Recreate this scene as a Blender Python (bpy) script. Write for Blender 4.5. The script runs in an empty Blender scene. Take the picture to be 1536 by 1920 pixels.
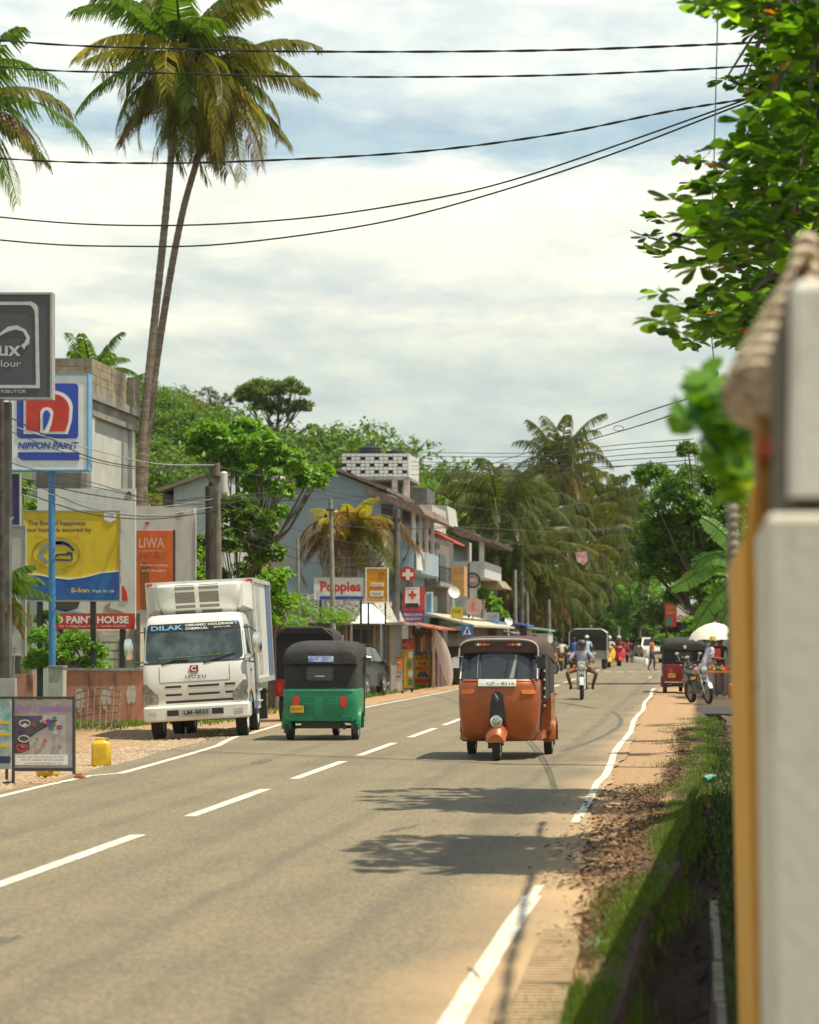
import bpy, bmesh, math, random
import numpy as np
from mathutils import Vector, Matrix
R = math.radians; rnd = random.Random(7); PI = math.pi
sc = bpy.context.scene
col = sc.collection
# ---------------------------------------------------------------- camera, sky, sun
FPX, VX, VY, CH = 4800.0, 1310.0, 1195.0, 1.7      # focal length and vanishing point in photo pixels, eye height
cd = bpy.data.cameras.new("camera"); cam = bpy.data.objects.new("camera", cd); col.objects.link(cam)
cam.location = (0, 0, CH); cam.rotation_euler = (R(90), 0, 0)
cd.sensor_fit = 'VERTICAL'; cd.sensor_height = 36; cd.sensor_width = 28.8; cd.lens = 90
cd.shift_x = -(VX - 768) / 1920; cd.shift_y = (VY - 960) / 1920
cd.clip_start = 0.1; cd.clip_end = 3000
cd.dof.use_dof = True; cd.dof.focus_distance = 38; cd.dof.aperture_fstop = 2.8
sc.camera = cam
SUN_EL, SUN_AZ = 68, 14           # azimuth turned from +X towards the camera's back (-Y)
sv = Vector((math.cos(R(SUN_EL)) * math.cos(R(SUN_AZ)), -math.cos(R(SUN_EL)) * math.sin(R(SUN_AZ)), math.sin(R(SUN_EL))))
ld = bpy.data.lights.new("sun", 'SUN'); ld.energy = 5.0; ld.angle = R(0.5); ld.color = (1, .92, .74)
sun = bpy.data.objects.new("sun", ld); col.objects.link(sun); sun.rotation_euler = (-sv).to_track_quat('-Z', 'Y').to_euler()
sc.view_settings.view_transform = 'Standard'; sc.view_settings.look = 'None'
sc.view_settings.exposure = 0.3; sc.view_settings.gamma = 1
sc.cycles.max_bounces = 6; sc.cycles.transparent_max_bounces = 8

w = bpy.data.worlds.new("World"); sc.world = w; w.use_nodes = True
nt = w.node_tree; nt.nodes.clear()
def wn(t, **k):
    n = nt.nodes.new(t)
    for a, b in k.items(): setattr(n, a, b)
    return n
out = wn('ShaderNodeOutputWorld'); bg = wn('ShaderNodeBackground'); bg.inputs[1].default_value = 0.1
sky = wn('ShaderNodeTexSky', sky_type='NISHITA', sun_disc=False)
sky.sun_elevation = R(SUN_EL); sky.sun_rotation = math.atan2(sv.x, sv.y); sky.air_density = 1.5; sky.dust_density = 2
tc = wn('ShaderNodeTexCoord'); mp = wn('ShaderNodeMapping'); mp.inputs['Scale'].default_value = (5, 5, 17)
n1 = wn('ShaderNodeTexNoise'); n1.inputs['Scale'].default_value = 1.3; n1.inputs['Detail'].default_value = 9; n1.inputs['Roughness'].default_value = .62
n1.inputs['Distortion'].default_value = .5
sep = wn('ShaderNodeSeparateXYZ')
def wmath(op, a, b=None, c=None):
    n = wn('ShaderNodeMath', operation=op)
    for i, v in enumerate((a, b, c)):
        if v is None: continue
        if isinstance(v, (int, float)): n.inputs[i].default_value = v
        else: nt.links.new(v, n.inputs[i])
    return n.outputs[0]
L = nt.links.new
L(tc.outputs['Generated'], mp.inputs[0]); L(mp.outputs[0], n1.inputs['Vector']); L(tc.outputs['Generated'], sep.inputs[0])
mp2 = wn('ShaderNodeMapping'); mp2.inputs['Scale'].default_value = (12, 12, 34); mp2.inputs['Location'].default_value = (3.1, 0, 2)
n2 = wn('ShaderNodeTexNoise'); n2.inputs['Scale'].default_value = 1.6; n2.inputs['Detail'].default_value = 10; n2.inputs['Roughness'].default_value = .6
L(tc.outputs['Generated'], mp2.inputs[0]); L(mp2.outputs[0], n2.inputs['Vector'])
e = wmath('MULTIPLY_ADD', wmath('SUBTRACT', n1.outputs['Fac'], .5), .062, sep.outputs['Z'])
e = wmath('MULTIPLY_ADD', sep.outputs['X'], -.028, e)
cr = wn('ShaderNodeValToRGB'); L(e, cr.inputs[0])
stops = [(0, (.50, .565, .53)), (.05, (.54, .62, .60)), (.085, (.59, .65, .61)), (.11, (.65, .70, .64)), (.122, (.86, .85, .74)), (.134, (.70, .74, .69)), (.150, (1.0, .97, .80)),
         (.181, (1.06, 1.03, .86)), (.187, (.84, .87, .82)), (.195, (.42, .56, .64)), (.203, (.46, .59, .66)), (.214, (.76, .82, .80)), (.245, (.90, .92, .86)), (.30, (.70, .74, .73)), (.45, (.42, .49, .55)), (1, (.28, .36, .46))]
while len(cr.color_ramp.elements) < len(stops): cr.color_ramp.elements.new(.5)
for el, (p_, c_) in zip(cr.color_ramp.elements, stops): el.position = p_; el.color = (*c_, 1)
cr2 = wn('ShaderNodeValToRGB'); L(n2.outputs['Fac'], cr2.inputs[0])
cr2.color_ramp.elements[0].position = .38; cr2.color_ramp.elements[0].color = (.80, .85, .885, 1)
cr2.color_ramp.elements[1].position = .60; cr2.color_ramp.elements[1].color = (1.10, 1.08, 1.02, 1)
mul = wn('ShaderNodeMix', data_type='RGBA', blend_type='MULTIPLY'); mul.inputs[0].default_value = 1
L(cr.outputs[0], mul.inputs[6]); L(cr2.outputs[0], mul.inputs[7])
sca = wn('ShaderNodeVectorMath', operation='SCALE'); sca.inputs['Scale'].default_value = 10.1; L(mul.outputs[2], sca.inputs[0])
mx = wn('ShaderNodeMix', data_type='RGBA'); mx.inputs[0].default_value = .88
L(sky.outputs[0], mx.inputs[6]); L(sca.outputs[0], mx.inputs[7]); L(mx.outputs[2], bg.inputs[0]); L(bg.outputs[0], out.inputs[0])

# ---------------------------------------------------------------- helpers
def P(x, y, Y): return Vector(((x - VX) * Y / FPX, Y, CH - (y - VY) * Y / FPX))
def px(x, Y): return (x - VX) * Y / FPX
def pz(y, Y): return CH - (y - VY) * Y / FPX
_m = {}
def mat(name, c, rough=.6, metal=0, var=.12, scale=5, bump=0, bscale=60, c2=None, spec=.5, coat=0, c3=None, stretch=(1, 1, 1), lo=.35, hi=.65):
    if name in _m: return _m[name]
    m = bpy.data.materials.new(name); m.use_nodes = True; t = m.node_tree; b = t.nodes['Principled BSDF']
    b.inputs['Roughness'].default_value = rough; b.inputs['Metallic'].default_value = metal
    b.inputs['Specular IOR Level'].default_value = spec; b.inputs['Coat Weight'].default_value = coat; b.inputs['Coat Roughness'].default_value = .08
    tc = t.nodes.new('ShaderNodeTexCoord'); mp = t.nodes.new('ShaderNodeMapping'); mp.inputs['Scale'].default_value = stretch
    t.links.new(tc.outputs['Object'], mp.inputs[0])
    n = t.nodes.new('ShaderNodeTexNoise'); n.inputs['Scale'].default_value = scale; n.inputs['Detail'].default_value = 8; n.inputs['Roughness'].default_value = .6
    t.links.new(mp.outputs[0], n.inputs['Vector'])
    r = t.nodes.new('ShaderNodeValToRGB'); t.links.new(n.outputs['Fac'], r.inputs[0])
    a = tuple(v * (1 - var) for v in c); d = c2 if c2 else tuple(min(1, v * (1 + var)) for v in c)
    if c2: a = c
    r.color_ramp.elements[0].position = lo; r.color_ramp.elements[0].color = (*a, 1)
    r.color_ramp.elements[1].position = hi; r.color_ramp.elements[1].color = (*d, 1)
    if c3: el = r.color_ramp.elements.new((lo + hi) / 2); el.color = (*c3, 1)
    t.links.new(r.outputs[0], b.inputs['Base Color'])
    if bump:
        n2 = t.nodes.new('ShaderNodeTexNoise'); n2.inputs['Scale'].default_value = bscale; n2.inputs['Detail'].default_value = 5
        t.links.new(mp.outputs[0], n2.inputs['Vector'])
        bp = t.nodes.new('ShaderNodeBump'); bp.inputs['Strength'].default_value = bump; bp.inputs['Distance'].default_value = .02
        t.links.new(n2.outputs['Fac'], bp.inputs['Height']); t.links.new(bp.outputs[0], b.inputs['Normal'])
    _m[name] = m; return m
def leafmat(name, c, c2, trans=.35, rough=.45):
    if name in _m: return _m[name]
    m = bpy.data.materials.new(name); m.use_nodes = True; t = m.node_tree; b = t.nodes['Principled BSDF']
    b.inputs['Roughness'].default_value = rough; b.inputs['Specular IOR Level'].default_value = .4
    g = t.nodes.new('ShaderNodeNewGeometry'); r = t.nodes.new('ShaderNodeValToRGB'); t.links.new(g.outputs['Random Per Island'], r.inputs[0])
    r.color_ramp.elements[0].color = (*c, 1); r.color_ramp.elements[1].color = (*c2, 1)
    t.links.new(r.outputs[0], b.inputs['Base Color'])
    tr = t.nodes.new('ShaderNodeBsdfTranslucent'); mul = t.nodes.new('ShaderNodeMix'); mul.data_type = 'RGBA'; mul.blend_type = 'MULTIPLY'; mul.inputs[0].default_value = 1
    t.links.new(r.outputs[0], mul.inputs[6]); mul.inputs[7].default_value = (1.9, 1.9, .8, 1); t.links.new(mul.outputs[2], tr.inputs[0])
    mx = t.nodes.new('ShaderNodeMixShader'); mx.inputs[0].default_value = trans
    t.links.new(b.outputs[0], mx.inputs[1]); t.links.new(tr.outputs[0], mx.inputs[2])
    t.links.new(mx.outputs[0], t.nodes['Material Output'].inputs[0])
    _m[name] = m; return m
def off_of(o):
    v = Vector((0, 0, 0))
    while o: v += o.location; o = o.parent
    return v
class MB:
    def __init__(s): s.v = []; s.f = []; s.mi = []; s.m = 0
    def add(s, vs, fs, mi=None):
        b = len(s.v); s.v += [tuple(p) for p in vs]; s.f += [tuple(i + b for i in f) for f in fs]; s.mi += [s.m if mi is None else mi] * len(fs); return s
    def box(s, x0, x1, y0, y1, z0, z1, mi=None, t=0):   # t: shrink of the top
        vs = [(x0, y0, z0), (x1, y0, z0), (x1, y1, z0), (x0, y1, z0), (x0 + t, y0 + t, z1), (x1 - t, y0 + t, z1), (x1 - t, y1 - t, z1), (x0 + t, y1 - t, z1)]
        return s.add(vs, [(0, 3, 2, 1), (4, 5, 6, 7), (0, 1, 5, 4), (1, 2, 6, 5), (2, 3, 7, 6), (3, 0, 4, 7)], mi)
    def pbox(s, x0, x1, y0, y1, Y, D=.05, mi=None):     # box whose front spans the given photo pixels at distance Y
        return s.box(px(x0, Y), px(x1, Y), Y, Y + D, pz(y1, Y), pz(y0, Y), mi)
    def tube(s, pts, r, n=6, mi=None, cap=True, r1=None):
        pts = [Vector(p) for p in pts]; vs = []; N = len(pts)
        for i, p in enumerate(pts):
            t = (pts[min(i + 1, N - 1)] - pts[max(i - 1, 0)]); t = t.normalized() if t.length > 1e-9 else Vector((0, 0, 1))
            a = Vector((0, 0, 1)) if abs(t.z) < .9 else Vector((1, 0, 0))
            u = t.cross(a).normalized(); v = t.cross(u)
            rr = r[i] if isinstance(r, (list, tuple)) else (r + (r1 - r) * i / max(1, N - 1) if r1 is not None else r)
            for k in range(n):
                an = 2 * PI * k / n; vs.append(p + u * (math.cos(an) * rr) + v * (math.sin(an) * rr))
        fs = [(i * n + k, i * n + (k + 1) % n, (i + 1) * n + (k + 1) % n, (i + 1) * n + k) for i in range(N - 1) for k in range(n)]
        if cap: fs += [tuple(range(n - 1, -1, -1)), tuple(range((N - 1) * n, N * n))]
        return s.add(vs, fs, mi)
    def lathe(s, c, axis, prof, n=20, mi=None):         # prof: (distance along axis, radius)
        c = Vector(c); a = Vector(axis).normalized(); h = Vector((0, 0, 1)) if abs(a.z) < .9 else Vector((1, 0, 0))
        u = a.cross(h).normalized(); v = a.cross(u); vs = []
        for d, r in prof:
            for k in range(n):
                an = 2 * PI * k / n; vs.append(c + a * d + u * (math.cos(an) * max(r, 1e-4)) + v * (math.sin(an) * max(r, 1e-4)))
        N = len(prof)
        fs = [(i * n + k, i * n + (k + 1) % n, (i + 1) * n + (k + 1) % n, (i + 1) * n + k) for i in range(N - 1) for k in range(n)]
        fs += [tuple(range(n - 1, -1, -1)), tuple(range((N - 1) * n, N * n))]
        return s.add(vs, fs, mi)
    def ball(s, c, r, n=10, mi=None, sz=(1, 1, 1)):
        b = len(s.v); m = n // 2 + 1
        s.lathe((0, 0, 0), (0, 0, 1), [(-r * math.cos(PI * i / m), r * math.sin(PI * i / m)) for i in range(m + 1)], n, mi)
        for i in range(b, len(s.v)):
            q = s.v[i]; s.v[i] = (c[0] + q[0] * sz[0], c[1] + q[1] * sz[1], c[2] + q[2] * sz[2])
        return s
    def prism(s, poly, a0, a1, axis='y', mi=None):      # poly in the plane square to axis
        def mk(p, a): return (p[0], a, p[1]) if axis == 'y' else ((a, p[0], p[1]) if axis == 'x' else (p[0], p[1], a))
        n = len(poly); vs = [mk(p, a0) for p in poly] + [mk(p, a1) for p in poly]
        fs = [tuple(range(n)), tuple(range(2 * n - 1, n - 1, -1))] + [(i, i + n, (i + 1) % n + n, (i + 1) % n) for i in range(n)]
        return s.add(vs, fs, mi)
    def loft(s, rings, mi=None, close=True, cap=True):
        n = len(rings[0]); vs = [p for r in rings for p in r]
        fs = [(i * n + k, i * n + (k + 1) % n, (i + 1) * n + (k + 1) % n, (i + 1) * n + k) for i in range(len(rings) - 1) for k in range(n if close else n - 1)]
        if cap: fs += [tuple(range(n - 1, -1, -1)), tuple(range((len(rings) - 1) * n, len(rings) * n))]
        return s.add(vs, fs, mi)
    def build(s, name, mats, parent=None, smooth=False, world=False, norm=True):
        o_ = off_of(parent) if (world and parent) else Vector((0, 0, 0))
        me = bpy.data.meshes.new(name)
        me.from_pydata([(v[0] - o_.x, v[1] - o_.y, v[2] - o_.z) for v in s.v], [], s.f)
        if not isinstance(mats, (list, tuple)): mats = [mats]
        for m in mats: me.materials.append(m)
        me.polygons.foreach_set('material_index', [min(i, len(mats) - 1) for i in s.mi])
        if norm and len(s.f) < 20000:
            b = bmesh.new(); b.from_mesh(me); bmesh.ops.recalc_face_normals(b, faces=b.faces); b.to_mesh(me); b.free()
        if smooth:
            me.polygons.foreach_set('use_smooth', [True] * len(me.polygons))
            try: me.set_sharp_from_angle(angle=R(35))
            except Exception: pass
        me.update()
        o = bpy.data.objects.new(name, me); col.objects.link(o); o.parent = parent; return o
def tag(o, label=None, cat=None, group=None, kind=None):
    if label: o['label'] = label
    if cat: o['category'] = cat
    if group: o['group'] = group
    if kind: o['kind'] = kind
    return o
def thing(name, label, cat, loc=(0, 0, 0), rz=0, group=None):
    o = bpy.data.objects.new(name, None); col.objects.link(o); o.location = loc; o.rotation_euler = (0, 0, rz); o.empty_display_size = .3
    return tag(o, label, cat, group)
KIDS = None
def copy_tree(o, parent=None):
    global KIDS
    c = o.copy(); col.objects.link(c); c.parent = parent
    for ch in [k for k in bpy.data.objects if k.parent == o and k.name in sc.objects]: copy_tree(ch, c)
    return c
def text(body, x0, x1, z0, z1, y, m, parent, name='lettering', shear=0, thick=.004, face='-y', world=True, bold=0, spacing=1, keep=False):
    cu = bpy.data.curves.new('t', 'FONT'); cu.body = body; cu.shear = shear; cu.offset = bold; cu.align_x = 'CENTER'; cu.space_character = spacing; cu.resolution_u = 3
    ob = bpy.data.objects.new('t', cu); col.objects.link(ob); dg = bpy.context.evaluated_depsgraph_get()
    me0 = bpy.data.meshes.new_from_object(ob.evaluated_get(dg)); vs = [v.co.copy() for v in me0.vertices]; fs = [tuple(p.vertices) for p in me0.polygons]
    bpy.data.objects.remove(ob); bpy.data.curves.remove(cu); bpy.data.meshes.remove(me0)
    if not vs: return None
    ax, bx = min(v.x for v in vs), max(v.x for v in vs); ay, by = min(v.y for v in vs), max(v.y for v in vs)
    sx = (x1 - x0) / (bx - ax); sy = (z1 - z0) / (by - ay); cx = (x0 + x1) / 2; cz = (z0 + z1) / 2
    mb = MB(); pts = []
    for v in vs:
        a = (v.x - (ax + bx) / 2) * sx; b = (v.y - (ay + by) / 2) * sy
        if face == '-y': pts.append((cx + a, y - thick, cz + b))
        elif face == '+y': pts.append((cx - a, y + thick, cz + b))
        else: pts.append((y + thick, cx + a, cz + b))
    mb.add(pts, fs)
    return mb.build(name, m, parent, world=world, norm=False)
def ptext(body, x0, x1, y0, y1, Y, m, parent, **k): return text(body, px(x0, Y), px(x1, Y), pz(y1, Y), pz(y0, Y), Y, m, parent, thick=.03, **k)
def interp(levels, z):
    if z <= levels[0][0]: return levels[0][1:]
    for a, b in zip(levels, levels[1:]):
        if z <= b[0]:
            t = (z - a[0]) / (b[0] - a[0]); return tuple(a[i] + (b[i] - a[i]) * t for i in range(1, len(a)))
    return levels[-1][1:]
class Nose:      # a body whose plan is a rounded front; levels = (z, half width, front y, rear y); flip=True turns the round end to +y
    def __init__(s, levels, n=3.0, d=.35, flip=False): s.l = levels; s.n = n; s.d = d; s.fl = -1 if flip else 1
    def S(s, x, z):
        w_, yf, yr = interp(s.l, z); q = min(1, abs(x) / w_)
        return Vector((x, s.fl * (yf + s.d * (1 - (1 - q ** s.n) ** (1 / s.n))), z))
    def mesh(s, mb, mi=None, k=10):
        rings = []
        for z, w_, yf, yr in s.l:
            r = [(-w_, s.fl * yr, z)]
            for i in range(-k, k + 1): r.append(tuple(s.S(w_ * math.sin(i / k * PI / 2), z)))
            r.append((w_, s.fl * yr, z)); rings.append(r)
        mb.loft(rings, mi); return mb
    def patch(s, mb, x0, x1, z0, z1, off=.006, nu=10, nv=6, rc=0, mi=None, top=None):
        rows = []
        for j in range(nv + 1):
            t = j / nv; z = z0 + (z1 - z0) * t
            a, b = x0, x1
            if top: a = x0 + (top[0] - x0) * t; b = x1 + (top[1] - x1) * t
            if rc:
                e_ = min(z - z0, z1 - z); 
                if e_ < rc:
                    q = rc - math.sqrt(max(0, rc * rc - (rc - e_) ** 2)); a += q; b -= q
            row = []
            for i in range(nu + 1):
                x = a + (b - a) * i / nu; p = s.S(x, z); h = .002
                du = s.S(x + h, z) - s.S(x - h, z); dv = s.S(x, z + h) - s.S(x, z - h); nn = du.cross(dv).normalized() * s.fl
                row.append((p, p + nn * off))
            rows.append(row)
        vs = [q[1] for r in rows for q in r] ; m = nu + 1
        fs = [(j * m + i, j * m + i + 1, (j + 1) * m + i + 1, (j + 1) * m + i) for j in range(nv) for i in range(nu)]
        bi = len(vs); bord = [(0, i) for i in range(nu + 1)] + [(j, nu) for j in range(1, nv + 1)] + [(nv, i) for i in range(nu - 1, -1, -1)] + [(j, 0) for j in range(nv - 1, 0, -1)]
        vs += [rows[j][i][0] for j, i in bord]; nb = len(bord)
        for q in range(nb):
            j, i = bord[q]; j2, i2 = bord[(q + 1) % nb]; fs.append((j * m + i, bi + q, bi + (q + 1) % nb, j2 * m + i2))
        mb.add(vs, fs, mi); return mb
def arc(c, r, a0, a1, n, plane='xz', y=0):
    return [(c[0] + r * math.cos(R(a0 + (a1 - a0) * i / n)), y, c[1] + r * math.sin(R(a0 + (a1 - a0) * i / n))) for i in range(n + 1)]
# ---------------------------------------------------------------- materials
tyre = mat('tyre_rubber', (.025, .025, .024), .85, bump=.3)
rimm = mat('rim_metal', (.30, .30, .29), .45, .6)
chrome = mat('chrome', (.75, .75, .73), .18, 1)
black = mat('black_plastic', (.022, .022, .022), .45)
dark = mat('dark_metal', (.045, .042, .04), .55)
white = mat('white_paint', (.78, .76, .70), .3, coat=.4, var=.05)
whitem = mat('white_matte', (.74, .73, .68), .7, var=.08, scale=3)
glass = mat('dark_glass', (.012, .018, .018), .06, var=.5, scale=3, spec=.8)
canvas = mat('black_canvas', (.028, .026, .024), .8, bump=.5, bscale=25, var=.3, scale=4)
redp = mat('red_plastic', (.55, .02, .015), .3)
orangel = mat('orange_lens', (.75, .19, .02), .3)
lens_ = mat('clear_lens', (.55, .55, .5), .12, .3)
conc = mat('concrete', (.27, .25, .215), .9, var=.3, scale=2.5, bump=.4)
concd = mat('dark_concrete', (.13, .12, .105), .9, var=.35, scale=2)
grn = leafmat('leaf_mid', (.045, .095, .007), (.13, .22, .018), .42)
grd = leafmat('leaf_dark', (.024, .058, .006), (.075, .14, .014), .38)
gry = leafmat('leaf_bright', (.09, .21, .012), (.20, .36, .03), .4)
gol = leafmat('leaf_olive', (.075, .080, .009), (.21, .20, .020), .4)
gye = leafmat('leaf_yellow', (.20, .19, .02), (.46, .36, .03), .4)
dry = leafmat('leaf_dry', (.09, .055, .018), (.24, .13, .032), .3)
gra = leafmat('leaf_grey', (.16, .17, .13), (.26, .25, .19), .2)
orl = leafmat('leaf_orange', (.45, .11, .015), (.62, .20, .03), .4)
bark = mat('bark', (.13, .10, .07), .9, var=.4, scale=6, bump=.8, bscale=18, stretch=(1, 1, .3))
pbark = mat('palm_bark', (.22, .17, .125), .9, var=.35, scale=4, bump=.8, bscale=14, stretch=(.4, .4, 3))
wire = mat('cable_sheath', (.02, .02, .022), .6)
blk = mat('sign_black', (.02, .02, .02), .5, var=0)
wht = mat('sign_white', (.66, .64, .58), .5, c2=(.80, .79, .74), scale=2.5, lo=.25, hi=.5)
redm = mat('sign_red', (.50, .035, .025), .5, c2=(.62, .05, .035), scale=3)
# ---------------------------------------------------------------- ground, road
def bend(Y): return -.00012 * max(0, Y - 90) ** 2 - .004 * max(0, Y - 165) ** 2
def hill_h(x, y):
    a = max(0, min(1, (-x - 19) / 26)); a = a * a * (3 - 2 * a)
    b = max(0, min(1, (y - 78) / 60)); b = b * b * (3 - 2 * b)
    c = max(0, 1 - max(0, (y - 190)) / 260)
    d = math.exp(-((x + 34) / 15.0) ** 2) * .0
    return a * b * c * (15.5 + .05 * max(0, -x - 45)) + a * b * (math.sin(x * .13) + math.cos(y * .09)) * .6
def ground():
    xs = [-500, -250, -140, -90, -70, -58, -50, -44, -38, -33, -28, -24, -20, -17, -14, -12.5, -11.5, -10.7, -10, -9.3, -8.7, -8.2, -7.7, -6, -4, -2, -1, -.72, -.6, -.52, -.45, -.40, -.34, -.315, -.29, -.25, -.15, 0, .05, .07, .09, .14, .22, .4, .8, 1.5, 3, 6, 15, 40, 120, 500]
    ys = [-30, -10, 0, 5, 8] + [9 + .5 * i for i in range(70)] + [44 + i for i in range(36)] + list(range(82, 260, 6)) + [280, 320, 380, 500, 800, 1500]
    r = random.Random(3); vs = []; fs = []
    for y in ys:
        wob = math.sin(y * 1.1) * .03 + math.sin(y * .37 + 1) * .04 + r.uniform(-.015, .015); k = max(0, min(1, (y - 14) / 12)); sh = float(np.interp(y, [14, 20, 27, 40], [0, .15, .28, .45]))
        for x in xs:
            z = 0; xx = x
            if x <= -8.2: z = -.05 * min(1, (-x - 8) / 1.2) + (r.uniform(-.02, .02) if x > -18 else 0)
            if -.53 <= x <= .85: xx = x + wob + sh
            if -.52 <= x <= -.34: z = .02 + .03 * k * r.random()
            if -.29 <= x <= .06: z = (-.34 + .16 * k + r.uniform(-.03, .05)) * {-.29: .3, -.25: .75}.get(x, 1)
            if x == -.315: z = -.02
            if .07 <= x <= .14: z = -.03 if x > .07 else -.03
            if .14 < x < 3: z = -.05
            if x < -19: z += hill_h(x, y)
            if 57 < y and -.6 <= x <= .5: z = -.02
            vs.append((xx, y, z))
    n = len(xs)
    fs = [(j * n + i, j * n + i + 1, (j + 1) * n + i + 1, (j + 1) * n + i) for j in range(len(ys) - 1) for i in range(n - 1)]
    mb = MB(); mb.add(vs, fs)
    m = bpy.data.materials.new('earth'); m.use_nodes = True; t = m.node_tree; b = t.nodes['Principled BSDF']; b.inputs['Roughness'].default_value = .95
    N = t.nodes.new; K = t.links.new
    tc = N('ShaderNodeTexCoord'); se = N('ShaderNodeSeparateXYZ'); K(tc.outputs['Object'], se.inputs[0])
    no = N('ShaderNodeTexNoise'); no.inputs['Scale'].default_value = .9; no.inputs['Detail'].default_value = 9; K(tc.outputs['Object'], no.inputs['Vector'])
    nf = N('ShaderNodeTexNoise'); nf.inputs['Scale'].default_value = 14; nf.inputs['Detail'].default_value = 7; nf.inputs['Roughness'].default_value = .75; K(tc.outputs['Object'], nf.inputs['Vector'])
    sand = N('ShaderNodeValToRGB'); K(nf.outputs['Fac'], sand.inputs[0])
    for i, (p_, c_) in enumerate([(.3, (.16, .085, .04)), (.48, (.40, .24, .12)), (.72, (.56, .38, .215))]):
        if i > 1: sand.color_ramp.elements.new(p_)
        sand.color_ramp.elements[i].position = p_; sand.color_ramp.elements[i].color = (*c_, 1)
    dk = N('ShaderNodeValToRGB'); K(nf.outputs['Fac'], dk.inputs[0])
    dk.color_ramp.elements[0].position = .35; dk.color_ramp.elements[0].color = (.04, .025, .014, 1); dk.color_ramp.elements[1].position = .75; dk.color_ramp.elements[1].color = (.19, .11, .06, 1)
    gr = N('ShaderNodeValToRGB'); K(nf.outputs['Fac'], gr.inputs[0])
    gr.color_ramp.elements[0].position = .35; gr.color_ramp.elements[0].color = (.03, .05, .012, 1); gr.color_ramp.elements[1].position = .7; gr.color_ramp.elements[1].color = (.10, .15, .03, 1)
    def mr(src, a, b_, nk=0):     # smooth 0..1 ramp of X plus noise
        ad = N('ShaderNodeMath'); ad.operation = 'MULTIPLY_ADD'; K(no.outputs['Fac'], ad.inputs[0]); ad.inputs[1].default_value = nk
        sb = N('ShaderNodeMath'); sb.operation = 'SUBTRACT'; K(src, sb.inputs[0]); sb.inputs[1].default_value = nk / 2; K(sb.outputs[0], ad.inputs[2])
        q = N('ShaderNodeMapRange'); K(ad.outputs[0], q.inputs[0]); q.inputs[1].default_value = a; q.inputs[2].default_value = b_; return q.outputs[0]
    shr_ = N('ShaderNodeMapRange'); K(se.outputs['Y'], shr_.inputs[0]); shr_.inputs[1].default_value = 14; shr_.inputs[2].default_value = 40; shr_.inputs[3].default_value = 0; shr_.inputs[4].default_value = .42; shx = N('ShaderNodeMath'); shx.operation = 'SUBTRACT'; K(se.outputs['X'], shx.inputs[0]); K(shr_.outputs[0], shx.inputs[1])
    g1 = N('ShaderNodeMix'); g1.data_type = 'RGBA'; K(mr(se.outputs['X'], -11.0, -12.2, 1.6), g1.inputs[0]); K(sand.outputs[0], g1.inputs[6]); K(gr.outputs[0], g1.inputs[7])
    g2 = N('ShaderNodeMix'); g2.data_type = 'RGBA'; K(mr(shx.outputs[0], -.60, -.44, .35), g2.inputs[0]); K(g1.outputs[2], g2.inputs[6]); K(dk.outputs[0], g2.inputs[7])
    far = N('ShaderNodeMapRange'); K(se.outputs['Y'], far.inputs[0]); far.inputs[1].default_value = 190; far.inputs[2].default_value = 215
    g3 = N('ShaderNodeMix'); g3.data_type = 'RGBA'; K(far.outputs[0], g3.inputs[0]); K(g2.outputs[2], g3.inputs[6]); K(gr.outputs[0], g3.inputs[7])
    K(g3.outputs[2], b.inputs['Base Color'])
    bp = N('ShaderNodeBump'); bp.inputs['Strength'].default_value = .9; bp.inputs['Distance'].default_value = .04; K(nf.outputs['Fac'], bp.inputs['Height']); K(bp.outputs[0], b.inputs['Normal'])
    tag(mb.build('ground', m, norm=False), kind='structure')
ground()
XR = lambda y: -.70 + bend(y) + math.sin(y * .9) * .03 - (.35 if y > 24 else max(0, (y - 16) / 8) * .35) - .25 * min(1, max(0, y - 40) / 20)
XL = lambda y: -8.0 + bend(y) + .04 * math.sin(y * 1.3) - (.15 if 42 < y < 70 else 0)
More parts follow.
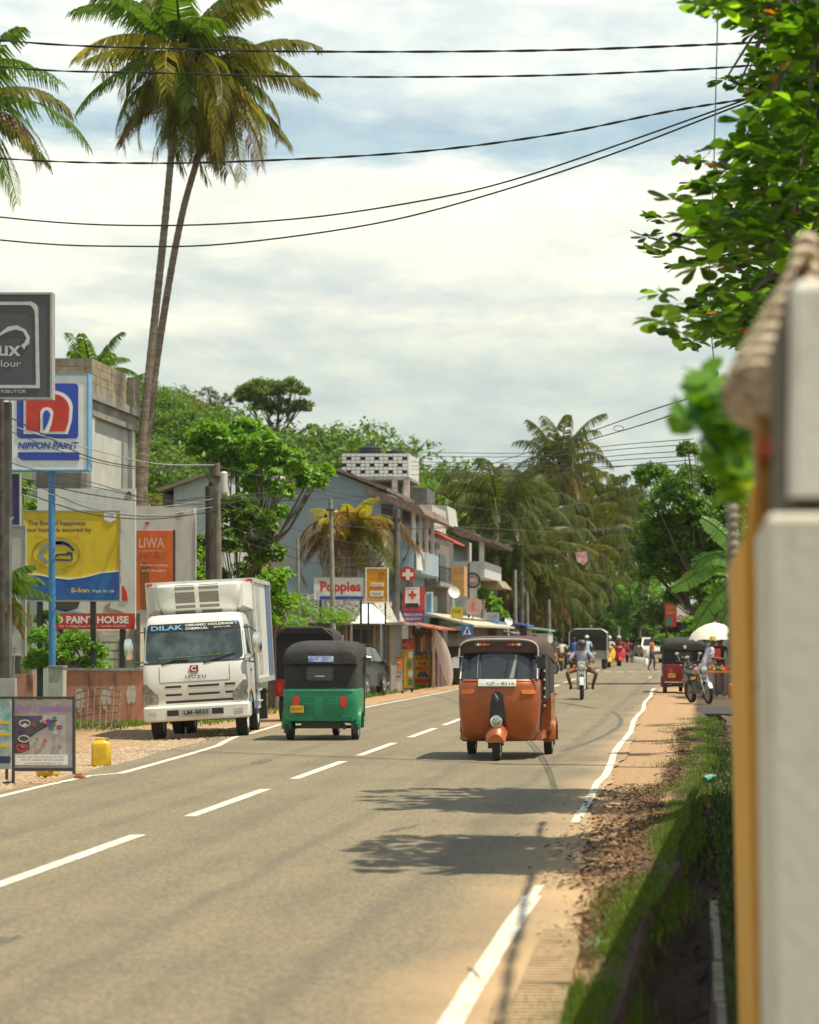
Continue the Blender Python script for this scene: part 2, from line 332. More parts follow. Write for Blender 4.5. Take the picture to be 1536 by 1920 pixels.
def road():
    r = random.Random(5); vs = []; ys = [-30, -5, 5] + [8 + .4 * i for i in range(150)] + list(range(69, 262, 3)); k = 8
    for y in ys:
        a, b = XL(y) + r.uniform(-.03, .03) + (.45 if y < 30 else .45 * max(0, (40 - y) / 10)), XR(y) + r.uniform(-.03, .03)
        for i in range(k + 1): vs.append((a + (b - a) * i / k, y, .02))
    fs = [(j * (k + 1) + i, j * (k + 1) + i + 1, (j + 1) * (k + 1) + i + 1, (j + 1) * (k + 1) + i) for j in range(len(ys) - 1) for i in range(k)]
    mb = MB(); mb.add(vs, fs)
    m = bpy.data.materials.new('asphalt'); m.use_nodes = True; t = m.node_tree; b = t.nodes['Principled BSDF']; b.inputs['Roughness'].default_value = .85
    N = t.nodes.new; K = t.links.new
    tc = N('ShaderNodeTexCoord'); se = N('ShaderNodeSeparateXYZ'); K(tc.outputs['Object'], se.inputs[0])
    fine = N('ShaderNodeTexNoise'); fine.inputs['Scale'].default_value = 34; fine.inputs['Detail'].default_value = 3; fine.inputs['Roughness'].default_value = .75; K(tc.outputs['Object'], fine.inputs['Vector'])
    mp = N('ShaderNodeMapping'); mp.inputs['Scale'].default_value = (2.2, .07, 1); K(tc.outputs['Object'], mp.inputs[0])
    st = N('ShaderNodeTexNoise'); st.inputs['Scale'].default_value = 1.0; st.inputs['Detail'].default_value = 5; K(mp.outputs[0], st.inputs['Vector'])
    big = N('ShaderNodeTexNoise'); big.inputs['Scale'].default_value = .55; big.inputs['Detail'].default_value = 7; K(tc.outputs['Object'], big.inputs['Vector'])
    c1 = N('ShaderNodeValToRGB'); K(fine.outputs['Fac'], c1.inputs[0])
    c1.color_ramp.elements[0].position = .34; c1.color_ramp.elements[0].color = (.095, .078, .048, 1); c1.color_ramp.elements[1].position = .64; c1.color_ramp.elements[1].color = (.285, .235, .146, 1)
    c2 = N('ShaderNodeValToRGB'); K(st.outputs['Fac'], c2.inputs[0])
    c2.color_ramp.elements[0].position = .35; c2.color_ramp.elements[0].color = (.86, .86, .87, 1); c2.color_ramp.elements[1].position = .55; c2.color_ramp.elements[1].color = (1.02, 1.01, 1, 1)
    c3 = N('ShaderNodeValToRGB'); K(big.outputs['Fac'], c3.inputs[0])
    c3.color_ramp.elements[0].position = .3; c3.color_ramp.elements[0].color = (.88, .89, .90, 1); c3.color_ramp.elements[1].position = .7; c3.color_ramp.elements[1].color = (1.10, 1.07, 1.02, 1)
    m1 = N('ShaderNodeMix'); m1.data_type = 'RGBA'; m1.blend_type = 'MULTIPLY'; m1.inputs[0].default_value = 1; K(c1.outputs[0], m1.inputs[6]); K(c2.outputs[0], m1.inputs[7])
    m2 = N('ShaderNodeMix'); m2.data_type = 'RGBA'; m2.blend_type = 'MULTIPLY'; m2.inputs[0].default_value = 1; K(m1.outputs[2], m2.inputs[6]); K(c3.outputs[0], m2.inputs[7])
    # tyre tracks
    prev = m2.outputs[2]
    for xc, w_, amt in ((-1.95, .09, .55), (-3.15, .08, .5), (-4.05, .05, .25), (-5.9, .11, .35), (-6.9, .12, .2)):
        su = N('ShaderNodeMath'); su.operation = 'SUBTRACT'; wv = N('ShaderNodeMath'); wv.operation = 'MULTIPLY_ADD'; K(big.outputs['Fac'], wv.inputs[0]); wv.inputs[1].default_value = .4; wv.inputs[2].default_value = xc - .2
        K(se.outputs['X'], su.inputs[0]); K(wv.outputs[0], su.inputs[1]); ab = N('ShaderNodeMath'); ab.operation = 'ABSOLUTE'; K(su.outputs[0], ab.inputs[0])
        q = N('ShaderNodeMapRange'); K(ab.outputs[0], q.inputs[0]); q.inputs[1].default_value = w_ * 1.6; q.inputs[2].default_value = w_ * .3; q.inputs[3].default_value = 0; q.inputs[4].default_value = amt
        mm = N('ShaderNodeMath'); mm.operation = 'MULTIPLY'; K(q.outputs[0], mm.inputs[0]); K(st.outputs['Fac'], mm.inputs[1])
        mq = N('ShaderNodeMix'); mq.data_type = 'RGBA'; K(mm.outputs[0], mq.inputs[0]); K(prev, mq.inputs[6]); mq.inputs[7].default_value = (.05, .05, .048, 1); prev = mq.outputs[2]
    # sand blown on to the edge of the asphalt
    ad = N('ShaderNodeMath'); ad.operation = 'MULTIPLY_ADD'; K(big.outputs['Fac'], ad.inputs[0]); ad.inputs[1].default_value = .9; K(se.outputs['X'], ad.inputs[2])
    q = N('ShaderNodeMapRange'); K(ad.outputs[0], q.inputs[0]); q.inputs[1].default_value = -1.15; q.inputs[2].default_value = -.35; q.inputs[4].default_value = .95
    mq = N('ShaderNodeMix'); mq.data_type = 'RGBA'; K(q.outputs[0], mq.inputs[0]); K(prev, mq.inputs[6]); mq.inputs[7].default_value = (.47, .31, .165, 1)
    K(mq.outputs[2], b.inputs['Base Color'])
    bp = N('ShaderNodeBump'); bp.inputs['Strength'].default_value = .55; bp.inputs['Distance'].default_value = .012; K(fine.outputs['Fac'], bp.inputs['Height']); K(bp.outputs[0], b.inputs['Normal'])
    tag(mb.build('road', m, norm=False), kind='structure')
road()
lp = mat('line_paint', (.38, .34, .24), .7, scale=20, c2=(.74, .70, .56), lo=.36, hi=.54)
mk = MB()
def strip(pts, w_):
    r = random.Random(len(pts)); vs = []
    for x, y in pts: a = r.uniform(-.006, .006); vs += [(x - w_ / 2 + a, y, .024), (x + w_ / 2 + r.uniform(-.006, .006), y, .024)]
    mk.add(vs, [(2 * i, 2 * i + 1, 2 * i + 3, 2 * i + 2) for i in range(len(pts) - 1)])
for i, s0 in enumerate([10.2, 16.9, 24.0, 30.35, 36.35, 42.9] + [48.9 + 6.3 * k for k in range(15)]):
    s1 = s0 + (4.85 if i < 2 else 4.3)
    strip([(-4.74 - .004 * (s0 + (s1 - s0) * t / 6 - 17) * (1 if s0 < 60 else .35) + bend(s0) - (.1 if s0 > 60 else 0), s0 + (s1 - s0) * t / 6) for t in range(7)], .125)
def rline(a, b, n=24): return [(-1.08 - .0055 * max(0, y - 16) + bend(y) + (.008 if y < 30 else .03) * math.sin(y * (.8 if y < 30 else .45)), y) for y in [a + (b - a) * i / n for i in range(n + 1)]]
strip(rline(8, 16.6, 14), .115); strip(rline(16.6, 17.3, 3), .07); strip(rline(23.2, 29, 8), .08); strip(rline(29, 84, 60), .095)
strip([(-7.37, 27), (-7.40, 29), (-7.38, 31), (-7.14, 31.6), (-7.2, 33.5), (-7.3, 36.5), (-7.45, 39.7), (-7.62, 41.2), (-7.8, 43), (-7.84, 45), (-8.04, 49), (-8.0, 60), (-7.8, 75), (-7.8, 110), (-8.0, 130)], .11)
strip([(-7.3, 8), (-7.35, 18), (-7.37, 27)], .11)
for k in range(9): mk.box(-7.1 + k * .62, -6.72 + k * .62, 124, 124.9, .0235, .0245)
yl = MB(); yl.box(px(1216, 107), px(1222, 107), 105, 109, .0235, .0245)
tag(mk.build('road_markings', lp, norm=False), kind='structure')
tag(yl.build('yellow_road_mark', mat('yellow_line', (.7, .42, .03), .7), norm=False), kind='structure')
# drain kerbs beside the wall
kb = MB()
for i in range(5): kb.box(.075 + .01 * (i % 2), .125, 9 + 1.55 * i, 10.5 + 1.55 * i, -.4, -.012 - .004 * (i % 3))
tag(kb.build('drain_kerb', mat('mossy_concrete', (.12, .12, .07), .9, c2=(.30, .27, .19), scale=8, bump=.5), None), kind='structure')
# ribbed concrete strip at the road edge, tar patches, skid mark
rb_ = MB()
for i in range(38): y = 10.6 + i * .105; x = -.84 - max(0, y - 11) * .012; rb_.box(x, x + .24 - max(0, y - 13.5) * .06, y, y + .055, .015, .052)
tag(rb_.build('ribbed_kerb_strip', mat('sandy_concrete', (.36, .24, .13), .9, c2=(.52, .38, .22), scale=10), norm=False), kind='structure')
tarm = mat('tar_patch', (.07, .065, .055), .8, c2=(.17, .145, .10), scale=11, bump=.4); tp = MB(); q_ = random.Random(21)
for cx, cy, a_, b_, an in ((-4.85, 12.1, .11, .42, -.35), (-4.3, 12.9, .07, .5, -.3), (-3.9, 14.0, .09, .45, -.2), (-5.2, 11.6, .07, .3, .3), (-5.9, 34.5, .12, .9, .1), (-2.6, 22.5, .05, .5, -.2)):
    tp.add([(cx + math.cos(an) * a_ * math.cos(t) * u - math.sin(an) * b_ * math.sin(t) * u, cy + math.sin(an) * a_ * math.cos(t) * u + math.cos(an) * b_ * math.sin(t) * u, .0225) for t, u in [(k * .2856, q_.uniform(.55, 1.15)) for k in range(22)]], [tuple(range(22))])
tag(tp.build('tar_patches', tarm, norm=False), kind='structure')
sm_ = MB(); pth_ = [(-1.95, 58), (-1.72, 55), (-1.55, 51.5), (-1.5, 48), (-1.6, 44), (-1.75, 41), (-2.0, 38)]
sm_.add([p for x, y in pth_ for p in ((x - .045, y, .0228), (x + .045, y, .0228))], [(2 * i, 2 * i + 1, 2 * i + 3, 2 * i + 2) for i in range(len(pth_) - 1)])
tag(sm_.build('skid_mark', mat('skid_rubber', (.07, .065, .055), .8, c2=(.13, .115, .085), scale=5), norm=False), kind='structure')
# ---------------------------------------------------------------- vegetation makers
def blades(name, label, pts, h, w_, m, cat, seed=1, lean=.5, kind='stuff'):
    r = random.Random(seed); vs = []; fs = []
    for (x, y, z) in pts:
        a = r.uniform(0, 2 * PI); hh = h * r.uniform(.5, 1.25); ww = w_ * r.uniform(.7, 1.3); lx, ly = math.cos(a) * hh * lean * r.random(), math.sin(a) * hh * lean * r.random()
        b = len(vs); px_, py_ = math.cos(a + 1.5) * ww, math.sin(a + 1.5) * ww
        vs += [(x - px_, y - py_, z), (x + px_, y + py_, z), (x + lx * .4 + px_ * .7, y + ly * .4 + py_ * .7, z + hh * .6), (x + lx * .4 - px_ * .7, y + ly * .4 - py_ * .7, z + hh * .6), (x + lx, y + ly, z + hh)]
        fs += [(b, b + 1, b + 2, b + 3), (b + 3, b + 2, b + 4)]
    mb = MB(); mb.add(vs, fs); return tag(mb.build(name, m, norm=False), label, cat, kind=kind)
def leaf_pts(blobs, n, size, seed, clump=14, flat=.75, spread=.36, shape='d'):
    r = random.Random(seed); vs = []; fs = []; tot = sum(b[3] ** 2 for b in blobs)
    for (cx, cy, cz, rad) in blobs:
        k = int(n * rad * rad / tot); cl = []
        for _ in range(clump):
            z = r.uniform(-.55, 1); a = r.uniform(0, 2 * PI); q = math.sqrt(1 - z * z); d = r.uniform(.62, 1.0)
            cl.append((cx + q * math.cos(a) * rad * d, cy + q * math.sin(a) * rad * d, cz + z * rad * flat * d, rad * spread * r.uniform(.7, 1.25)))
        for _ in range(k):
            c = r.choice(cl) if r.random() < .93 else (cx, cy, cz, rad * .8)
            g = Vector((r.gauss(0, 1), r.gauss(0, 1), r.gauss(0, 1))); g.normalize(); g *= c[3] * (r.random() ** .45)
            p = Vector((c[0] + g.x, c[1] + g.y, c[2] + g.z * .62))
            nrm = Vector((g.x * .8 / c[3] + r.gauss(0, .5), g.y * .8 / c[3] + r.gauss(0, .5), .75 + r.gauss(0, .4))); nrm.normalize()
            u = nrm.cross(Vector((r.gauss(0, 1), r.gauss(0, 1), r.gauss(0, 1)))).normalized(); v = nrm.cross(u)
            s_ = size * r.uniform(.6, 1.35); b = len(vs)
            if shape == 'd': vs += [p - u * s_, p + v * s_ * .42 + nrm * s_ * .1, p + u * s_, p - v * s_ * .42 + nrm * s_ * .1]; fs.append((b, b + 1, b + 2, b + 3))
            else:
                vs += [p - u * s_, p - u * s_ * .3 + v * s_ * .3, p + u * s_ * .5 + v * s_ * .42, p + u * s_, p + u * s_ * .5 - v * s_ * .42, p - u * s_ * .3 - v * s_ * .3]; fs.append((b, b + 1, b + 2, b + 3, b + 4, b + 5))
    return vs, fs
def tree(name, label, cat, base, blobs, n, size, m, seed=1, group=None, tr=.2, limb=.06, world=True, trunkm=None, clump=14, flat=.75, fork=.45, spread=.36, shape='d'):
    base = Vector(base); root = thing(name, label, cat, base, 0, group)
    bl = [(b[0] - base.x, b[1] - base.y, b[2] - base.z, b[3]) for b in blobs] if world else blobs
    vs, fs = leaf_pts(bl, n, size, seed, clump, flat, spread, shape); mb = MB(); mb.add(vs, fs); mb.build('crown', m, root, norm=False)
    r = random.Random(seed + 9); t = MB(); top = sum((Vector(b[:3]) for b in bl), Vector()) / len(bl); f = Vector((top.x * .35, top.y * .35, top.z * fork))
    t.tube([(0, 0, -.2), (f.x * .3 + r.uniform(-.1, .1), f.y * .3, f.z * .5), f], [tr * 1.25, tr, tr * .8], 8)
    for b in bl:
        q = Vector(b[:3]); mid = (f + q) / 2 + Vector((r.uniform(-.2, .2), r.uniform(-.2, .2), -.12 * (q - f).length)); t.tube([f, mid, q + Vector((0, 0, b[3] * .3))], [tr * .6, limb * 1.1, limb * .5], 6)
        for _ in range(3):
            e_ = q + Vector((r.uniform(-1, 1), r.uniform(-1, 1), r.uniform(0, .6))) * b[3] * .8; t.tube([mid, (mid + e_) / 2 + Vector((0, 0, -.05)), e_], [limb * .6, limb * .45, limb * .2], 5)
    t.build('trunk', trunkm or bark, root, smooth=True); return root
def frond(V, F, MI, c, az, elev, Lf, droop, wid, mi, r, nl=34, twist=0):
    p = Vector(c); n = 14; pts = []; dirs = []; h = Vector((math.cos(az), math.sin(az), 0)); side = Vector((-math.sin(az), math.cos(az), 0))
    for i in range(n + 1):
        t = i / n; e_ = elev - droop * t ** 1.25; d = h * math.cos(e_) + Vector((0, 0, math.sin(e_))) + side * twist * t; d.normalize(); pts.append(p.copy()); dirs.append(d); p = p + d * Lf / n
    for i in range(n):    # rachis, a flat triangular rib
        a, b = pts[i], pts[i + 1]; w0 = .045 * (1 - i / n) + .008; w1 = .045 * (1 - (i + 1) / n) + .008; k = len(V)
        V += [a - side * w0, a + side * w0, a - Vector((0, 0, w0)), b - side * w1, b + side * w1, b - Vector((0, 0, w1))]
        F += [(k, k + 1, k + 4, k + 3), (k + 1, k + 2, k + 5, k + 4), (k + 2, k, k + 3, k + 5)]; MI += [mi] * 3
    for sgn in (-1, 1):
        gap = r.uniform(.3, 1.4)
        for j in range(nl):
            if abs(j / nl - gap) < .035 or r.random() < .05: continue
            t = .10 + .90 * (j + r.uniform(-.3, .3)) / nl; t = min(.995, max(.08, t)); q = t * n; i = min(n - 1, int(q)); f_ = q - i
            b = pts[i].lerp(pts[i + 1], f_); T = dirs[i].lerp(dirs[i + 1], f_).normalized()
            ll = wid * (min(1, .35 + 2.6 * t) * (1 - .62 * t ** 2.2)) * r.uniform(.85, 1.1)
            up = T.cross(side).normalized(); 
            if up.z < 0: up = -up
            d1 = (side * sgn * .95 + T * (.35 + .5 * t) + up * .12 - Vector((0, 0, .25))).normalized()
            d2 = (side * sgn * .45 + T * (.35 + .4 * t) - Vector((0, 0, 1.0 + r.uniform(-.2, .2)))).normalized()
            m_ = b + d1 * ll * .45; e_ = m_ + d2 * ll * .55; wv = (T * .026 + Vector((0, 0, .010))) * min(1, .25 + .75 * wid); k = len(V)
            V += [b - wv * .7, b + wv * .7, m_ + wv * 1.25, m_ - wv * 1.25, e_ + wv * .25, e_ - wv * .25]; F += [(k, k + 1, k + 2, k + 3), (k + 3, k + 2, k + 4, k + 5)]; MI += [mi] * 2
def palm(name, label, pts, rad, nf, Lf, wid, seed, group=None, mats=None, el=(-1.15, 1.2), base=None, coco=True, nl=34, mixw=(.6, .25, .15), el_pow=1, spear=True, ring=True, dk=1):
    r = random.Random(seed); base = Vector(base if base else pts[0]); root = thing(name, label, 'palm tree', base, 0, group)
    P_ = [Vector(p) - base for p in pts]; path = []
    for i in range(len(P_) - 1):
        a, b = P_[i], P_[i + 1]; a0 = P_[i - 1] if i else a; b1 = P_[i + 2] if i + 2 < len(P_) else b
        for k in range(10):
            t = k / 10; path.append(.5 * ((2 * a) + (-a0 + b) * t + (2 * a0 - 5 * a + 4 * b - b1) * t * t + (-a0 + 3 * a - 3 * b + b1) * t ** 3))
    path.append(P_[-1]); N = len(path); fine = []; rr = []
    for i in range(N - 1):
        for k in range(3):
            t = (i + k / 3) / (N - 1); fine.append(path[i].lerp(path[i + 1], k / 3)); rr.append(rad * (1.25 - .5 * t) * (1 + (.05 if ring and (k == 0) else -.01) + r.uniform(-.02, .02)) + (rad * .5 * max(0, 1 - t * 14)))
    fine.append(path[-1]); rr.append(rad * .9)
    t = MB(); t.tube(fine, rr, 9); t.build('trunk', pbark, root, smooth=True)
    V = []; F = []; MI = []; c = P_[-1]
    for i in range(nf):
        q = i / (nf - 1); e_ = el[1] + (el[0] - el[1]) * q ** el_pow; az = i * 2.399 + r.uniform(-.3, .3); x_ = r.random()
        old = q ** 1.5
        mi = 2 if x_ < mixw[2] * old * 2.4 else (1 if x_ < mixw[1] * (.35 + 1.3 * old) + mixw[2] * old * 2.4 else 0)
        frond(V, F, MI, c + Vector((math.cos(az) * .15, math.sin(az) * .15, -.2 * q)), az, e_, Lf * r.uniform(.76, 1.12) * (.8 + .2 * math.sin(PI * min(1, q + .25))), (1.5 - .25 * max(0, e_)) * (1 if e_ > -.3 else .55) * dk * r.uniform(.65, 1.35), wid, mi, r, nl, r.uniform(-.35, .35))
    mb = MB(); mb.v = [tuple(v) for v in V]; mb.f = F; mb.mi = MI; mb.build('crown', mats or [grn, gol, dry], root, norm=False)
    if coco:
        cb = MB()
        for k in range(9): a = k * .7; cb.ball((c.x + math.cos(a) * .26, c.y + math.sin(a) * .26, c.z - .25 - .12 * (k % 3)), .13, 8, sz=(1, 1, 1.15))
        cb.build('coconuts', mat('coconut', (.12, .10, .02), .6, var=.4), root, smooth=True)
    return root
# ---------------------------------------------------------------- tall palms
YA = 72
palm('coconut_palm', 'tall coconut palm with the straighter trunk and green crown, left of the slanting one', [P(250, 1320, YA), P(258, 1000, YA), P(268, 820, YA), P(290, 600, YA), P(307, 440, YA), P(322, 280, YA), P(333, 150, YA), P(340, 85, YA)], .108, 36, 3.75, 1.15, 11, mats=[grn, gol, gye], el=(-1.5, 1.2), nl=54, mixw=(.5, .4, .10))
palm('coconut_palm', 'tall coconut palm with the more slanting trunk and yellow to orange drooping fronds', [P(262, 1330, YA + 2), P(268, 950, YA + 2), P(283, 760, YA + 2), P(312, 560, YA + 2), P(342, 400, YA + 2), P(375, 280, YA + 2), P(392, 190, YA + 2), P(396, 135, YA + 2)], .10, 38, 3.5, 1.05, 12, mats=[gol, gye, dry], el=(-1.5, .8), nl=54, mixw=(.4, .16, .22))
palm('coconut_palm', 'coconut palm at the left edge of the picture with arching fronds reaching in', [P(-120, 1330, 64), P(-110, 800, 64), P(-90, 450, 64), P(-75, 190, 64)], .17, 34, 3.3, 1.0, 13, el=(-1.2, 1.2), nl=40)
palm('coconut_palm', 'young coconut palm rising behind the raw concrete building', [P(180, 1300, 84), P(176, 900, 84), P(172, 700, 84)], .15, 20, 1.8, .6, 14, el=(-.3, 1.35), coco=False, mats=[grn, grn, gol])
palm('coconut_palm', 'small palm drooping over the jagged parapet of the concrete building', [P(214, 1300, 80), P(212, 900, 80), P(210, 740, 80)], .12, 12, 1.5, .5, 15, el=(-.3, 1.0), coco=False, mats=[grn, grn, gol])
# low palm fronds at the left edge, by the boards
palm('areca_palm', 'low feathery palm in front of the grey board at the left edge', [P(-25, 1420, 47), P(-22, 1250, 47), P(-18, 1110, 47)], .07, 26, 1.0, .45, 16, el=(-1.0, 1.2), coco=False, mats=[grn, gol, dry], mixw=(.5, .35, .2), nl=30)
# yellow drooping palm in front of the blue house
palm('king_coconut_palm', 'yellow topped palm with brown hanging fronds in front of the blue house', [P(668, 1310, 84), P(664, 1150, 84), P(660, 1010, 84), P(660, 975, 84)], .15, 26, 2.9, .85, 17, el=(-.7, .45), mats=[dry, gol, dry], mixw=(.4, .4, .2), nl=40, dk=1.55)
palm('king_coconut_palm', 'bright yellow palm tuft rising over the drooping brown palm', [P(654, 1310, 83.4), P(654, 1150, 83.4), P(652, 1000, 83.4), P(655, 985, 83.4)], .1, 20, 1.35, .55, 18, el=(.1, 1.3), mats=[gye, gye, gol], mixw=(.7, .2, .1), coco=False, nl=34)
# palms across the middle distance
spots = [(1040, 868, 165, 0, 'coconut palm with the highest crown in the middle distance'), (930, 940, 130, 2, 0), (985, 950, 150, 2, 0), (880, 955, 140, 1, 0), (1122, 950, 195, 2, 0), (1030, 985, 160, 1, 0), (1078, 1030, 172, 1, 0), (985, 1030, 142, 1, 0),
         (1085, 970, 185, 0, 0), (945, 1050, 132, 1, 0), (1120, 1015, 186, 1, 0), (1008, 940, 170, 2, 0), (1000, 1085, 140, 1, 0), (1062, 1085, 165, 1, 0), (1105, 1080, 180, 1, 0), (1040, 1120, 158, 1, 0), (960, 985, 165, 0, 0), (905, 1000, 150, 2, 0), (1060, 925, 200, 0, 0), (1140, 960, 215, 0, 0)]
plm = leafmat('palm_olive_green', (.035, .050, .007), (.12, .135, .016), .3)  # dark olive frond colour of the far grove
pr = [palm('coconut_palm', 'x', [(0, 0, 0), (.15, .1, 2.2), (.1, 0, 5.0), (.25, 0, 7.2)], .15, 34, 2.9, .95, 21, el=(-1.3, 1.3), mats=[plm, gol, dry], mixw=(.5, .4, .06), nl=32),
      palm('coconut_palm', 'x', [(0, 0, 0), (-.1, .1, 1.6), (-.2, 0, 3.4), (-.2, 0, 5.2)], .15, 40, 3.1, 1.0, 22, el=(-1.45, 1.0), mats=[plm, gol, dry], mixw=(.3, .25, .22), nl=32),
      palm('coconut_palm', 'x', [(0, 0, 0), (.1, .1, 1.6), (.2, 0, 3.9), (.2, 0, 6.2)], .15, 34, 2.8, .95, 23, el=(-1.3, 1.25), mats=[plm, gol, grn], mixw=(.5, .3, .1), nl=32)]
ht = [7.2, 5.2, 6.2]; seen = set()
PB = 'coconut palm of the dense grove beyond the shops, left of the road'
for i, (x, y, Y, k, lb) in enumerate(spots):
    o = copy_tree(pr[k]) if k in seen else pr[k]; seen.add(k); tgt = P(x, y, Y); bx = min(tgt.x, -10.3 - max(0, Y - 120) * .02); ln_ = math.hypot(tgt.x - bx, tgt.z); s_ = ln_ / ht[k]; tilt = math.atan2(tgt.x - bx, tgt.z)
    q = max(.95, min(1.25, s_)); o.location = (bx, Y, 0 if s_ > .7 else 0); o.scale = (q, q, s_); o.rotation_mode = 'ZYX'; o.rotation_euler = (0, tilt, i * 1.3)
    o.rotation_euler = (Matrix.Rotation(tilt, 3, 'Y') @ Matrix.Rotation(i * 1.3, 3, 'Z')).to_euler('ZYX')
    o['group'] = 'palms of the far grove'; o['label'] = lb or PB
# ---------------------------------------------------------------- hill trees
protos = []
for k, (m, n, sz, bl) in enumerate([(grn, 9500, .125, [(0, 0, 6, 2.8), (2, .5, 5.2, 2.2), (-2, 0, 5, 2.2), (.3, -1, 4, 2.4)]), (gol, 8500, .12, [(0, 0, 5.2, 2.6), (1.8, .3, 4.6, 1.9), (-1.7, 0, 4.2, 2.1)]),
                                   (grd, 9500, .125, [(0, 0, 5.6, 2.5), (1.9, -.4, 4.2, 2.3), (-1.9, .3, 4.4, 2.2), (0, 0, 3.2, 2.4)])]):
    protos.append(tree('broadleaf_tree', 'x', 'tree', (0, 0, 0), bl, n, sz, m, 40 + k, 'trees covering the hill', world=False, tr=.22, clump=46, spread=.30, shape='h'))
HB = ['mid green round tree of the wooded hill behind the houses', 'olive green tree of the wooded hill behind the houses', 'dark green tree of the wooded hill behind the houses']
used = set(); r = random.Random(12)
hs = []
for x, y, Y, k in [(285, 735, 165, 0), (330, 720, 175, 1), (372, 745, 172, 1), (300, 790, 150, 0), (350, 800, 150, 0), (255, 780, 150, 2), (400, 805, 160, 2), (480, 815, 168, 2), (530, 812, 165, 2), (560, 830, 155, 2), (600, 850, 150, 0), (640, 838, 160, 1), (665, 850, 150, 0),
                   (700, 880, 150, 0), (790, 890, 158, 1), (825, 905, 165, 0), (855, 930, 165, 2), (440, 860, 130, 2), (500, 880, 125, 0), (580, 880, 130, 2), (320, 860, 120, 0), (260, 860, 125, 2), (200, 820, 150, 0), (740, 905, 140, 2),
                   (900, 960, 175, 0), (950, 960, 185, 2), (770, 940, 135, 0), (1000, 985, 190, 0), (220, 760, 170, 0), (150, 790, 170, 1), (100, 840, 160, 0), (40, 850, 160, 2), (860, 985, 150, 1), (540, 905, 118, 1), (350, 900, 112, 1), (310, 745, 168, 0), (270, 720, 172, 1), (395, 775, 166, 1), (420, 790, 160, 0), (445, 800, 165, 1), (470, 830, 158, 0), (520, 840, 158, 0), (340, 770, 158, 2), (375, 800, 150, 0), (600, 830, 162, 2), (625, 835, 158, 0), (690, 860, 160, 1), (720, 870, 165, 0), (750, 880, 160, 1), (300, 830, 140, 1), (420, 850, 140, 1), (540, 860, 145, 1)]:
    hs.append((x, y, Y, k))
for (x, y, Y, k) in hs:
    o = protos[k] if k not in used else copy_tree(protos[k]); used.add(k); t = P(x, y, Y); gz = hill_h(t.x, Y) if t.x < -19 else 0
    s_ = max(.55, min(1.7, (t.z - gz) / 7.3)); o.location = (t.x, Y, t.z - 7.3 * s_); o.scale = (s_ * 1.05, s_ * 1.05, s_); o.rotation_euler = (0, 0, r.uniform(0, 6)); o['label'] = HB[k]; o['group'] = 'trees covering the hill'
def Bl(L_, Y, dy=0): return [(px(a, Y + dy), Y + rnd.uniform(-1, 1) * abs(dy or 1), pz(b, Y), c * Y / FPX) for a, b, c in L_]
Yh = 165
tree('umbrella_tree', 'flat topped tree standing alone against the sky on the hill crest', 'tree', P(520, 850, Yh), Bl([(490, 738, 40), (465, 745, 24), (520, 728, 26), (552, 730, 30), (565, 762, 22), (525, 765, 30), (500, 762, 24), (585, 800, 10)], Yh), 11000, .11, leafmat('leaf_crest', (.06, .10, .012), (.16, .22, .025), .42), 51, tr=.22, limb=.08, fork=.3, clump=40, flat=.62, spread=.3, shape='h')
tree('sparse_tree', 'pale grey half bare tree on the hill crest', 'tree', P(415, 830, Yh), Bl([(395, 740, 16), (418, 750, 20), (405, 765, 14), (425, 775, 14)], Yh), 1100, .12, gra, 52, tr=.12, limb=.06, clump=14, spread=.25)
# trees behind the truck and round the poles
tree('broadleaf_tree', 'bright green large leaved tree over the roofs between the utility pole and the blue house', 'tree', P(470, 1310, 70), Bl([(400, 820, 42), (450, 815, 45), (500, 845, 45), (540, 875, 42), (580, 900, 30), (430, 870, 50), (480, 905, 34), (380, 850, 28), (600, 880, 20), (535, 925, 26), (515, 960, 22)], 70), 10500, .10, gry, 53, limb=.04, fork=.6, clump=34, spread=.3, shape='h')
tree('broadleaf_tree', 'tangled mid green tree hanging behind the utility pole', 'tree', P(455, 1320, 68), Bl([(450, 960, 45), (490, 985, 42), (430, 1020, 40), (500, 1040, 38), (465, 1075, 35), (385, 1030, 28), (390, 1080, 34), (420, 1130, 40), (500, 1120, 34)], 68), 10500, .085, grn, 54, limb=.03, fork=.5, clump=34, spread=.3, shape='h')
tree('shrub', 'leafy bush behind the white truck box, left of the dark trunk', 'shrub', P(385, 1330, 64), Bl([(380, 1040, 22), (372, 1080, 26), (400, 1100, 24)], 64), 1600, .1, gry, 55, limb=.03, shape='h')
tree('broadleaf_tree', 'broad leaved plant leaning over the rear of the white truck', 'plant', P(520, 1330, 62), Bl([(515, 1090, 22), (500, 1115, 20), (535, 1130, 20), (510, 1160, 22), (530, 1075, 12)], 62), 900, .17, gry, 56, limb=.03, shape='h')
tree('feathery_shrub', 'lime green feathery bush behind the blue pole', 'shrub', P(150, 1290, 56), Bl([(145, 1205, 30), (115, 1225, 30), (168, 1225, 24), (78, 1160, 22), (85, 1195, 26), (130, 1192, 16), (75, 1240, 34), (120, 1255, 38), (165, 1255, 30)], 56), 14000, .045, gry, 57, limb=.015, clump=60, spread=.4)
tree('shrub', 'yellow green bush beside the navy sign at the left', 'shrub', P(50, 1330, 60), Bl([(50, 920, 24), (48, 950, 20), (30, 935, 16)], 60), 1200, .08, gye if 0 else gry, 58, limb=.02)
tree('feathery_shrub', 'thin feathery green tree in front of the low tiled roof', 'shrub', P(600, 1330, 72), Bl([(570, 1150, 28), (610, 1158, 28), (650, 1160, 24), (560, 1125, 18), (560, 1170, 26)], 72), 1500, .06, gry, 59, limb=.02, clump=40, spread=.35)
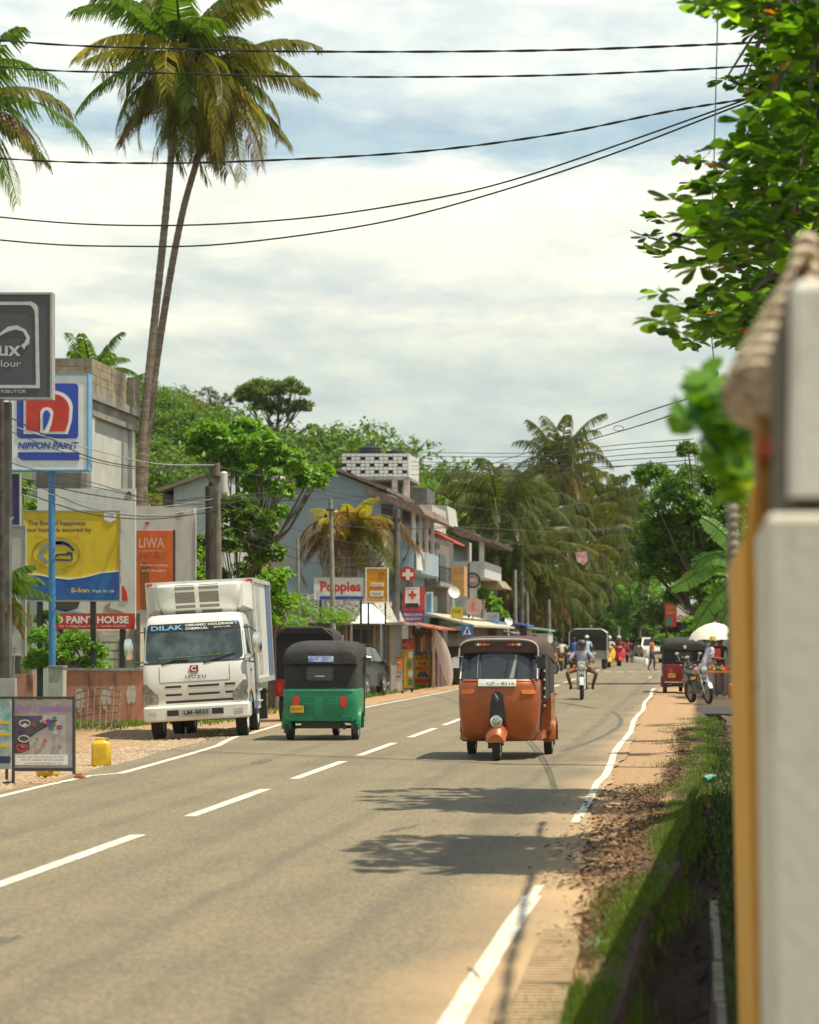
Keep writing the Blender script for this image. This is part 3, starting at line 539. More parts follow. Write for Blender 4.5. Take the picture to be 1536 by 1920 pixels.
tree('shrub', 'green bush between the shops and the round black sign', 'shrub', P(905, 1290, 118), Bl([(905, 1115, 16), (920, 1130, 18), (935, 1150, 16)], 118), 1000, .16, gry, 60, limb=.03)
# right side and far end
tree('broadleaf_tree', 'dark green dense tree overhanging the right side of the road', 'tree', P(1400, 1290, 92), Bl([(1225, 890, 38), (1260, 940, 55), (1300, 900, 45), (1240, 1000, 46), (1290, 1020, 60), (1340, 960, 60), (1250, 1070, 50), (1310, 1090, 50), (1350, 1040, 55), (1215, 950, 20), (1290, 850, 22), (1340, 900, 40), (1380, 960, 50), (1270, 1120, 28), (1215, 1040, 30), (1340, 1110, 40), (1300, 975, 50), (1265, 1010, 50)], 92, 1.5), 56000, .085, leafmat('leaf_fresh', (.05, .125, .008), (.14, .27, .018), .42), 61, tr=.3, limb=.06, clump=44, fork=.35, spread=.32, shape='h')
for i, (x, y, Y, rr, m) in enumerate([(1160, 1060, 225, 60, gry), (1200, 1000, 215, 50, grn), (1200, 1100, 222, 50, gry), (1130, 1130, 230, 48, grn), (1165, 1180, 228, 42, grd), (1240, 1140, 190, 40, grn), (1110, 1010, 210, 60, grd), (1060, 1100, 215, 70, grd), (1290, 1160, 180, 40, grd), (1225, 1190, 235, 45, grn), (1180, 930, 230, 30, grd), (1140, 970, 230, 50, grd), (985, 1120, 200, 70, grd), (1340, 1150, 170, 45, grd), (1020, 1130, 172, 60, grd), (1080, 1150, 190, 55, grd), (940, 1120, 150, 50, grd), (985, 1170, 160, 45, grd), (1130, 1185, 232, 40, grd), (900, 1060, 145, 50, grn), (930, 1010, 165, 50, grn), (965, 1040, 175, 55, grd), (1000, 1000, 195, 60, grn), (1055, 1010, 205, 60, grn), (1095, 1060, 200, 50, gry), (1070, 1110, 185, 45, grn), (1150, 1130, 218, 45, gry), (870, 1000, 150, 45, grn), (1025, 1060, 178, 50, grn), (1150, 1010, 225, 45, grn), (1185, 1050, 232, 45, grn), (1165, 1110, 226, 40, grd), (1190, 960, 236, 34, grn), (1205, 1145, 224, 34, grn), (1120, 1130, 222, 40, grn)]):
    q = rr * Y / FPX; c = P(x, y, Y)
    tree('broadleaf_tree', ['bright green', 'mid green', 'dark green'][[gry, grn, grd].index(m)] + ' tree closing the view where the road ends', 'tree', (c.x, Y, 0), [(c.x, Y, c.z, q), (c.x - q * .6, Y + 1, c.z - q * .5, q * .8), (c.x + q * .6, Y, c.z - q * .6, q * .8), (c.x, Y - 1, max(q * .5, c.z - q * 1.5), q * .8)], 8000, .14, m, 70 + i, 'trees at the far end of the road', clump=40, fork=.3, spread=.3, shape='h')
tree('clipped_bush', 'low rounded bush beside the road behind the white car', 'shrub', P(1245, 1245, 170), Bl([(1245, 1200, 16), (1230, 1205, 12)], 170), 900, .14, gry, 90, limb=.03)
tree('shrub', 'yellow green bush between the red rickshaw and the poster boards', 'shrub', P(1300, 1290, 88), Bl([(1290, 1165, 12), (1300, 1180, 14), (1285, 1195, 12)], 88), 900, .09, gry, 91, limb=.02)
tree('roadside_tree', 'green tree standing behind the long wall, mostly hidden by the pillar', 'tree', (2.2, 42, 0), [(1.7, 36.5, 5.0, .9), (1.9, 41, 5.4, .95), (1.8, 45.5, 4.6, .85), (2.3, 49, 6.0, 1.1)], 5200, .06, grn, 95, tr=.12, limb=.04, clump=22, spread=.28, shape='h', fork=.6)
# banana plant
bn = thing('banana_plant', 'banana plant with torn wide leaves behind the cream umbrella', 'plant', P(1385, 1310, 76)); bo = Vector(bn.location)
st = MB(); st.tube([(0, 0, -.1), (.03, 0, 1.2), (-.02, 0, 2.8), (-.05, 0, 4.2)], [.13, .12, .09, .05], 9); st.build('stem', mat('banana_stem', (.16, .17, .06), .7), bn, smooth=True)
for pts in [[(1385, 1070), (1330, 1060), (1290, 1085), (1258, 1102)], [(1390, 1080), (1350, 1110), (1318, 1150), (1303, 1178)], [(1382, 1045), (1365, 1010), (1340, 985), (1315, 970)], [(1392, 1090), (1378, 1120), (1362, 1150), (1350, 1170)], [(1380, 1060), (1350, 1040), (1320, 1045), (1300, 1065)], [(1388, 1050), (1400, 1000), (1420, 970), (1440, 960)]]:
    q = [P(a, b, 75.5) - bo for a, b in pts]; V = []; F = []; n = 16; rr = random.Random(pts[0][1])
    def cat_(t):
        i = min(2, int(t * 3)); f_ = t * 3 - i; a0 = q[max(0, i - 1)]; a = q[i]; b = q[i + 1]; b1 = q[min(3, i + 2)]
        return .5 * ((2 * a) + (-a0 + b) * f_ + (2 * a0 - 5 * a + 4 * b - b1) * f_ * f_ + (-a0 + 3 * a - 3 * b + b1) * f_ ** 3)
    for i in range(n):
        a, b = cat_(i / n), cat_((i + .93) / n); T = (b - a).normalized(); s_ = T.cross(Vector((0, -.85, .5))).normalized(); wd = .30 * math.sin(PI * min(1, (i + 1.2) / (n + 1.5))) ** .6
        for sg in (-1, 1):
            k = len(V); dr = Vector((0, -.08 * wd, -.35 * wd * rr.uniform(.6, 1.4))); V += [a, b, b + s_ * sg * wd * rr.uniform(.9, 1.05) + dr + T * .03, a + s_ * sg * wd * rr.uniform(.9, 1.05) + dr + T * .03]; F += [(k, k + 1, k + 2, k + 3)]
    mb = MB(); mb.add(V, F); mb.tube([cat_(i / 8) for i in range(9)], .02, 5); mb.build('leaf', leafmat('banana_leaf', (.07, .16, .015), (.12, .25, .03), .4), bn, norm=False)
# ---------------------------------------------------------------- near right: the wall, its coping, vine and the almond tree
wl = thing('boundary_wall', 'blurred grey plastered wall pillar with ochre painted roadside face at the right edge', 'wall', (.2, 5, 0))
plaster = mat('plaster_grey', (.36, .32, .24), .9, c2=(.66, .61, .49), scale=6, bump=.12, bscale=50, lo=.22, hi=.48, stretch=(1, 1, .45))
ochre = mat('ochre_paint', (.62, .29, .025), .7, c2=(.74, .40, .05), scale=9, lo=.3, hi=.7)
moss = mat('moss_black', (.03, .026, .02), .95, var=.5, scale=12)
tilem = mat('coping_tile', (.26, .17, .09), .85, c2=(.72, .61, .44), scale=26)
def quadcol(mb, X0b, X0t, Y0, Y1, X1, z0, z1, mi=0):    # column whose left face leans
    mb.add([(X0b, Y0, z0), (X1, Y0, z0), (X1, Y1, z0), (X0b, Y1, z0), (X0t, Y0, z1), (X1, Y0, z1), (X1, Y1, z1), (X0t, Y1, z1)], [(0, 3, 2, 1), (4, 5, 6, 7), (0, 1, 5, 4), (1, 2, 6, 5), (2, 3, 7, 6), (3, 0, 4, 7)], mi)
def rbox(mb, xb, xt, Y0, Y1, X1, z0, z1, r=.012):
    n = 5; rings = []
    for (x, z, q) in ((xb, z0, 0), (xb + (xt - xb) * .97, z1 - r * 1.2, 0), (xt, z1 - r * .4, r * .4), (xt, z1, r * 1.1)):
        rings.append([(x + q + r, Y0 + q, z), (X1, Y0 + q, z), (X1, Y1, z), (x + q, Y1, z), (x + q, Y0 + r + q, z), (x + q + r * .3, Y0 + r * .3 + q, z)])
    mb.loft(rings)
m = MB(); rbox(m, px(1463, 5), px(1436, 5), 5.0, 6.0, 1.2, -.2, pz(962, 5)); m.build('pillar', plaster, wl, world=True)
m = MB(); rbox(m, px(1479, 5), px(1484, 5), 5.02, 6.0, 1.2, pz(930, 5), pz(520, 5), .016); m.build('cap_block', mat('plaster_lightened', (.48, .44, .36), .9, c2=(.78, .74, .63), scale=6, bump=.12, lo=.22, hi=.48, stretch=(1, 1, .45)), wl, world=True)  # plaster lightened in its colour to make up for dim light on the cap
m = MB(); m.box(px(1468, 5.05), 1.15, 5.05, 6.02, pz(975, 5), pz(915, 5)); m.box(px(1470, 5.05), 1.1, 5.06, 6.03, pz(925, 5), pz(560, 5)); m.build('dark_joint', mat('joint_dark', (.05, .042, .03), .95, c2=(.20, .17, .12), scale=30), wl, world=True)  # dark strips in the joint under the cap and the gap beside it
m = MB(); quadcol(m, px(1434, 6.05), px(1396, 6.05), 6.05, 9.2, 1.1, -.3, pz(1000, 6.05)); quadcol(m, px(1402, 6.05), px(1412, 6.05), 6.06, 6.5, 1.05, pz(1000, 6.05), pz(905, 6.05)); m.build('ochre_face', ochre, wl, world=True)
m = MB()
for x, y in ((1425, 1285), (1440, 1100), (1444, 1640)): m.ball((px(x, 6.03), 6.05, pz(y, 6.03)), .012, 8, sz=(1, .3, 1.5))
m.build('stain', moss, wl, world=True)
m = MB(); m.add([(.24, 9.3, -.5), (.50, 28, -.5), (.9, 28, -.5), (.5, 9.3, -.5), (.24, 9.3, 2.15), (.50, 28, 1.5), (.9, 28, 1.5), (.5, 9.3, 2.15)], [(0, 3, 2, 1), (4, 5, 6, 7), (0, 1, 5, 4), (1, 2, 6, 5), (2, 3, 7, 6), (3, 0, 4, 7)]); m.build('long_wall', plaster, wl, world=True)  # unseen wall run; height and end shaped for its shadow on the bank
m = MB(); quadcol(m, px(1422, 5.9), px(1424, 5.9), 6.0, 6.5, px(1474, 6), pz(1000, 6), pz(760, 6)); m.build('upper_post', mat('rusty_ochre', (.24, .11, .025), .85, c2=(.42, .22, .04), scale=14), wl, world=True)
m = MB(); m.prism([(px(a, 6.35), pz(b, 6.35)) for a, b in ((1510, 470), (1488, 520), (1452, 640), (1420, 745), (1418, 880), (1480, 880), (1486, 520), (1530, 470))], 6.35, 6.8); m.build('brown_backing', mat('rusty_plaster', (.17, .09, .035), .9, c2=(.50, .36, .20), scale=30, stretch=(1, 1, .35)), wl, world=True)
m = MB(); m.box(px(1420, 5.85), px(1462, 5.85), 5.9, 6.0, pz(852, 5.9), pz(818, 5.9)); m.build('painted_tip', mat('orange_red', (.55, .12, .03), .7), wl, world=True)
cop = MB()
pth = [(1512, 462, 24, 6.9), (1508, 512, 34, 6.75), (1496, 562, 46, 6.6), (1476, 612, 57, 6.45), (1456, 660, 65, 6.3), (1436, 704, 70, 6.15), (1420, 742, 70, 6.0)]
rings = 11
for i in range(rings):
    t = i / (rings - 1) * (len(pth) - 1); k = min(len(pth) - 2, int(t)); f_ = t - k; a, b = pth[k], pth[k + 1]; x, y, rr_, Y = [a[j] + (b[j] - a[j]) * f_ for j in range(4)]
    c = P(x, y, Y); q = rr_ * Y / FPX; dr = (P(b[0], b[1], b[3]) - P(a[0], a[1], a[3])).normalized(); cop.lathe(c, dr, [(-.028, q * .70), (-.020, q * .97), (-.004, q), (.008, q * .95), (.014, q * .70)], 18); cop.lathe(c + dr * .022, dr, [(-.014, q * .80), (.016, q * .80)], 14, mi=1) if i < rings - 1 else None
cop.build('coping_tiles', [tilem, mat('coping_gap', (.07, .04, .02), .9, var=.4)], wl, smooth=False, world=True)
m = MB()
for i in range(22): y = 885 + i * 17; m.lathe(P(1373 + .2 * i * .2, y, 12), (0, .1, 1), [(-.02, .024), (0, .031), (.02, .024)], 10)
m.build('ribbed_edge', mat('grey_ribs', (.16, .135, .10), .9, c2=(.34, .31, .26), scale=9), wl, world=True)
# vine of big soft leaves
vn = thing('climbing_vine', 'bright green out of focus vine spilling over the wall coping', 'plant', P(1380, 900, 8)); V = []; F = []; rr = random.Random(4)
for _ in range(230):
    a = rr.random(); x = 1300 + rr.random() * 110 - (30 if .25 < a < .5 else 0); y = 700 + a * 215 + rr.gauss(0, 12); 
    if a > .45: x = 1330 + rr.random() * 80
    if a > .8 and x < 1350: continue
    Y = 8.3 + rr.uniform(-.4, .4); p = P(x, y, Y); u = Vector((rr.gauss(0, 1), rr.gauss(0, .5), rr.gauss(0, .6))).normalized(); nrm = Vector((rr.gauss(0, .5), -.5, .8)).normalized(); v = nrm.cross(u).normalized(); s_ = .046 * rr.uniform(.6, 1.3)
    k = len(V); V += [p - u * s_, p - u * s_ * .5 + v * s_ * .8, p + u * s_ * .5 + v * s_ * .7, p + u * s_ * 1.1, p + u * s_ * .5 - v * s_ * .7, p - u * s_ * .5 - v * s_ * .8]; F.append(tuple(range(k, k + 6)))
m = MB(); m.add(V, F); m.build('leaves', leafmat('vine_leaf', (.04, .13, .008), (.14, .30, .016), .4), vn, norm=False, world=True)
m = MB(); m.tube([P(1395, 640, 8), P(1400, 720, 8.2), P(1385, 820, 8.3), P(1390, 920, 8.4), P(1392, 1000, 8.5)], .006, 5); m.build('stem', mat('vine_stem', (.2, .25, .04), .7), vn, world=True)
# thin hanging vine that drops from the canopy
m = MB(); m.tube([P(1347, -20, 24), P(1343, 150, 24), P(1339, 300, 24), P(1334, 420, 24), P(1330, 520, 24), P(1335, 640, 24), P(1341, 695, 24)], .006, 5); m.ball(P(1341, 700, 24), .04, 6)
tag(m.build('hanging_vine', mat('dry_stem', (.10, .08, .05), .8)), 'thin dry vine hanging straight down from the big leaved tree', 'vine')
# Indian almond tree: rosettes of large leaves
al = thing('almond_tree', 'large leaved almond tree reaching over the wall from the right edge', 'tree', (1.9, 25, 0)); ao = Vector(al.location); rr = random.Random(8)
cl = [(1215, 445), (1235, 410), (1262, 375), (1290, 410), (1255, 455), (1300, 450), (1330, 420), (1300, 345), (1285, 295), (1318, 300), (1345, 280), (1365, 320), (1340, 365), (1380, 370), (1385, 275), (1410, 310), (1240, 600), (1262, 572), (1290, 595), (1320, 570), (1275, 625), (1300, 640), (1345, 600), (1335, 545), (1370, 560), (1375, 625), (1405, 590), (1400, 530), (1240, 550),
      (1310, 8), (1340, 20), (1372, -5), (1395, 35), (1420, 15), (1440, 50), (1330, -20), (1360, 150), (1385, 160), (1398, 225), (1415, 200), (1400, 145), (1420, 110), (1445, 140), (1270, 500), (1240, 480), (1225, 465), (1350, 490), (1310, 500)]
for _ in range(820):
    x = rr.uniform(1310, 1600); y = rr.uniform(-120, 640)
    lim = np.interp(y, [-120, 0, 60, 75, 130, 200, 270, 330, 400, 480, 510, 560, 640], [1300, 1330, 1400, 1450, 1420, 1425, 1390, 1350, 1270, 1260, 1380, 1300, 1320])
    if x > lim and not (y > 480 and x > 1480): cl.append((x, y))
V = []; F = []; MI = []; br = MB()
hub = [Vector((.9, 25, 5.0)), Vector((.7, 24, 6.6)), Vector((.8, 26, 8.0)), Vector((1.0, 24.5, 3.9)), Vector((.8, 20, 4.6)), Vector((.9, 19.5, 6.2))]
for (x, y) in cl:
    Y = rr.uniform(24.0, 27.6) if rr.random() < .6 else rr.uniform(17.8, 21.0); c = P(x, y, Y); h_ = min(hub, key=lambda q: (q - c).length); d0 = (c - h_).normalized() if (c - h_).length > .1 else Vector((0, 0, 1))
    if rr.random() < .16: br.tube([h_, (h_ + c) / 2 + Vector((0, 0, .1)), c], [.03, .016, .008], 5)
    for k in range(11):
        a = k * 2.4 + rr.random(); d = Vector((math.cos(a), math.sin(a), rr.uniform(-.35, .55))) + d0 * .35; d.normalize(); Ll = rr.uniform(.10, .19); nrm = (Vector((0, 0, 1)) - d * d.z).normalized() + Vector((rr.gauss(0, .35), rr.gauss(0, .35), 0)); sd = d.cross(nrm).normalized(); nn = sd.cross(d)
        if nn.z < 0: nn = -nn
        prof = [(0, .04), (.35, .22), (.65, .34), (.88, .27), (1.0, .07)]; b = len(V); cup = rr.uniform(-.12, .16); crl = rr.uniform(-.30, .02)
        o_ = c + d * .025
        for t, w_ in prof: V += [o_ + d * Ll * t + sd * Ll * w_ + nn * Ll * (cup * w_ * 2 + crl * t * t), o_ + d * Ll * t + nn * Ll * (crl * t * t), o_ + d * Ll * t - sd * Ll * w_ + nn * Ll * (cup * w_ * 2 + crl * t * t)]
        mi = 3 if rr.random() < .010 else (1 if rr.random() < .38 else (2 if rr.random() < .3 else 0))
        for i in range(4): F += [(b + 3 * i, b + 3 * i + 1, b + 3 * i + 4, b + 3 * i + 3), (b + 3 * i + 1, b + 3 * i + 2, b + 3 * i + 5, b + 3 * i + 4)]; MI += [mi, mi]
m = MB(); m.v = [tuple(v) for v in V]; m.f = F; m.mi = MI; m.build('crown', [leafmat('almond_leaf', (.04, .10, .007), (.09, .18, .012), .5, .35), leafmat('almond_young', (.10, .23, .012), (.24, .40, .02), .6, .35), grd, orl], al, world=True, norm=False, smooth=True)
br.tube([(1.9, 25, -.2), (1.8, 25, 2), (1.4, 25, 4.2), (.9, 25, 5.0)], [.2, .17, .13, .08], 8)
for h_ in hub: br.tube([(1.5, 25, 3.4), (h_ + Vector((1.5, 25, 3.4))) / 2, h_], [.11, .08, .05], 6)
br.build('trunk', bark, al, world=True, smooth=True)
# ---------------------------------------------------------------- grass, litter, small rubbish
def bank(y): return math.sin(y * 1.1) * .03 + math.sin(y * .37 + 1) * .04 + float(np.interp(y, [14, 20, 27, 40], [0, .15, .28, .45]))
pts = []; rr = random.Random(2)
for _ in range(52000):
    y = 9 + 44 * rr.random() ** 1.35; q = rr.gauss(0, 1); wd = .075 + .03 * math.sin(y * .8) + .0035 * max(0, y - 14); wd *= (.35 + .65 * (math.sin(y * .5) ** 2 if y > 16 else 1)) * 1.2
    if math.sin(y * 2.3) + math.sin(y * .9) < -1.0 and rr.random() < .8: continue
    pts.append((-.47 + float(np.interp(y, [11, 20, 27, 40], [0, .05, .08, .12])) + bank(y) + q * wd * 1.25, y, -.01 if q < .9 else -.08))
blades('grass', 'green grass growing along the bank of the roadside drain', pts, .075, .0045, leafmat('grass_blade', (.035, .095, .008), (.17, .22, .03), .35), 'grass', 3)
pts = [(rr.uniform(.14, .5), 9.5 + 30 * rr.random(), -.06) for _ in range(5000)] + [(rr.gauss(.0, .1) + .1, rr.uniform(20, 50), -.2) for _ in range(1500)]
blades('weeds', 'dark weeds between the drain kerb and the wall', pts, .1, .008, leafmat('weed_blade', (.02, .055, .008), (.06, .11, .015), .25), 'weeds', 4)
pts = [(rr.uniform(-14.5, -9.6), 0, -.04) for _ in range(7000)]; pts = [(x, 52 - abs(rr.gauss(0, 1.6)) + (rr.uniform(0, 12) if x > -10.9 else 0), z) for x, _, z in pts]
blades('grass', 'patchy grass in front of the pink wall and round the truck', pts, .08, .010, leafmat('verge_blade', (.06, .12, .012), (.17, .25, .03), .35), 'grass', 5)
pts = [(rr.uniform(-10.6, -9.4), rr.uniform(72, 92), -.03) for _ in range(2500)]
blades('grass', 'tufts of grass beside the parked hatchback and the shop boards', pts, .14, .02, leafmat('verge_blade', (0, 0, 0), (0, 0, 0)), 'grass', 6)
V = []; F = []
for _ in range(24000):
    y = 13 + 34 * rr.random() ** .8; x = -.56 + bank(y) - abs(rr.gauss(0, .30)) * (1 if 17 < y < 29 else .35) + (rr.uniform(0, .8) if rr.random() < .35 else 0)
    z = .024 if x < -.7 else (.01 if x < -.35 + bank(y) else (-.36 + .2 * min(1, max(0, (y - 14) / 12)) if x < .07 else -.04)); z += rr.uniform(.002, .035); a = rr.uniform(0, 6.3); s_ = rr.uniform(.008, .034); u = Vector((math.cos(a), math.sin(a), rr.uniform(-.5, .5))) * s_; v = Vector((-math.sin(a), math.cos(a), rr.uniform(-.5, .5))) * s_ * .5; p = Vector((x, y, z)); k = len(V)
    V += [p - u, p + v, p + u, p - v]; F.append((k, k + 1, k + 2, k + 3))
m = MB(); m.add(V, F); tag(m.build('leaf_litter', leafmat('litter', (.035, .02, .010), (.20, .11, .05), .05, .8), norm=False), 'brown dead leaves scattered over the dirt edge and in the drain', 'dead leaves', kind='stuff')
V = []; F = []
for _ in range(6500):
    y = rr.uniform(25, 50); x = -7.7 - abs(rr.gauss(0, 1.2)); s_ = rr.uniform(.008, .035); p = Vector((x, y, -.05 * min(1, (-x - 8) / 1.2) if x < -8 else .0) ) + Vector((0, 0, .004)); k = len(V)
    V += [p + Vector((-s_, -s_ * .7, 0)), p + Vector((s_, -s_ * .6, 0)), p + Vector((s_ * .7, s_, 0)), p + Vector((-s_, s_ * .5, 0)), p + Vector((0, 0, s_ * .8))]; F += [(k, k + 1, k + 4), (k + 1, k + 2, k + 4), (k + 2, k + 3, k + 4), (k + 3, k, k + 4)]
m = MB(); m.add(V, F); tag(m.build('gravel', mat('gravel', (.30, .22, .15), .9, c2=(.55, .42, .28), scale=3), norm=False), 'loose stones and gravel on the dirt shoulder by the yellow can', 'gravel', kind='stuff')
m = MB(); m.tube([(.07, 30.2, .02), (.10, 30.35, .025), (.15, 30.6, .03), (.165, 30.68, .03), (.20, 30.85, .03)], [.035, .042, .04, .018, .016], 10); tag(m.build('plastic_bottle', mat('green_plastic', (.02, .30, .16), .2, spec=.8), smooth=True), 'crushed green plastic bottle lying in the drain', 'bottle')
m = MB()
for k in range(16): a = rr.uniform(0, 6.3); l = rr.uniform(.03, .09); c = Vector((-.55, 13.9, .03)); m.tube([c + Vector((rr.uniform(-.03, .03), rr.uniform(-.1, .1), 0)), c + Vector((math.cos(a) * l, math.sin(a) * l * 1.6, rr.uniform(0, .03)))], .004, 4)
tag(m.build('wilted_weed', mat('wilted', (.25, .32, .18), .8)), 'wilted pale green weed lying on the sandy road edge', 'plant')
m = MB(); m.tube([(-1.16, 12.95, .03), (-1.13, 12.85, .035), (-1.10, 12.7, .032), (-1.08, 12.62, .03)], .006, 5); m.tube([(-1.16, 12.95, .03), (-1.17, 13.02, .035)], .004, 4); tag(m.build('twig', mat('pale_twig', (.5, .4, .25), .8)), 'short pale twig lying across the edge line', 'twig')
# ---------------------------------------------------------------- signs and boards at the left
def board(name, label, x0, x1, y0, y1, Y, face, frame=None, fw=3, th=.08, posts=(), postm=dark, base_y=None, pr=.04, group=None, cat='sign', sink=0):
    g0 = base_y or VY + CH * FPX / Y; t = thing(name, label, cat, (px((x0 + x1) / 2, Y), Y, min(0, pz(g0, Y)) if posts else pz(y1, Y)), 0, group)
    m = MB(); m.pbox(x0, x1, y0, y1, Y, th); m.build('board', face, t, world=True)
    if frame:
        m = MB(); m.pbox(x0 - fw, x1 + fw, y0 - fw, y0, Y - .02, th + .03); m.pbox(x0 - fw, x1 + fw, y1, y1 + fw, Y - .02, th + .03); m.pbox(x0 - fw, x0, y0 + .01, y1 - .01, Y - .018, th + .03); m.pbox(x1, x1 + fw, y0 + .01, y1 - .01, Y - .018, th + .03); m.build('frame', frame, t, world=True)
    for k, (xp, yt) in enumerate(posts): m = MB(); m.box(px(xp, Y) - pr, px(xp, Y) + pr, Y + th + .01, Y + th + .01 + 2 * pr, -.2, pz(yt, Y)); m.build('post', postm, t, world=True)
    return t
def pp(t, name, m_, Y, pts=None, box=None, th=.012, off=0):     # flat shape on a board, in photo pixels
    m = MB(); y_ = Y - .003 - off
    if box: m.box(px(box[0], Y), px(box[1], Y), y_ - th, y_, pz(box[3], Y), pz(box[2], Y))
    else: m.prism([(px(a, Y), pz(b, Y)) for a, b in pts], y_ - th, y_)
    return m.build(name, m_, t, world=True)
def ring(cx, cy, rx, ry, a0, a1, w_, n=16):
    o = [(cx + rx * math.cos(R(a0 + (a1 - a0) * i / n)), cy - ry * math.sin(R(a0 + (a1 - a0) * i / n))) for i in range(n + 1)]
    return o + [(cx + (rx - w_) * math.cos(R(a1 + (a0 - a1) * i / n)), cy - (ry - w_) * math.sin(R(a1 + (a0 - a1) * i / n))) for i in range(n + 1)]
def rrect(x0, x1, y0, y1, r, n=5):
    o = []
    for cx, cy, a in ((x1 - r, y0 + r, 90), (x1 - r, y1 - r, 0), (x0 + r, y1 - r, -90), (x0 + r, y0 + r, 180)):
        o += [(cx + r * math.cos(R(a - 90 * i / n)), cy - r * math.sin(R(a - 90 * i / n))) for i in range(n + 1)]
    return o
navy = mat('sign_navy', (.035, .03, .12), .5); blu = mat('sign_blue', (.03, .07, .42), .45); yel = mat('sign_yellow', (.52, .35, .012), .5, c2=(.68, .48, .012), scale=2.2, lo=.25, hi=.5, stretch=(1.6, 1, .6))
greyf = mat('frame_grey', (.38, .37, .33), .5, .3); charc = mat('sign_charcoal', (.085, .075, .088), .5, var=.06); silv = mat('sign_silver', (.52, .51, .5), .5)
# dark paint sign
Y = 46; t = board('shop_sign', 'dark grey lightbox sign with a silver rounded border, topmost at the left edge', -90, 94, 552, 745, Y, charc, greyf, 4, .18, posts=[(3, 752)], postm=concd, pr=.09)
pp(t, 'border', silv, Y, pts=[(-60, 566)] + [(55, 566)] + ring(55, 582, 17, 17, 90, 0, .1, 6)[:7] + [(75, 728), (-60, 728), (-60, 722), (68, 722), (66, 590)] + [(64, 580), (58, 573), (50, 572), (-60, 572)])
pp(t, 'emblem', silv, Y, pts=[(-20, 640), (0, 625), (15, 613), (32, 610), (48, 618), (56, 632), (55, 645), (48, 650), (46, 656), (40, 648), (46, 643), (50, 634), (44, 622), (30, 618), (15, 622), (0, 630)])
ptext('Dulux', -62, 40, 640, 668, Y, silv, t, bold=.02); ptext('your colour', -72, 40, 676, 692, Y, silv, t); ptext('DISTRIBUTOR', -20, 50, 731, 737, Y, silv, t)
# blue and red paint sign on the blue pole
Y = 53; t = board('shop_sign', 'white lightbox sign with a red and blue horseshoe emblem on a tall blue pole', 20, 163, 703, 880, Y, wht, mat('sky_blue_paint', (.14, .34, .55), .45), 3, .30)
pp(t, 'emblem_ground', blu, Y, pts=rrect(32, 147, 719, 822, 7)); pp(t, 'emblem_outline', wht, Y, pts=[(45, 814), (45, 733)] + [(45 + 60, 733)] + ring(102, 766, 35, 33, 80, -10, .1, 8)[:9] + [(135, 790), (128, 814)], off=.013)
pp(t, 'emblem', redm, Y, pts=[(50, 809), (50, 738), (103, 738)] + ring(101, 768, 30, 29, 80, -10, .1, 8)[:9] + [(129, 792), (123, 809)], off=.026)
pp(t, 'emblem_loop', wht, Y, pts=[(77, 812), (77, 775)] + ring(89, 775, 12, 11, 180, 0, .1, 8)[:9] + [(98, 795), (92, 812)], off=.039); pp(t, 'emblem_core', blu, Y, pts=[(83, 806), (82, 778), (86, 770), (92, 770), (96, 778), (92, 792), (85, 806)], off=.052)
ptext('NIPPON PAINT', 34, 148, 829, 842, Y, blu, t, shear=.2, bold=.03); pp(t, 'stripe', blu, Y, pts=[(34, 848), (149, 848), (149, 863), (42, 863), (35, 858)])
m = MB(); m.tube([(px(96, 53), 53.1, -.2), (px(95, 53), 53.1, pz(884, 53))], .072, 12); m.build('post', mat('blue_paint', (.05, .20, .42), .4), t, world=True, smooth=True)
# navy sign with a yellow field
Y = 48; t = board('shop_sign', 'small navy sign with a cream panel and red lettering under the dark lightbox', -60, 36, 889, 984, Y, navy, greyf, 2, .06, posts=[(-8, 1000)])
pp(t, 'panel', mat('sign_cream', (.70, .55, .22), .5), Y, box=(-50, 23, 899, 962)); ptext('uli', -12, 13, 910, 934, Y, redm, t, bold=.03); pp(t, 'stripe', redm, Y, box=(-12, 14, 936, 943)); ptext('Buy local', -45, 27, 969, 976, Y, wht, t, shear=.2)
# grey board, pipes
Y = 49; t = board('shop_sign', 'pale grey board with blue and dark lettering behind the low palm fronds', -60, 46, 988, 1228, Y, mat('sign_grey', (.50, .48, .43), .6), greyf, 2, .06, posts=[(20, 1230), (-40, 1230)], postm=greyf)
pp(t, 'stripe', navy, Y, box=(-60, 40, 1135, 1160)); ptext('PIPES', -8, 39, 1140, 1158, Y, wht, t, bold=.03); ptext('ROAD', -28, 20, 1185, 1196, Y, blk, t, bold=.01); ptext('CARE', -26, 20, 1198, 1210, Y, blk, t, bold=.01); ptext('Hardware, Matara', -40, 32, 1213, 1219, Y, blk, t); ptext('041 222 3457', -30, 30, 1221, 1226, Y, blk, t)
# yellow billboard
Y = 56; t = board('billboard', 'yellow and blue billboard with a car emblem on two dark posts', 45, 224, 959, 1126, Y, yel, greyf, 2, .08, posts=[(72, 1126), (172, 1126)], pr=.055)
w_ = [(47, 1078), (75, 1079), (95, 1083), (130, 1087), (160, 1083), (190, 1075), (223, 1072)]
pp(t, 'blue_wave', mat('wave_blue', (.02, .16, .42), .5, c2=(.02, .06, .30), scale=1.2), Y, pts=w_ + [(223, 1125), (47, 1125)])
pp(t, 'white_line', wht, Y, pts=[(a, b - 2.5) for a, b in w_] + [(a, b) for a, b in reversed(w_)], off=.004)
ptext('The flow of happiness', 52, 161, 976, 988, Y, navy, t, bold=.015); ptext('in your home is secured by', 34, 172, 989, 1000, Y, navy, t, bold=.015)
pp(t, 'badge', wht, Y, pts=[(196, 960), (218, 960), (218, 974), (207, 980), (196, 974)]); ptext('DSI', 201, 213, 964, 970, Y, navy, t)
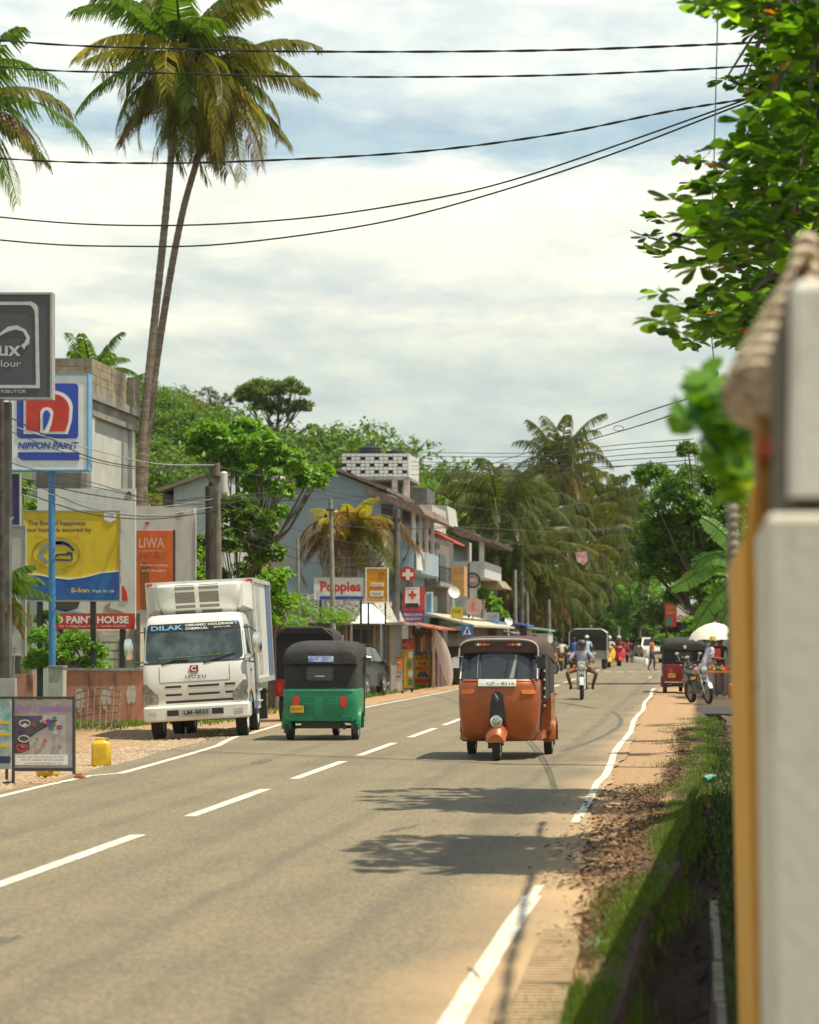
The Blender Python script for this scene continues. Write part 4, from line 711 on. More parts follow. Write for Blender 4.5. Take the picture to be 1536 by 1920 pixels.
for nm, mm, a in (('emblem_ring', mat('olive_line', (.3, .24, .02), .5), ring(106, 1037, 45, 30, 0, 359, 1.2, 40)), ('emblem_grey_arc', mat('arc_grey', (.25, .26, .27), .5), ring(106, 1038, 33, 23, 70, 235, 8, 16)), ('emblem_blue_arc', navy, ring(112, 1040, 30, 24, 20, 110, 5, 12)), ('emblem_top_arc', blu, ring(113, 1034, 24, 20, 35, 120, 4, 10))): pp(t, nm, mm, Y, pts=a)
pp(t, 'car_outline', navy, Y, pts=[(98, 1051), (100, 1042), (110, 1038), (124, 1038), (128, 1034), (136, 1036), (137, 1050), (134, 1048), (133, 1040), (126, 1042), (112, 1041), (104, 1045), (103, 1048), (134, 1049), (134, 1052)])
ptext('S-lon', 134, 168, 1102, 1111, Y, mat('logo_yellow', (.7, .5, .05), .5), t, bold=.03); ptext('Water for Life', 173, 215, 1105, 1111, Y, wht, t); ptext('tanks', 48, 63, 1105, 1109, Y, wht, t)
# white hoardings behind
Y = 59; t = board('hoarding', 'big white hoarding with a red and white paint house panel behind the yellow billboard', 70, 254, 916, 1180, Y, mat('hoarding_white', (.50, .48, .44), .6, c2=(.64, .63, .59), scale=1.6, lo=.3, hi=.55, stretch=(1.6, 1, .5)), None, 0, .08, posts=[(110, 1180), (228, 1180)], pr=.06)
pp(t, 'name_panel', redm, Y, box=(96, 253, 1150, 1180)); ptext('A.D PAINT HOUSE', 88, 242, 1155, 1169, Y, wht, t, bold=.035); ptext('No. 8, Galle Road, Matara  Tel: 041 2222333', 112, 236, 1172, 1176, Y, wht, t)
pp(t, 'picture_dark', mat('picture_brown', (.07, .05, .05), .6), Y, pts=[(96, 1128), (150, 1128), (146, 1140), (125, 1147), (98, 1142)]); pp(t, 'picture_blue', mat('picture_blue', (.18, .36, .45), .6), Y, pts=[(98, 1144), (130, 1144), (158, 1149), (96, 1149)]); pp(t, 'picture_figure', mat('picture_tan', (.35, .24, .17), .6), Y, pts=[(196, 1137), (208, 1128), (206, 1140), (222, 1144), (236, 1149), (200, 1147)])
pp(t, 'picture_red', redm, Y, pts=[(227, 1126), (226, 1100), (232, 1098), (238, 1110), (240, 1126)]); pp(t, 'badge', blk, Y, pts=[(236, 925), (242, 921), (248, 925), (242, 928)]); ptext('DSI', 235, 249, 930, 936, Y, blk, t)
Y = 61; t = board('hoarding', 'tall off white hoarding holding an orange banner left of the truck', 255.5, 364, 951, 1215, Y, mat('hoarding_cream', (.44, .41, .36), .6, c2=(.58, .55, .49), scale=1.6, lo=.3, hi=.55, stretch=(1.6, 1, .5)), None, 0, .3, posts=[(268, 1215), (352, 1215)], pr=.06)
bo_ = mat('banner_orange', (.58, .11, .02), .6, c2=(.74, .16, .03), scale=2.5); pp(t, 'banner', bo_, Y, box=(257, 325, 995, 1143), th=.03); pp(t, 'banner_edge', dark, Y, box=(325, 329, 994, 1143), th=.03); lt = mat('faded_white', (.75, .42, .30), .6)
ptext('LIWA', 261, 309, 1008, 1027, Y - .03, wht if 0 else lt, t, bold=.02); ptext('CERAMIC', 262, 308, 1031, 1035, Y - .03, lt, t); ptext('H.O. SALE', 262, 310, 1041, 1048, Y - .03, blk if 0 else mat('banner_dark', (.4, .1, .02), .6), t); ptext('Interior coating', 264, 314, 1057, 1063, Y - .03, wht, t); ptext('and designs', 266, 311, 1067, 1073, Y - .03, wht, t)
pp(t, 'banner_figure', mat('banner_brown', (.28, .09, .02), .6), Y, pts=[(268, 1142), (266, 1060), (272, 1054), (280, 1060), (281, 1100), (276, 1142)], off=.031); pp(t, 'stripe', redm, Y, box=(332, 344, 961, 963)); pp(t, 'red_dot', redm, Y, pts=ring(276, 981, 4, 3, 0, 359, 3.9, 10))
# raw concrete building
cbd = thing('concrete_building', 'unfinished concrete building with a jagged grey block parapet above the signs', 'building', P(190, 1310, 68)); cpl = mat('render_grey', (.50, .49, .44), .85, var=.12, scale=1.2); blkm = mat('concrete_blocks', (.28, .235, .16), .95, var=.3, scale=4, bump=.5)
XC = px(163, 68)
m = MB(); m.box(px(60, 68), XC, 68, 73.4, -.2, 8.0); m.build('wall', cpl, cbd, world=True)
m = MB(); m.box(px(40, 67.6), XC + .25, 67.6, 73.7, 8.0, 8.22); m.box(XC + .002, XC + .15, 68, 73.4, 7.6, 7.998); m.build('slab', conc, cbd, world=True)
m = MB()
for j in range(4):
    for k in range(13):
        y0 = 67.65 + k * .45
        if y0 > 71.3 and y0 < 72.4: continue
        m.box(XC + .04, XC + .22 + .004 * ((j + k) % 3), y0 + .006, y0 + .44, 8.224 + j * .215, 8.43 + j * .215)
    for k in range(9): x0 = XC + .034 - (k + 1) * .44; m.box(x0, x0 + .435, 67.65, 67.85, 8.224 + j * .215, 8.43 + j * .215)
m.build('parapet', blkm, cbd, world=True)
for y0 in (72.9, 68.0): m = MB(); m.box(XC + .003, XC + .12, y0, y0 + .4, -.2, 7.59); m.build('pilaster', cpl, cbd, world=True)
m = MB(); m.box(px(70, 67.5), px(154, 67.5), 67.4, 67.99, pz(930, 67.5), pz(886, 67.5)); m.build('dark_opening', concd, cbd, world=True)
# pale house between palms and pole
hs_ = thing('house', 'pale grey walled house with a brown roof edge, left of the utility pole', 'house', P(350, 1290, 85)); m = MB(); m.prism([(px(326, 85), -.2), (px(420, 85), -.2), (px(420, 85), pz(880, 85)), (px(326, 85), pz(912, 85))], 85, 95); m.build('wall', mat('grey_blue_wall', (.47, .50, .48), .8), hs_, world=True)
m = MB(); m.prism([(px(296, 84.6), pz(924, 85)), (px(425, 84.6), pz(879, 85)), (px(425, 84.6), pz(873, 85)), (px(294, 84.6), pz(918, 85))], 84.6, 96); m.build('roof', mat('rusty_sheet', (.22, .18, .14), .8), hs_, world=True)
m = MB(); m.box(px(300, 85), px(325, 85), 85.4, 94, -.2, pz(926, 85)); m.build('side_wall', concd, hs_, world=True)
rd = thing('house', 'small red tiled roof glimpsed through the leaves behind the truck', 'house', P(480, 1290, 88)); m = MB(); m.prism([(px(462, 88), pz(1075, 88)), (px(478, 88), pz(1052, 88)), (px(508, 88), pz(1075, 88))], 88, 92); m.build('roof', mat('red_tile', (.50, .14, .06), .8, var=.3, scale=9), rd, world=True); m = MB(); m.box(px(465, 88), px(505, 88), 88.1, 91.9, -.2, pz(1076, 88)); m.build('wall', cpl, rd, world=True)
wr = thing('house', 'bright white sheet roof glimpsed through leaves above the utility pole', 'house', P(460, 1290, 90)); m = MB(); m.prism([(px(446, 90), pz(878, 90)), (px(470, 90), pz(868, 90)), (px(500, 90), pz(880, 90)), (px(500, 90), pz(886, 90)), (px(446, 90), pz(886, 90))], 90, 94); m.build('roof', whitem, wr, world=True); m = MB(); m.box(px(448, 90), px(498, 90), 90.1, 93.9, -.2, pz(887, 90)); m.build('wall', cpl, wr, world=True)
# shop front behind the pillar wall
sf = thing('shop_building', 'cream shop front with a panelled shutter behind the pink wall', 'building', P(220, 1290, 57)); m = MB(); m.box(px(180, 60.5), px(262, 60.5), 60.5, 64, -.2, pz(1182, 60.5)); m.build('wall', mat('cream_wall', (.50, .46, .37), .8), sf, world=True)
m = MB()
for k in range(4): m.pbox(188, 222, 1190 + k * 16, 1203 + k * 16, 60.45, .04)
m.build('shutter', mat('shutter_cream', (.58, .55, .46), .6), sf, world=True); m = MB(); m.pbox(228, 234, 1182, 1262, 60.4, .08); m.pbox(254, 262, 1150, 1262, 60.4, .08); m.build('frame', concd, sf, world=True)
m = MB(); m.lathe(P(172, 1205, 57.5), (0, 0, 1), [(-.12, .09), (0, .085), (.09, .06), (.1, .02)], 12); tag(m.build('lamp', wht), 'small white lamp shade fixed to the dark billboard post', 'lamp')
# pink wall
wy = 52.6; pw = thing('pink_wall', 'stained salmon pink boundary wall with peeling patches left of the truck', 'wall', P(190, 1350, wy)); pk = mat('pink_plaster', (.17, .09, .055), .9, c2=(.58, .26, .16), c3=(.50, .22, .14), scale=2.0, stretch=(2.2, 1, .45), lo=.36, hi=.6, bump=.3)
m = MB(); m.box(px(119, wy), px(270, wy), wy, wy + .15, -.2, pz(1258, wy)); m.box(px(28, wy), px(63, wy), wy, wy + .15, -.2, pz(1264, wy)); m.build('wall', pk, pw, world=True)
m = MB(); m.box(px(117, wy), px(272, wy), wy - .03, wy + .18, pz(1258, wy), pz(1253, wy)); m.build('coping', conc, pw, world=True)
pm = mat('peeled_patch', (.55, .50, .42), .9, var=.15)
for k, (a, b, c_, d_) in enumerate(((236, 256, 1283, 1320), (188, 210, 1290, 1330), (140, 160, 1292, 1335), (205, 212, 1286, 1300))):
    rq = random.Random(k); pp(pw, 'peeled_patch', pm, wy, pts=[((a + b) / 2 + (b - a) / 2 * math.copysign(abs(math.cos(q * .2244)) ** .5, math.cos(q * .2244)) * rq.uniform(.6, 1.0), (c_ + d_) / 2 + (d_ - c_) / 2 * math.copysign(abs(math.sin(q * .2244)) ** .6, math.sin(q * .2244)) * rq.uniform(.6, 1.1)) for q in range(28)], th=.004)
gw = thing('grey_wall', 'plain grey rendered wall at the left edge above the pavement board', 'wall', P(5, 1400, 44)); m = MB(); m.box(px(-90, 44), px(28, 44), 44, 44.15, -.2, pz(1272, 44)); m.build('wall', mat('grey_render', (.33, .33, .31), .8), gw, world=True)
gp = thing('gate_pillar', 'pale concrete gate pillar at the foot of the blue pole', 'pillar', P(105, 1350, 52)); m = MB(); m.box(px(92, 52), px(118, 52), 52, 52.3, -.2, pz(1252, 52)); m.build('shaft', mat('pale_concrete', (.45, .42, .35), .85, var=.15), gp, world=True); m = MB(); m.box(px(90, 52), px(120, 52), 51.97, 52.33, pz(1252, 52), pz(1248, 52)); m.build('cap', conc, gp, world=True)
# rusty grille leaning on the wall
gg = thing('iron_grille', 'rusty iron grille leaning askew against the pink wall', 'grille', P(190, 1370, 51)); gt = MB(); gt_m = mat('rusty_iron', (.13, .075, .05), .8, var=.4)
def gpt(u, v): a = Vector((px(130, 49), 49.6, pz(1302, 49))); b = Vector((px(216, 49), 49.6, pz(1298, 49))); c = Vector((px(148, 49), 48.8, pz(1372, 49))); d = Vector((px(230, 49), 48.8, pz(1358, 49))); top = a.lerp(b, u) + Vector((0, 0, .08 * math.sin(PI * u))); return top.lerp(c.lerp(d, u), v) + Vector((0, -.3 - .2 * v, 0)) * .4
for i in range(8): gt.tube([gpt(i / 7, -.12 if i in (0, 7) else 0), gpt(i / 7, .5), gpt(i / 7, 1.08)], .017, 6)
for v in (.0, .18, .42, .62, .9): gt.tube([gpt(i / 8, v) for i in range(9)], .014, 6)
gt.build('bars', gt_m, gg, world=True)
# pavement boards and cans
Yb = 29.6; pb = thing('pavement_board', 'framed jewellery advertising board standing on thin legs at the road edge', 'sign board', P(80, 1470, Yb)); pb.location.z = 0
m = MB(); m.pbox(25, 137, 1312, 1440, Yb, .02); m.build('poster', mat('poster_paper', (.50, .47, .44), .6, c2=(.36, .30, .27), scale=5), pb, world=True)
m = MB(); m.pbox(22, 26, 1306, 1468, Yb - .02, .05); m.pbox(136, 140, 1306, 1452, Yb - .02, .05); m.pbox(26.1, 135.9, 1306, 1311, Yb - .018, .045); m.pbox(26.1, 135.9, 1440, 1446, Yb - .018, .045); m.pbox(24, 27, 1306, 1460, Yb + .35, .03); m.pbox(4, 26, 1466, 1469, Yb, .03); m.build('frame', dark, pb, world=True)
vio = mat('violet_print', (.30, .16, .42), .5)
ptext('N & S Jewellers', 30, 134, 1321, 1339, Yb, vio, pb, bold=.02); pp(pb, 'caption', wht, Yb, box=(29, 128, 1415, 1434), th=.004)
for k, tx in enumerate(('No 203, Galle Road, Unawatuna, Sri Lanka', '+94 777 123456, +94 912 245678', 'nandsjewellers203@gmail.com')): ptext(tx, 34 + 6 * k, 122 - 2 * k, 1417 + 6 * k, 1421 + 6 * k, Yb - .006, blk, pb)
pd = mat('poster_dark', (.03, .028, .035), .5, c2=(.10, .09, .10), scale=10); pp(pb, 'picture_dark', pd, Yb, pts=[(27, 1342), (80, 1342), (78, 1352), (110, 1350), (72, 1372), (54, 1385), (56, 1405), (40, 1412), (27, 1412)], th=.003); rr = random.Random(6)
for k in range(22):
    cx, cy, q = rr.uniform(34, 132), rr.uniform(1346, 1412), rr.uniform(2, 5); pp(pb, 'jewel_picture', [mat('j_green', (.03, .22, .14), .4), mat('j_violet', (.12, .05, .25), .4), mat('j_pink', (.50, .16, .24), .4), mat('j_orange', (.45, .15, .04), .4), silv][k % 5], Yb, pts=ring(cx, cy, q, q * .9, 0, 350, q * (.4 if k % 3 == 0 else .9), 12), th=.005)
for c in ((47, 1356), (45, 1385), (42, 1402)): pp(pb, 'bracelet_picture', [silv, redm, silv][int(c[1]) % 3], Yb, pts=ring(c[0], c[1], 11, 7, 0, 350, 2.2, 18), th=.006)
Yb2 = 30.3; p2 = thing('pavement_board', 'teal and yellow advertising board cut off by the left edge', 'sign board', P(-5, 1460, Yb2)); p2.location.z = 0; m = MB(); m.pbox(-60, 21, 1310, 1442, Yb2, .02); m.build('poster', mat('poster_teal', (.10, .34, .34), .6, c2=(.50, .56, .50), scale=6), p2, world=True); m = MB(); m.pbox(-63, 22, 1306, 1310, Yb2 - .01, .04); m.pbox(-40, -36, 1306, 1462, Yb2 + .03, .04); m.pbox(10, 14, 1306, 1462, Yb2 + .03, .04); m.build('frame', dark, p2, world=True)
for k in range(4): pp(p2, 'caption_strip', yel if k < 3 else navy, Yb2, box=(-50, 19, 1352 + 22 * k, 1357 + 22 * k + (8 if k == 3 else 0)), th=.004)
def jerry(nm, lb, loc, rot):
    t = thing(nm, lb, 'can', loc); t.rotation_euler = rot; m = MB(); y0, y1 = -.075, .075
    rg = [(.0, .105, .06, .02), (.02, .118, .075, .03), (.29, .118, .075, .035), (.325, .10, .06, .03), (.345, .06, .04, .02)]
    m.loft([[(sx * (a - c) if k else sx * a, sy * b if k else sy * (b - c), z) for sx, sy, ks in ((1, 1, (0, 1)), (-1, 1, (1, 0)), (-1, -1, (0, 1)), (1, -1, (1, 0))) for k in ks] for z, a, b, c in rg]); m.build('body', mat('yellow_plastic', (.62, .40, .012), .45, var=.18, scale=6), t, smooth=True)
    m = MB(); m.tube([(-.07, 0, .33), (-.05, 0, .375), (.02, 0, .375), (.05, 0, .34)], .012, 6); m.build('handle', mat('yellow_plastic', (0, 0, 0)), t); m = MB(); m.lathe((.075, 0, .32), (0, 0, 1), [(0, .022), (.045, .022), (.05, .015)], 10); m.build('cap', mat('stained_cap', (.35, .22, .10), .6), t); return t
jerry('jerrycan', 'upright yellow plastic jerrycan standing on the dirt shoulder', (px(190, 33.7), 33.7, 0), (0, 0, 0)).scale = (1.02, 1, 1.0)
jerry('jerrycan', 'yellow jerrycan lying on its side behind the jewellery board', (px(92, 31.2), 31.3, .075), (R(90), 0, R(90 - 180 + 90))).scale = (1, 1, .85)
m = MB(); m.box(-7.42, -7.30, 30.4, 30.5, .0, .05); m.box(-7.40, -7.33, 30.38, 30.46, .051, .085); tag(m.build('brick', mat('brick_red', (.40, .15, .08), .9)), 'broken red brick at the foot of the jewellery board', 'brick')
# ---------------------------------------------------------------- houses and shops along the left
roofm = mat('brown_roof_tile', (.13, .085, .065), .9, c2=(.26, .17, .13), scale=7)
bb = mat('blue_grey_wall', (.25, .33, .38), .85, var=.07, scale=.8, c2=(.30, .385, .43)); win = mat('window_dark', (.03, .03, .035), .3)
bh = thing('blue_house', 'blue grey gabled house with a long blank side wall and a balcony at the right', 'house', P(640, 1290, 90)); Y = 90
def pq(pts, Y): return [(px(a, Y), pz(b, Y)) for a, b in pts]
m = MB(); m.prism(pq([(500, 1310), (750, 1310), (750, 935), (625, 884), (470, 928), (500, 940)], 90), 90, 98); m.build('wall', bb, bh, world=True)
m = MB(); m.prism(pq([(452, 925), (625, 875), (625, 881), (452, 931)], 89.6), 89.6, 98.4); m.prism(pq([(625, 875), (725, 913), (725, 920), (625, 881)], 89.6), 89.6, 98.4); m.prism(pq([(690, 917), (788, 948), (800, 966), (796, 970), (690, 926)], 89.9), 89.4, 98.4); m.build('roof', roofm, bh, world=True)
m = MB(); X = px(750, 90)
m.box(X - .01, X + .55, 90.1, 98, pz(1072, 90), pz(1030, 90)); m.box(X - .01, X + .5, 90.2, 98, pz(1075, 90), pz(1068, 90)); m.build('balcony', mat('blue_grey_light', (.34, .42, .46), .8), bh, world=True)
m = MB(); m.pbox(715, 737, 945, 990, 89.98, .03); m.build('window', win, bh, world=True); m = MB(); m.box(X, X + .02, 91, 93, pz(1000, 90), pz(955, 90)); m.build('window', win, bh, world=True); m = MB(); m.box(X, X + .02, 94, 97.4, pz(1022, 90), pz(960, 90)); m.build('window', win, bh, world=True)
for yy in (90.2, 92.3, 94.4, 96.5): m = MB(); m.box(X + .4, X + .52, yy, yy + .14, pz(1030, 90), pz(958, 90)); m.build('column', whitem, bh, world=True)
for k in range(3): m = MB(); m.lathe((X + .46, 91 + 2 * k, pz(1028, 90) + .1), (0, 0, 1), [(-.1, .07), (.02, .1)], 8); m.ball((X + .46, 91 + 2 * k, pz(1028, 90) + .2), .13, 6, mi=1); m.build('flower_pot', [redm, mat('pot_leaf', (.05, .1, .02), .7)], bh, world=True)
m = MB(); m.pbox(700, 775, 1066, 1112, 89.7, .25); m.box(X, X + .5, 90, 98, 0, pz(1112, 90)); m.build('ground_floor', mat('teal_shutter', (.07, .16, .16), .6, var=.3), bh, world=True)
m = MB(); m.box(X + .5, X + .6, 90.1, 92.0, pz(1068, 90), pz(1038, 90)); m.build('name_board', whitem, bh, world=True)
# breeze block tower with tanks
bt = thing('block_tower', 'white breeze block upper storey on columns above the blue house roof', 'building', P(700, 1290, 104)); Y = 104
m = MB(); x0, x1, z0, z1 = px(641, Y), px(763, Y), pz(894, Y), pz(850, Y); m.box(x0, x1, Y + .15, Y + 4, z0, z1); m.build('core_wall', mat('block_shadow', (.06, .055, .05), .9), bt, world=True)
m = MB(); nx, nz = 14, 7; cw = (x1 - x0) / nx; chh = (z1 - z0) / nz
for j in range(nz):
    for i in range(nx):
        if j in (1, 3, 5) and (i + (1 if j == 3 else 0)) % 3 == 1: continue
        m.box(x0 + i * cw + .01, x0 + (i + 1) * cw - .01, Y, Y + .14, z0 + j * chh + .012, z0 + (j + 1) * chh - .012)
for i in range(6): m.box(x1 + .002, x1 + .08, Y + .2 + i * .6, Y + .72 + i * .6, z0, z1)
m.build('block_screen', mat('white_block', (.66, .65, .62), .85, var=.12, scale=4), bt, world=True)
m = MB(); m.box(x0 - .1, x1 + .1, Y - .05, Y + 4.1, z0 - .12, z0 - .002); m.build('slab', conc, bt, world=True)
for xa in (735, 757): m = MB(); m.box(px(xa, Y), px(xa, Y) + .22, Y, Y + .25, -.1, z0 - .122); m.build('column', mat('pink_column', (.45, .36, .33), .8), bt, world=True)
m = MB(); m.box(px(765, Y), px(796, Y), Y + 1, Y + 4, -.1, pz(912, Y)); m.box(px(648, Y), px(733, Y), Y + 2, Y + 4, -.1, z0 - .123); m.build('lower_wall', concd, bt, world=True)
def tank(xa, xb, ya, lb):
    t = thing('water_tank', lb, 'water tank', (px((xa + xb) / 2, Y), Y + 1.5, z1), 0); r_ = (xb - xa) / 2 * Y / FPX; h_ = pz(ya, Y) - z1; m = MB(); m.lathe((0, 0, 0), (0, 0, 1), [(0, r_ * .95), (h_ * .1, r_), (h_ * .3, r_ * .97), (h_ * .35, r_), (h_ * .6, r_ * .97), (h_ * .65, r_), (h_ * .8, r_ * .8), (h_ * .9, r_ * .35)], 20); m.build('body', black, t, smooth=True); m = MB(); m.lathe((0, 0, h_ * .88), (0, 0, 1), [(0, r_ * .33), (h_ * .12, r_ * .33)], 14); m.build('lid', black, t)
tank(662, 708, 828, 'larger black plastic water tank on the block tower'); tank(714, 752, 838, 'smaller black plastic water tank at the right of the block tower')
# red awning building
X = px(796, 98.2); rb = thing('shop_house', 'narrow brown shop house with a red tiled awning beside the blue house', 'building', (X - 1, 98.5, 0))
m = MB(); m.box(X - 4, X, 98.3, 108, -.1, pz(1010, 98.2)); m.build('wall', mat('brown_wall', (.20, .17, .14), .85, var=.2), rb, world=True)
m = MB(); m.prism([(X + .1, pz(990, 98)), (X + 1.15, pz(1014, 98)), (X + 1.15, pz(1017, 98)), (X, pz(1000, 98))], 98.0, 102.5); m.build('awning', mat('red_awning', (.60, .09, .05), .6, var=.15), rb, world=True)
m = MB(); m.box(X - 3, X + .25, 98.6, 104, pz(990, 98) + .01, pz(945, 98)); m.build('roof_room', cpl, rb, world=True)
m = MB(); m.box(X, X + .6, 98.4, 107, pz(1098, 98), pz(1090, 98)); m.build('floor_slab', conc, rb, world=True)
for a, b, c_, d_, mm in ((98.6, 99.6, 1025, 1090, 'orange_door'), (100.4, 102, 1025, 1080, ''), (99, 100.5, 1110, 1165, ''), (103.5, 106, 1030, 1085, '')): m = MB(); m.box(X, X + .04, a, b, pz(d_, 98), pz(c_, 98)); m.build('door' if mm else 'window', mat('orange_door', (.35, .12, .04), .6) if mm else win, rb, world=True)
m = MB()
for k in range(10): m.box(X + .55, X + .58, 98.5 + k * .8, 98.56 + k * .8, pz(1090, 98), pz(1062, 98))
m.box(X + .54, X + .59, 98.5, 106.5, pz(1062, 98), pz(1060, 98)); m.build('railing', dark, rb, world=True)
m = MB(); m.box(X + .6, X + 1.1, 102.8, 104.2, pz(1115, 100), pz(1058, 100)); tag(m.build('hanging_banner', mat('ochre_cloth', (.52, .30, .10), .7, var=.2)), 'ochre cloth banner on the upper floor of the brown shop house', 'banner')
# white balcony building
X = px(862, 112.5); wb = thing('balcony_house', 'white two storey house with an open balcony and curling brown roof', 'building', (X - 1, 113, 0))
m = MB(); m.box(X - 4, X - .5, 112.4, 124, -.1, pz(1000, 112)); m.box(X - .5, X + 1.1, 112.5, 122, pz(1082, 112), pz(1052, 112)); m.box(X - .5, X + .3, 112.5, 123, -.1, pz(1083, 112)); m.build('wall', mat('offwhite_wall', (.58, .57, .53), .8, var=.12), wb, world=True)
for xa in (-.5, .85): m = MB(); m.box(X + xa, X + xa + .2, 112.6, 112.85, pz(1052, 112), pz(1008, 112)); m.build('column', whitem, wb, world=True)
m = MB(); m.prism(pq([(846, 985), (868, 990), (900, 1006), (928, 1012), (926, 1018), (893, 1014), (858, 1004), (838, 990)], 112), 112, 123); m.build('roof', roofm, wb, world=True)
m = MB(); m.box(X - .49, X - .44, 112.9, 121, pz(1050, 112), pz(1012, 112)); m.build('window', win, wb, world=True)
m = MB(); m.prism(pq([(800, 945), (838, 948), (843, 985), (800, 985)], 110), 110, 114); tag(m.build('roof_tank_room', cpl), 'pale rendered roof room above the red awning', 'building')
m = MB(); m.prism(pq([(905, 1080), (930, 1086), (943, 1102), (905, 1102)], 120), 120, 126); tag(m.build('thatched_canopy', mat('thatch', (.30, .24, .15), .95, var=.4, scale=20, bump=.8)), 'thatched canopy over the upper terrace beside the round black sign', 'canopy')
# low tiled house
lh = thing('low_house', 'low house with a mottled white and grey tiled roof behind the shrubs', 'house', P(620, 1290, 80)); m = MB(); m.prism(pq([(512, 1168), (512, 1118), (545, 1110), (700, 1124), (720, 1168)], 80), 80, 86); m.build('roof', mat('mottled_tile', (.20, .18, .13), .9, c2=(.72, .70, .62), scale=8, lo=.42, hi=.6, stretch=(1, 1, 2.4)), lh, world=True)
m = MB(); m.box(px(515, 80), px(735, 80), 80.2, 85.5, -.1, pz(1168, 80)); m.build('wall', mat('dark_render', (.16, .15, .13), .9, var=.3), lh, world=True)
sk = thing('kiosk', 'small grey kiosk with a flat sheet roof next to the white pointed tent', 'kiosk', P(685, 1290, 79)); m = MB(); m.box(px(645, 79), px(733, 79), 79, 82, -.1, pz(1172, 79)); m.build('wall', mat('kiosk_grey', (.20, .20, .19), .7, var=.25), sk, world=True)
m = MB(); m.box(px(640, 78.6), px(760, 78.6), 78.4, 82.4, pz(1172, 79) + .003, pz(1167, 79)); m.build('roof', conc, sk, world=True)
for a in (648, 655, 700, 730): m = MB(); m.pbox(a, a + 4, 1172, 1290, 78.9, .08); m.build('post', mat('timber_tan', (.36, .26, .15), .8), sk, world=True)
m = MB(); m.pbox(662, 694, 1180, 1206, 78.95, .03); m.build('window', win, sk, world=True)
wt = thing('white_tent', 'pointed white tent roof above the parked hatchback', 'tent', P(690, 1290, 78)); m = MB(); c = P(686, 1133, 78.6); a, b = px(661, 78), px(719, 78); z_ = pz(1169, 78)
m.loft([[(a, 77.6, z_), (b, 77.6, z_), (b, 79.9, z_), (a, 79.9, z_)], [(a + .25, 77.8, z_ + .25), (b - .18, 77.8, z_ + .25), (b - .18, 79.6, z_ + .25), (a + .25, 79.6, z_ + .25)], [(c.x - .15, 78.4, c.z), (c.x + .15, 78.4, c.z), (c.x + .15, 79, c.z), (c.x - .15, 79, c.z)]]); m.build('canopy', mat('tent_white', (.82, .81, .75), .7, var=.03), wt, world=True)
for a_ in (a, b - .05): m = MB(); m.box(a_, a_ + .05, 77.6, 77.65, 0, z_); m.build('post', greyf, wt, world=True)
# advertising signs over the shops
Y = 77; t = board('shop_sign', 'white sign with large red lettering and a blue foot above the low tiled roof', 589, 681, 1083, 1124, Y, wht, greyf, 1, .08, posts=[(600, 1124), (676, 1124)], pr=.03); pp(t, 'stripe', blu, Y, box=(600, 681, 1118, 1124)); ptext('Poppies', 601, 677, 1090, 1115, Y, redm, t, bold=.035); ptext('the', 596, 604, 1087, 1091, Y, redm, t)
t = board('shop_sign', 'orange sign with a thin ring emblem beside the red lettered sign', 687, 726, 1066, 1128, Y, mat('sign_orange', (.70, .30, .01), .5), wht, 2, .08, posts=[(690, 1130), (722, 1130)], pr=.025); pp(t, 'emblem', mat('brown_line', (.2, .09, .01), .5), Y, pts=ring(716, 1080, 5, 7, 0, 330, 1.5)); pp(t, 'caption', wht, Y, box=(695, 720, 1093, 1099)); pp(t, 'caption', wht, Y, box=(694, 719, 1108, 1118)); ptext('handunugoda', 691, 709, 1084, 1087, Y, mat('brown_line', (0, 0, 0)), t); ptext('RESTAURANT', 697, 718, 1095, 1098, Y - .01, blk, t); ptext('OPEN 24', 696, 718, 1103, 1106, Y, redm, t); ptext('Hotel', 698, 714, 1110, 1116, Y - .01, mat('brown_line', (0, 0, 0)), t); ptext('beach side cafe', 691, 722, 1121, 1125, Y, wht, t)
Y = 86; t = thing('pharmacy_sign', 'round red sign with a white cross on the pole by the blue house', 'sign', P(765, 1092, Y)); m = MB(); m.lathe(P(765, 1077, Y), (0, -1, 0), [(0, 14.5 * Y / FPX), (.06, 14.5 * Y / FPX)], 28); m.build('disc', redm, t, world=True)
pp(t, 'cross', wht, Y - .07, pts=[(761.5, 1067), (768.5, 1067), (768.5, 1073.5), (775, 1073.5), (775, 1080.5), (768.5, 1080.5), (768.5, 1087), (761.5, 1087), (761.5, 1080.5), (755, 1080.5), (755, 1073.5), (761.5, 1073.5)])
m = MB(); m.box(px(765, Y) - .02, px(765, Y) + .02, Y + .01, Y + .06, pz(1170, Y), pz(1085, Y)); m.build('post', dark, t, world=True)
t = board('pharmacy_poster', 'red, white and violet medical centre poster with a red cross', 755, 796, 1100, 1167, Y, mat('poster_red', (.50, .05, .07), .5), None, 0, .05, posts=[(775, 1167)], pr=.04); pp(t, 'white_panel', wht, Y, box=(760, 787, 1101, 1135)); pp(t, 'cross', redm, Y, pts=[(771, 1108), (776, 1108), (776, 1113), (781, 1113), (781, 1118), (776, 1118), (776, 1123), (771, 1123), (771, 1118), (766, 1118), (766, 1113), (771, 1113)], off=.013); ptext('PHARMACY', 763, 784, 1103, 1106, Y - .012, blk, t); pp(t, 'caption', blk, Y, box=(761, 785, 1131, 1139), off=.014); pp(t, 'violet_foot', mat('violet', (.10, .05, .20), .5), Y, box=(755, 796, 1146, 1167)); ptext('MEDICAL CENTRE', 758, 793, 1150, 1155, Y - .012, wht, t); ptext('LABORATORY', 759, 791, 1158, 1163, Y - .012, wht, t)
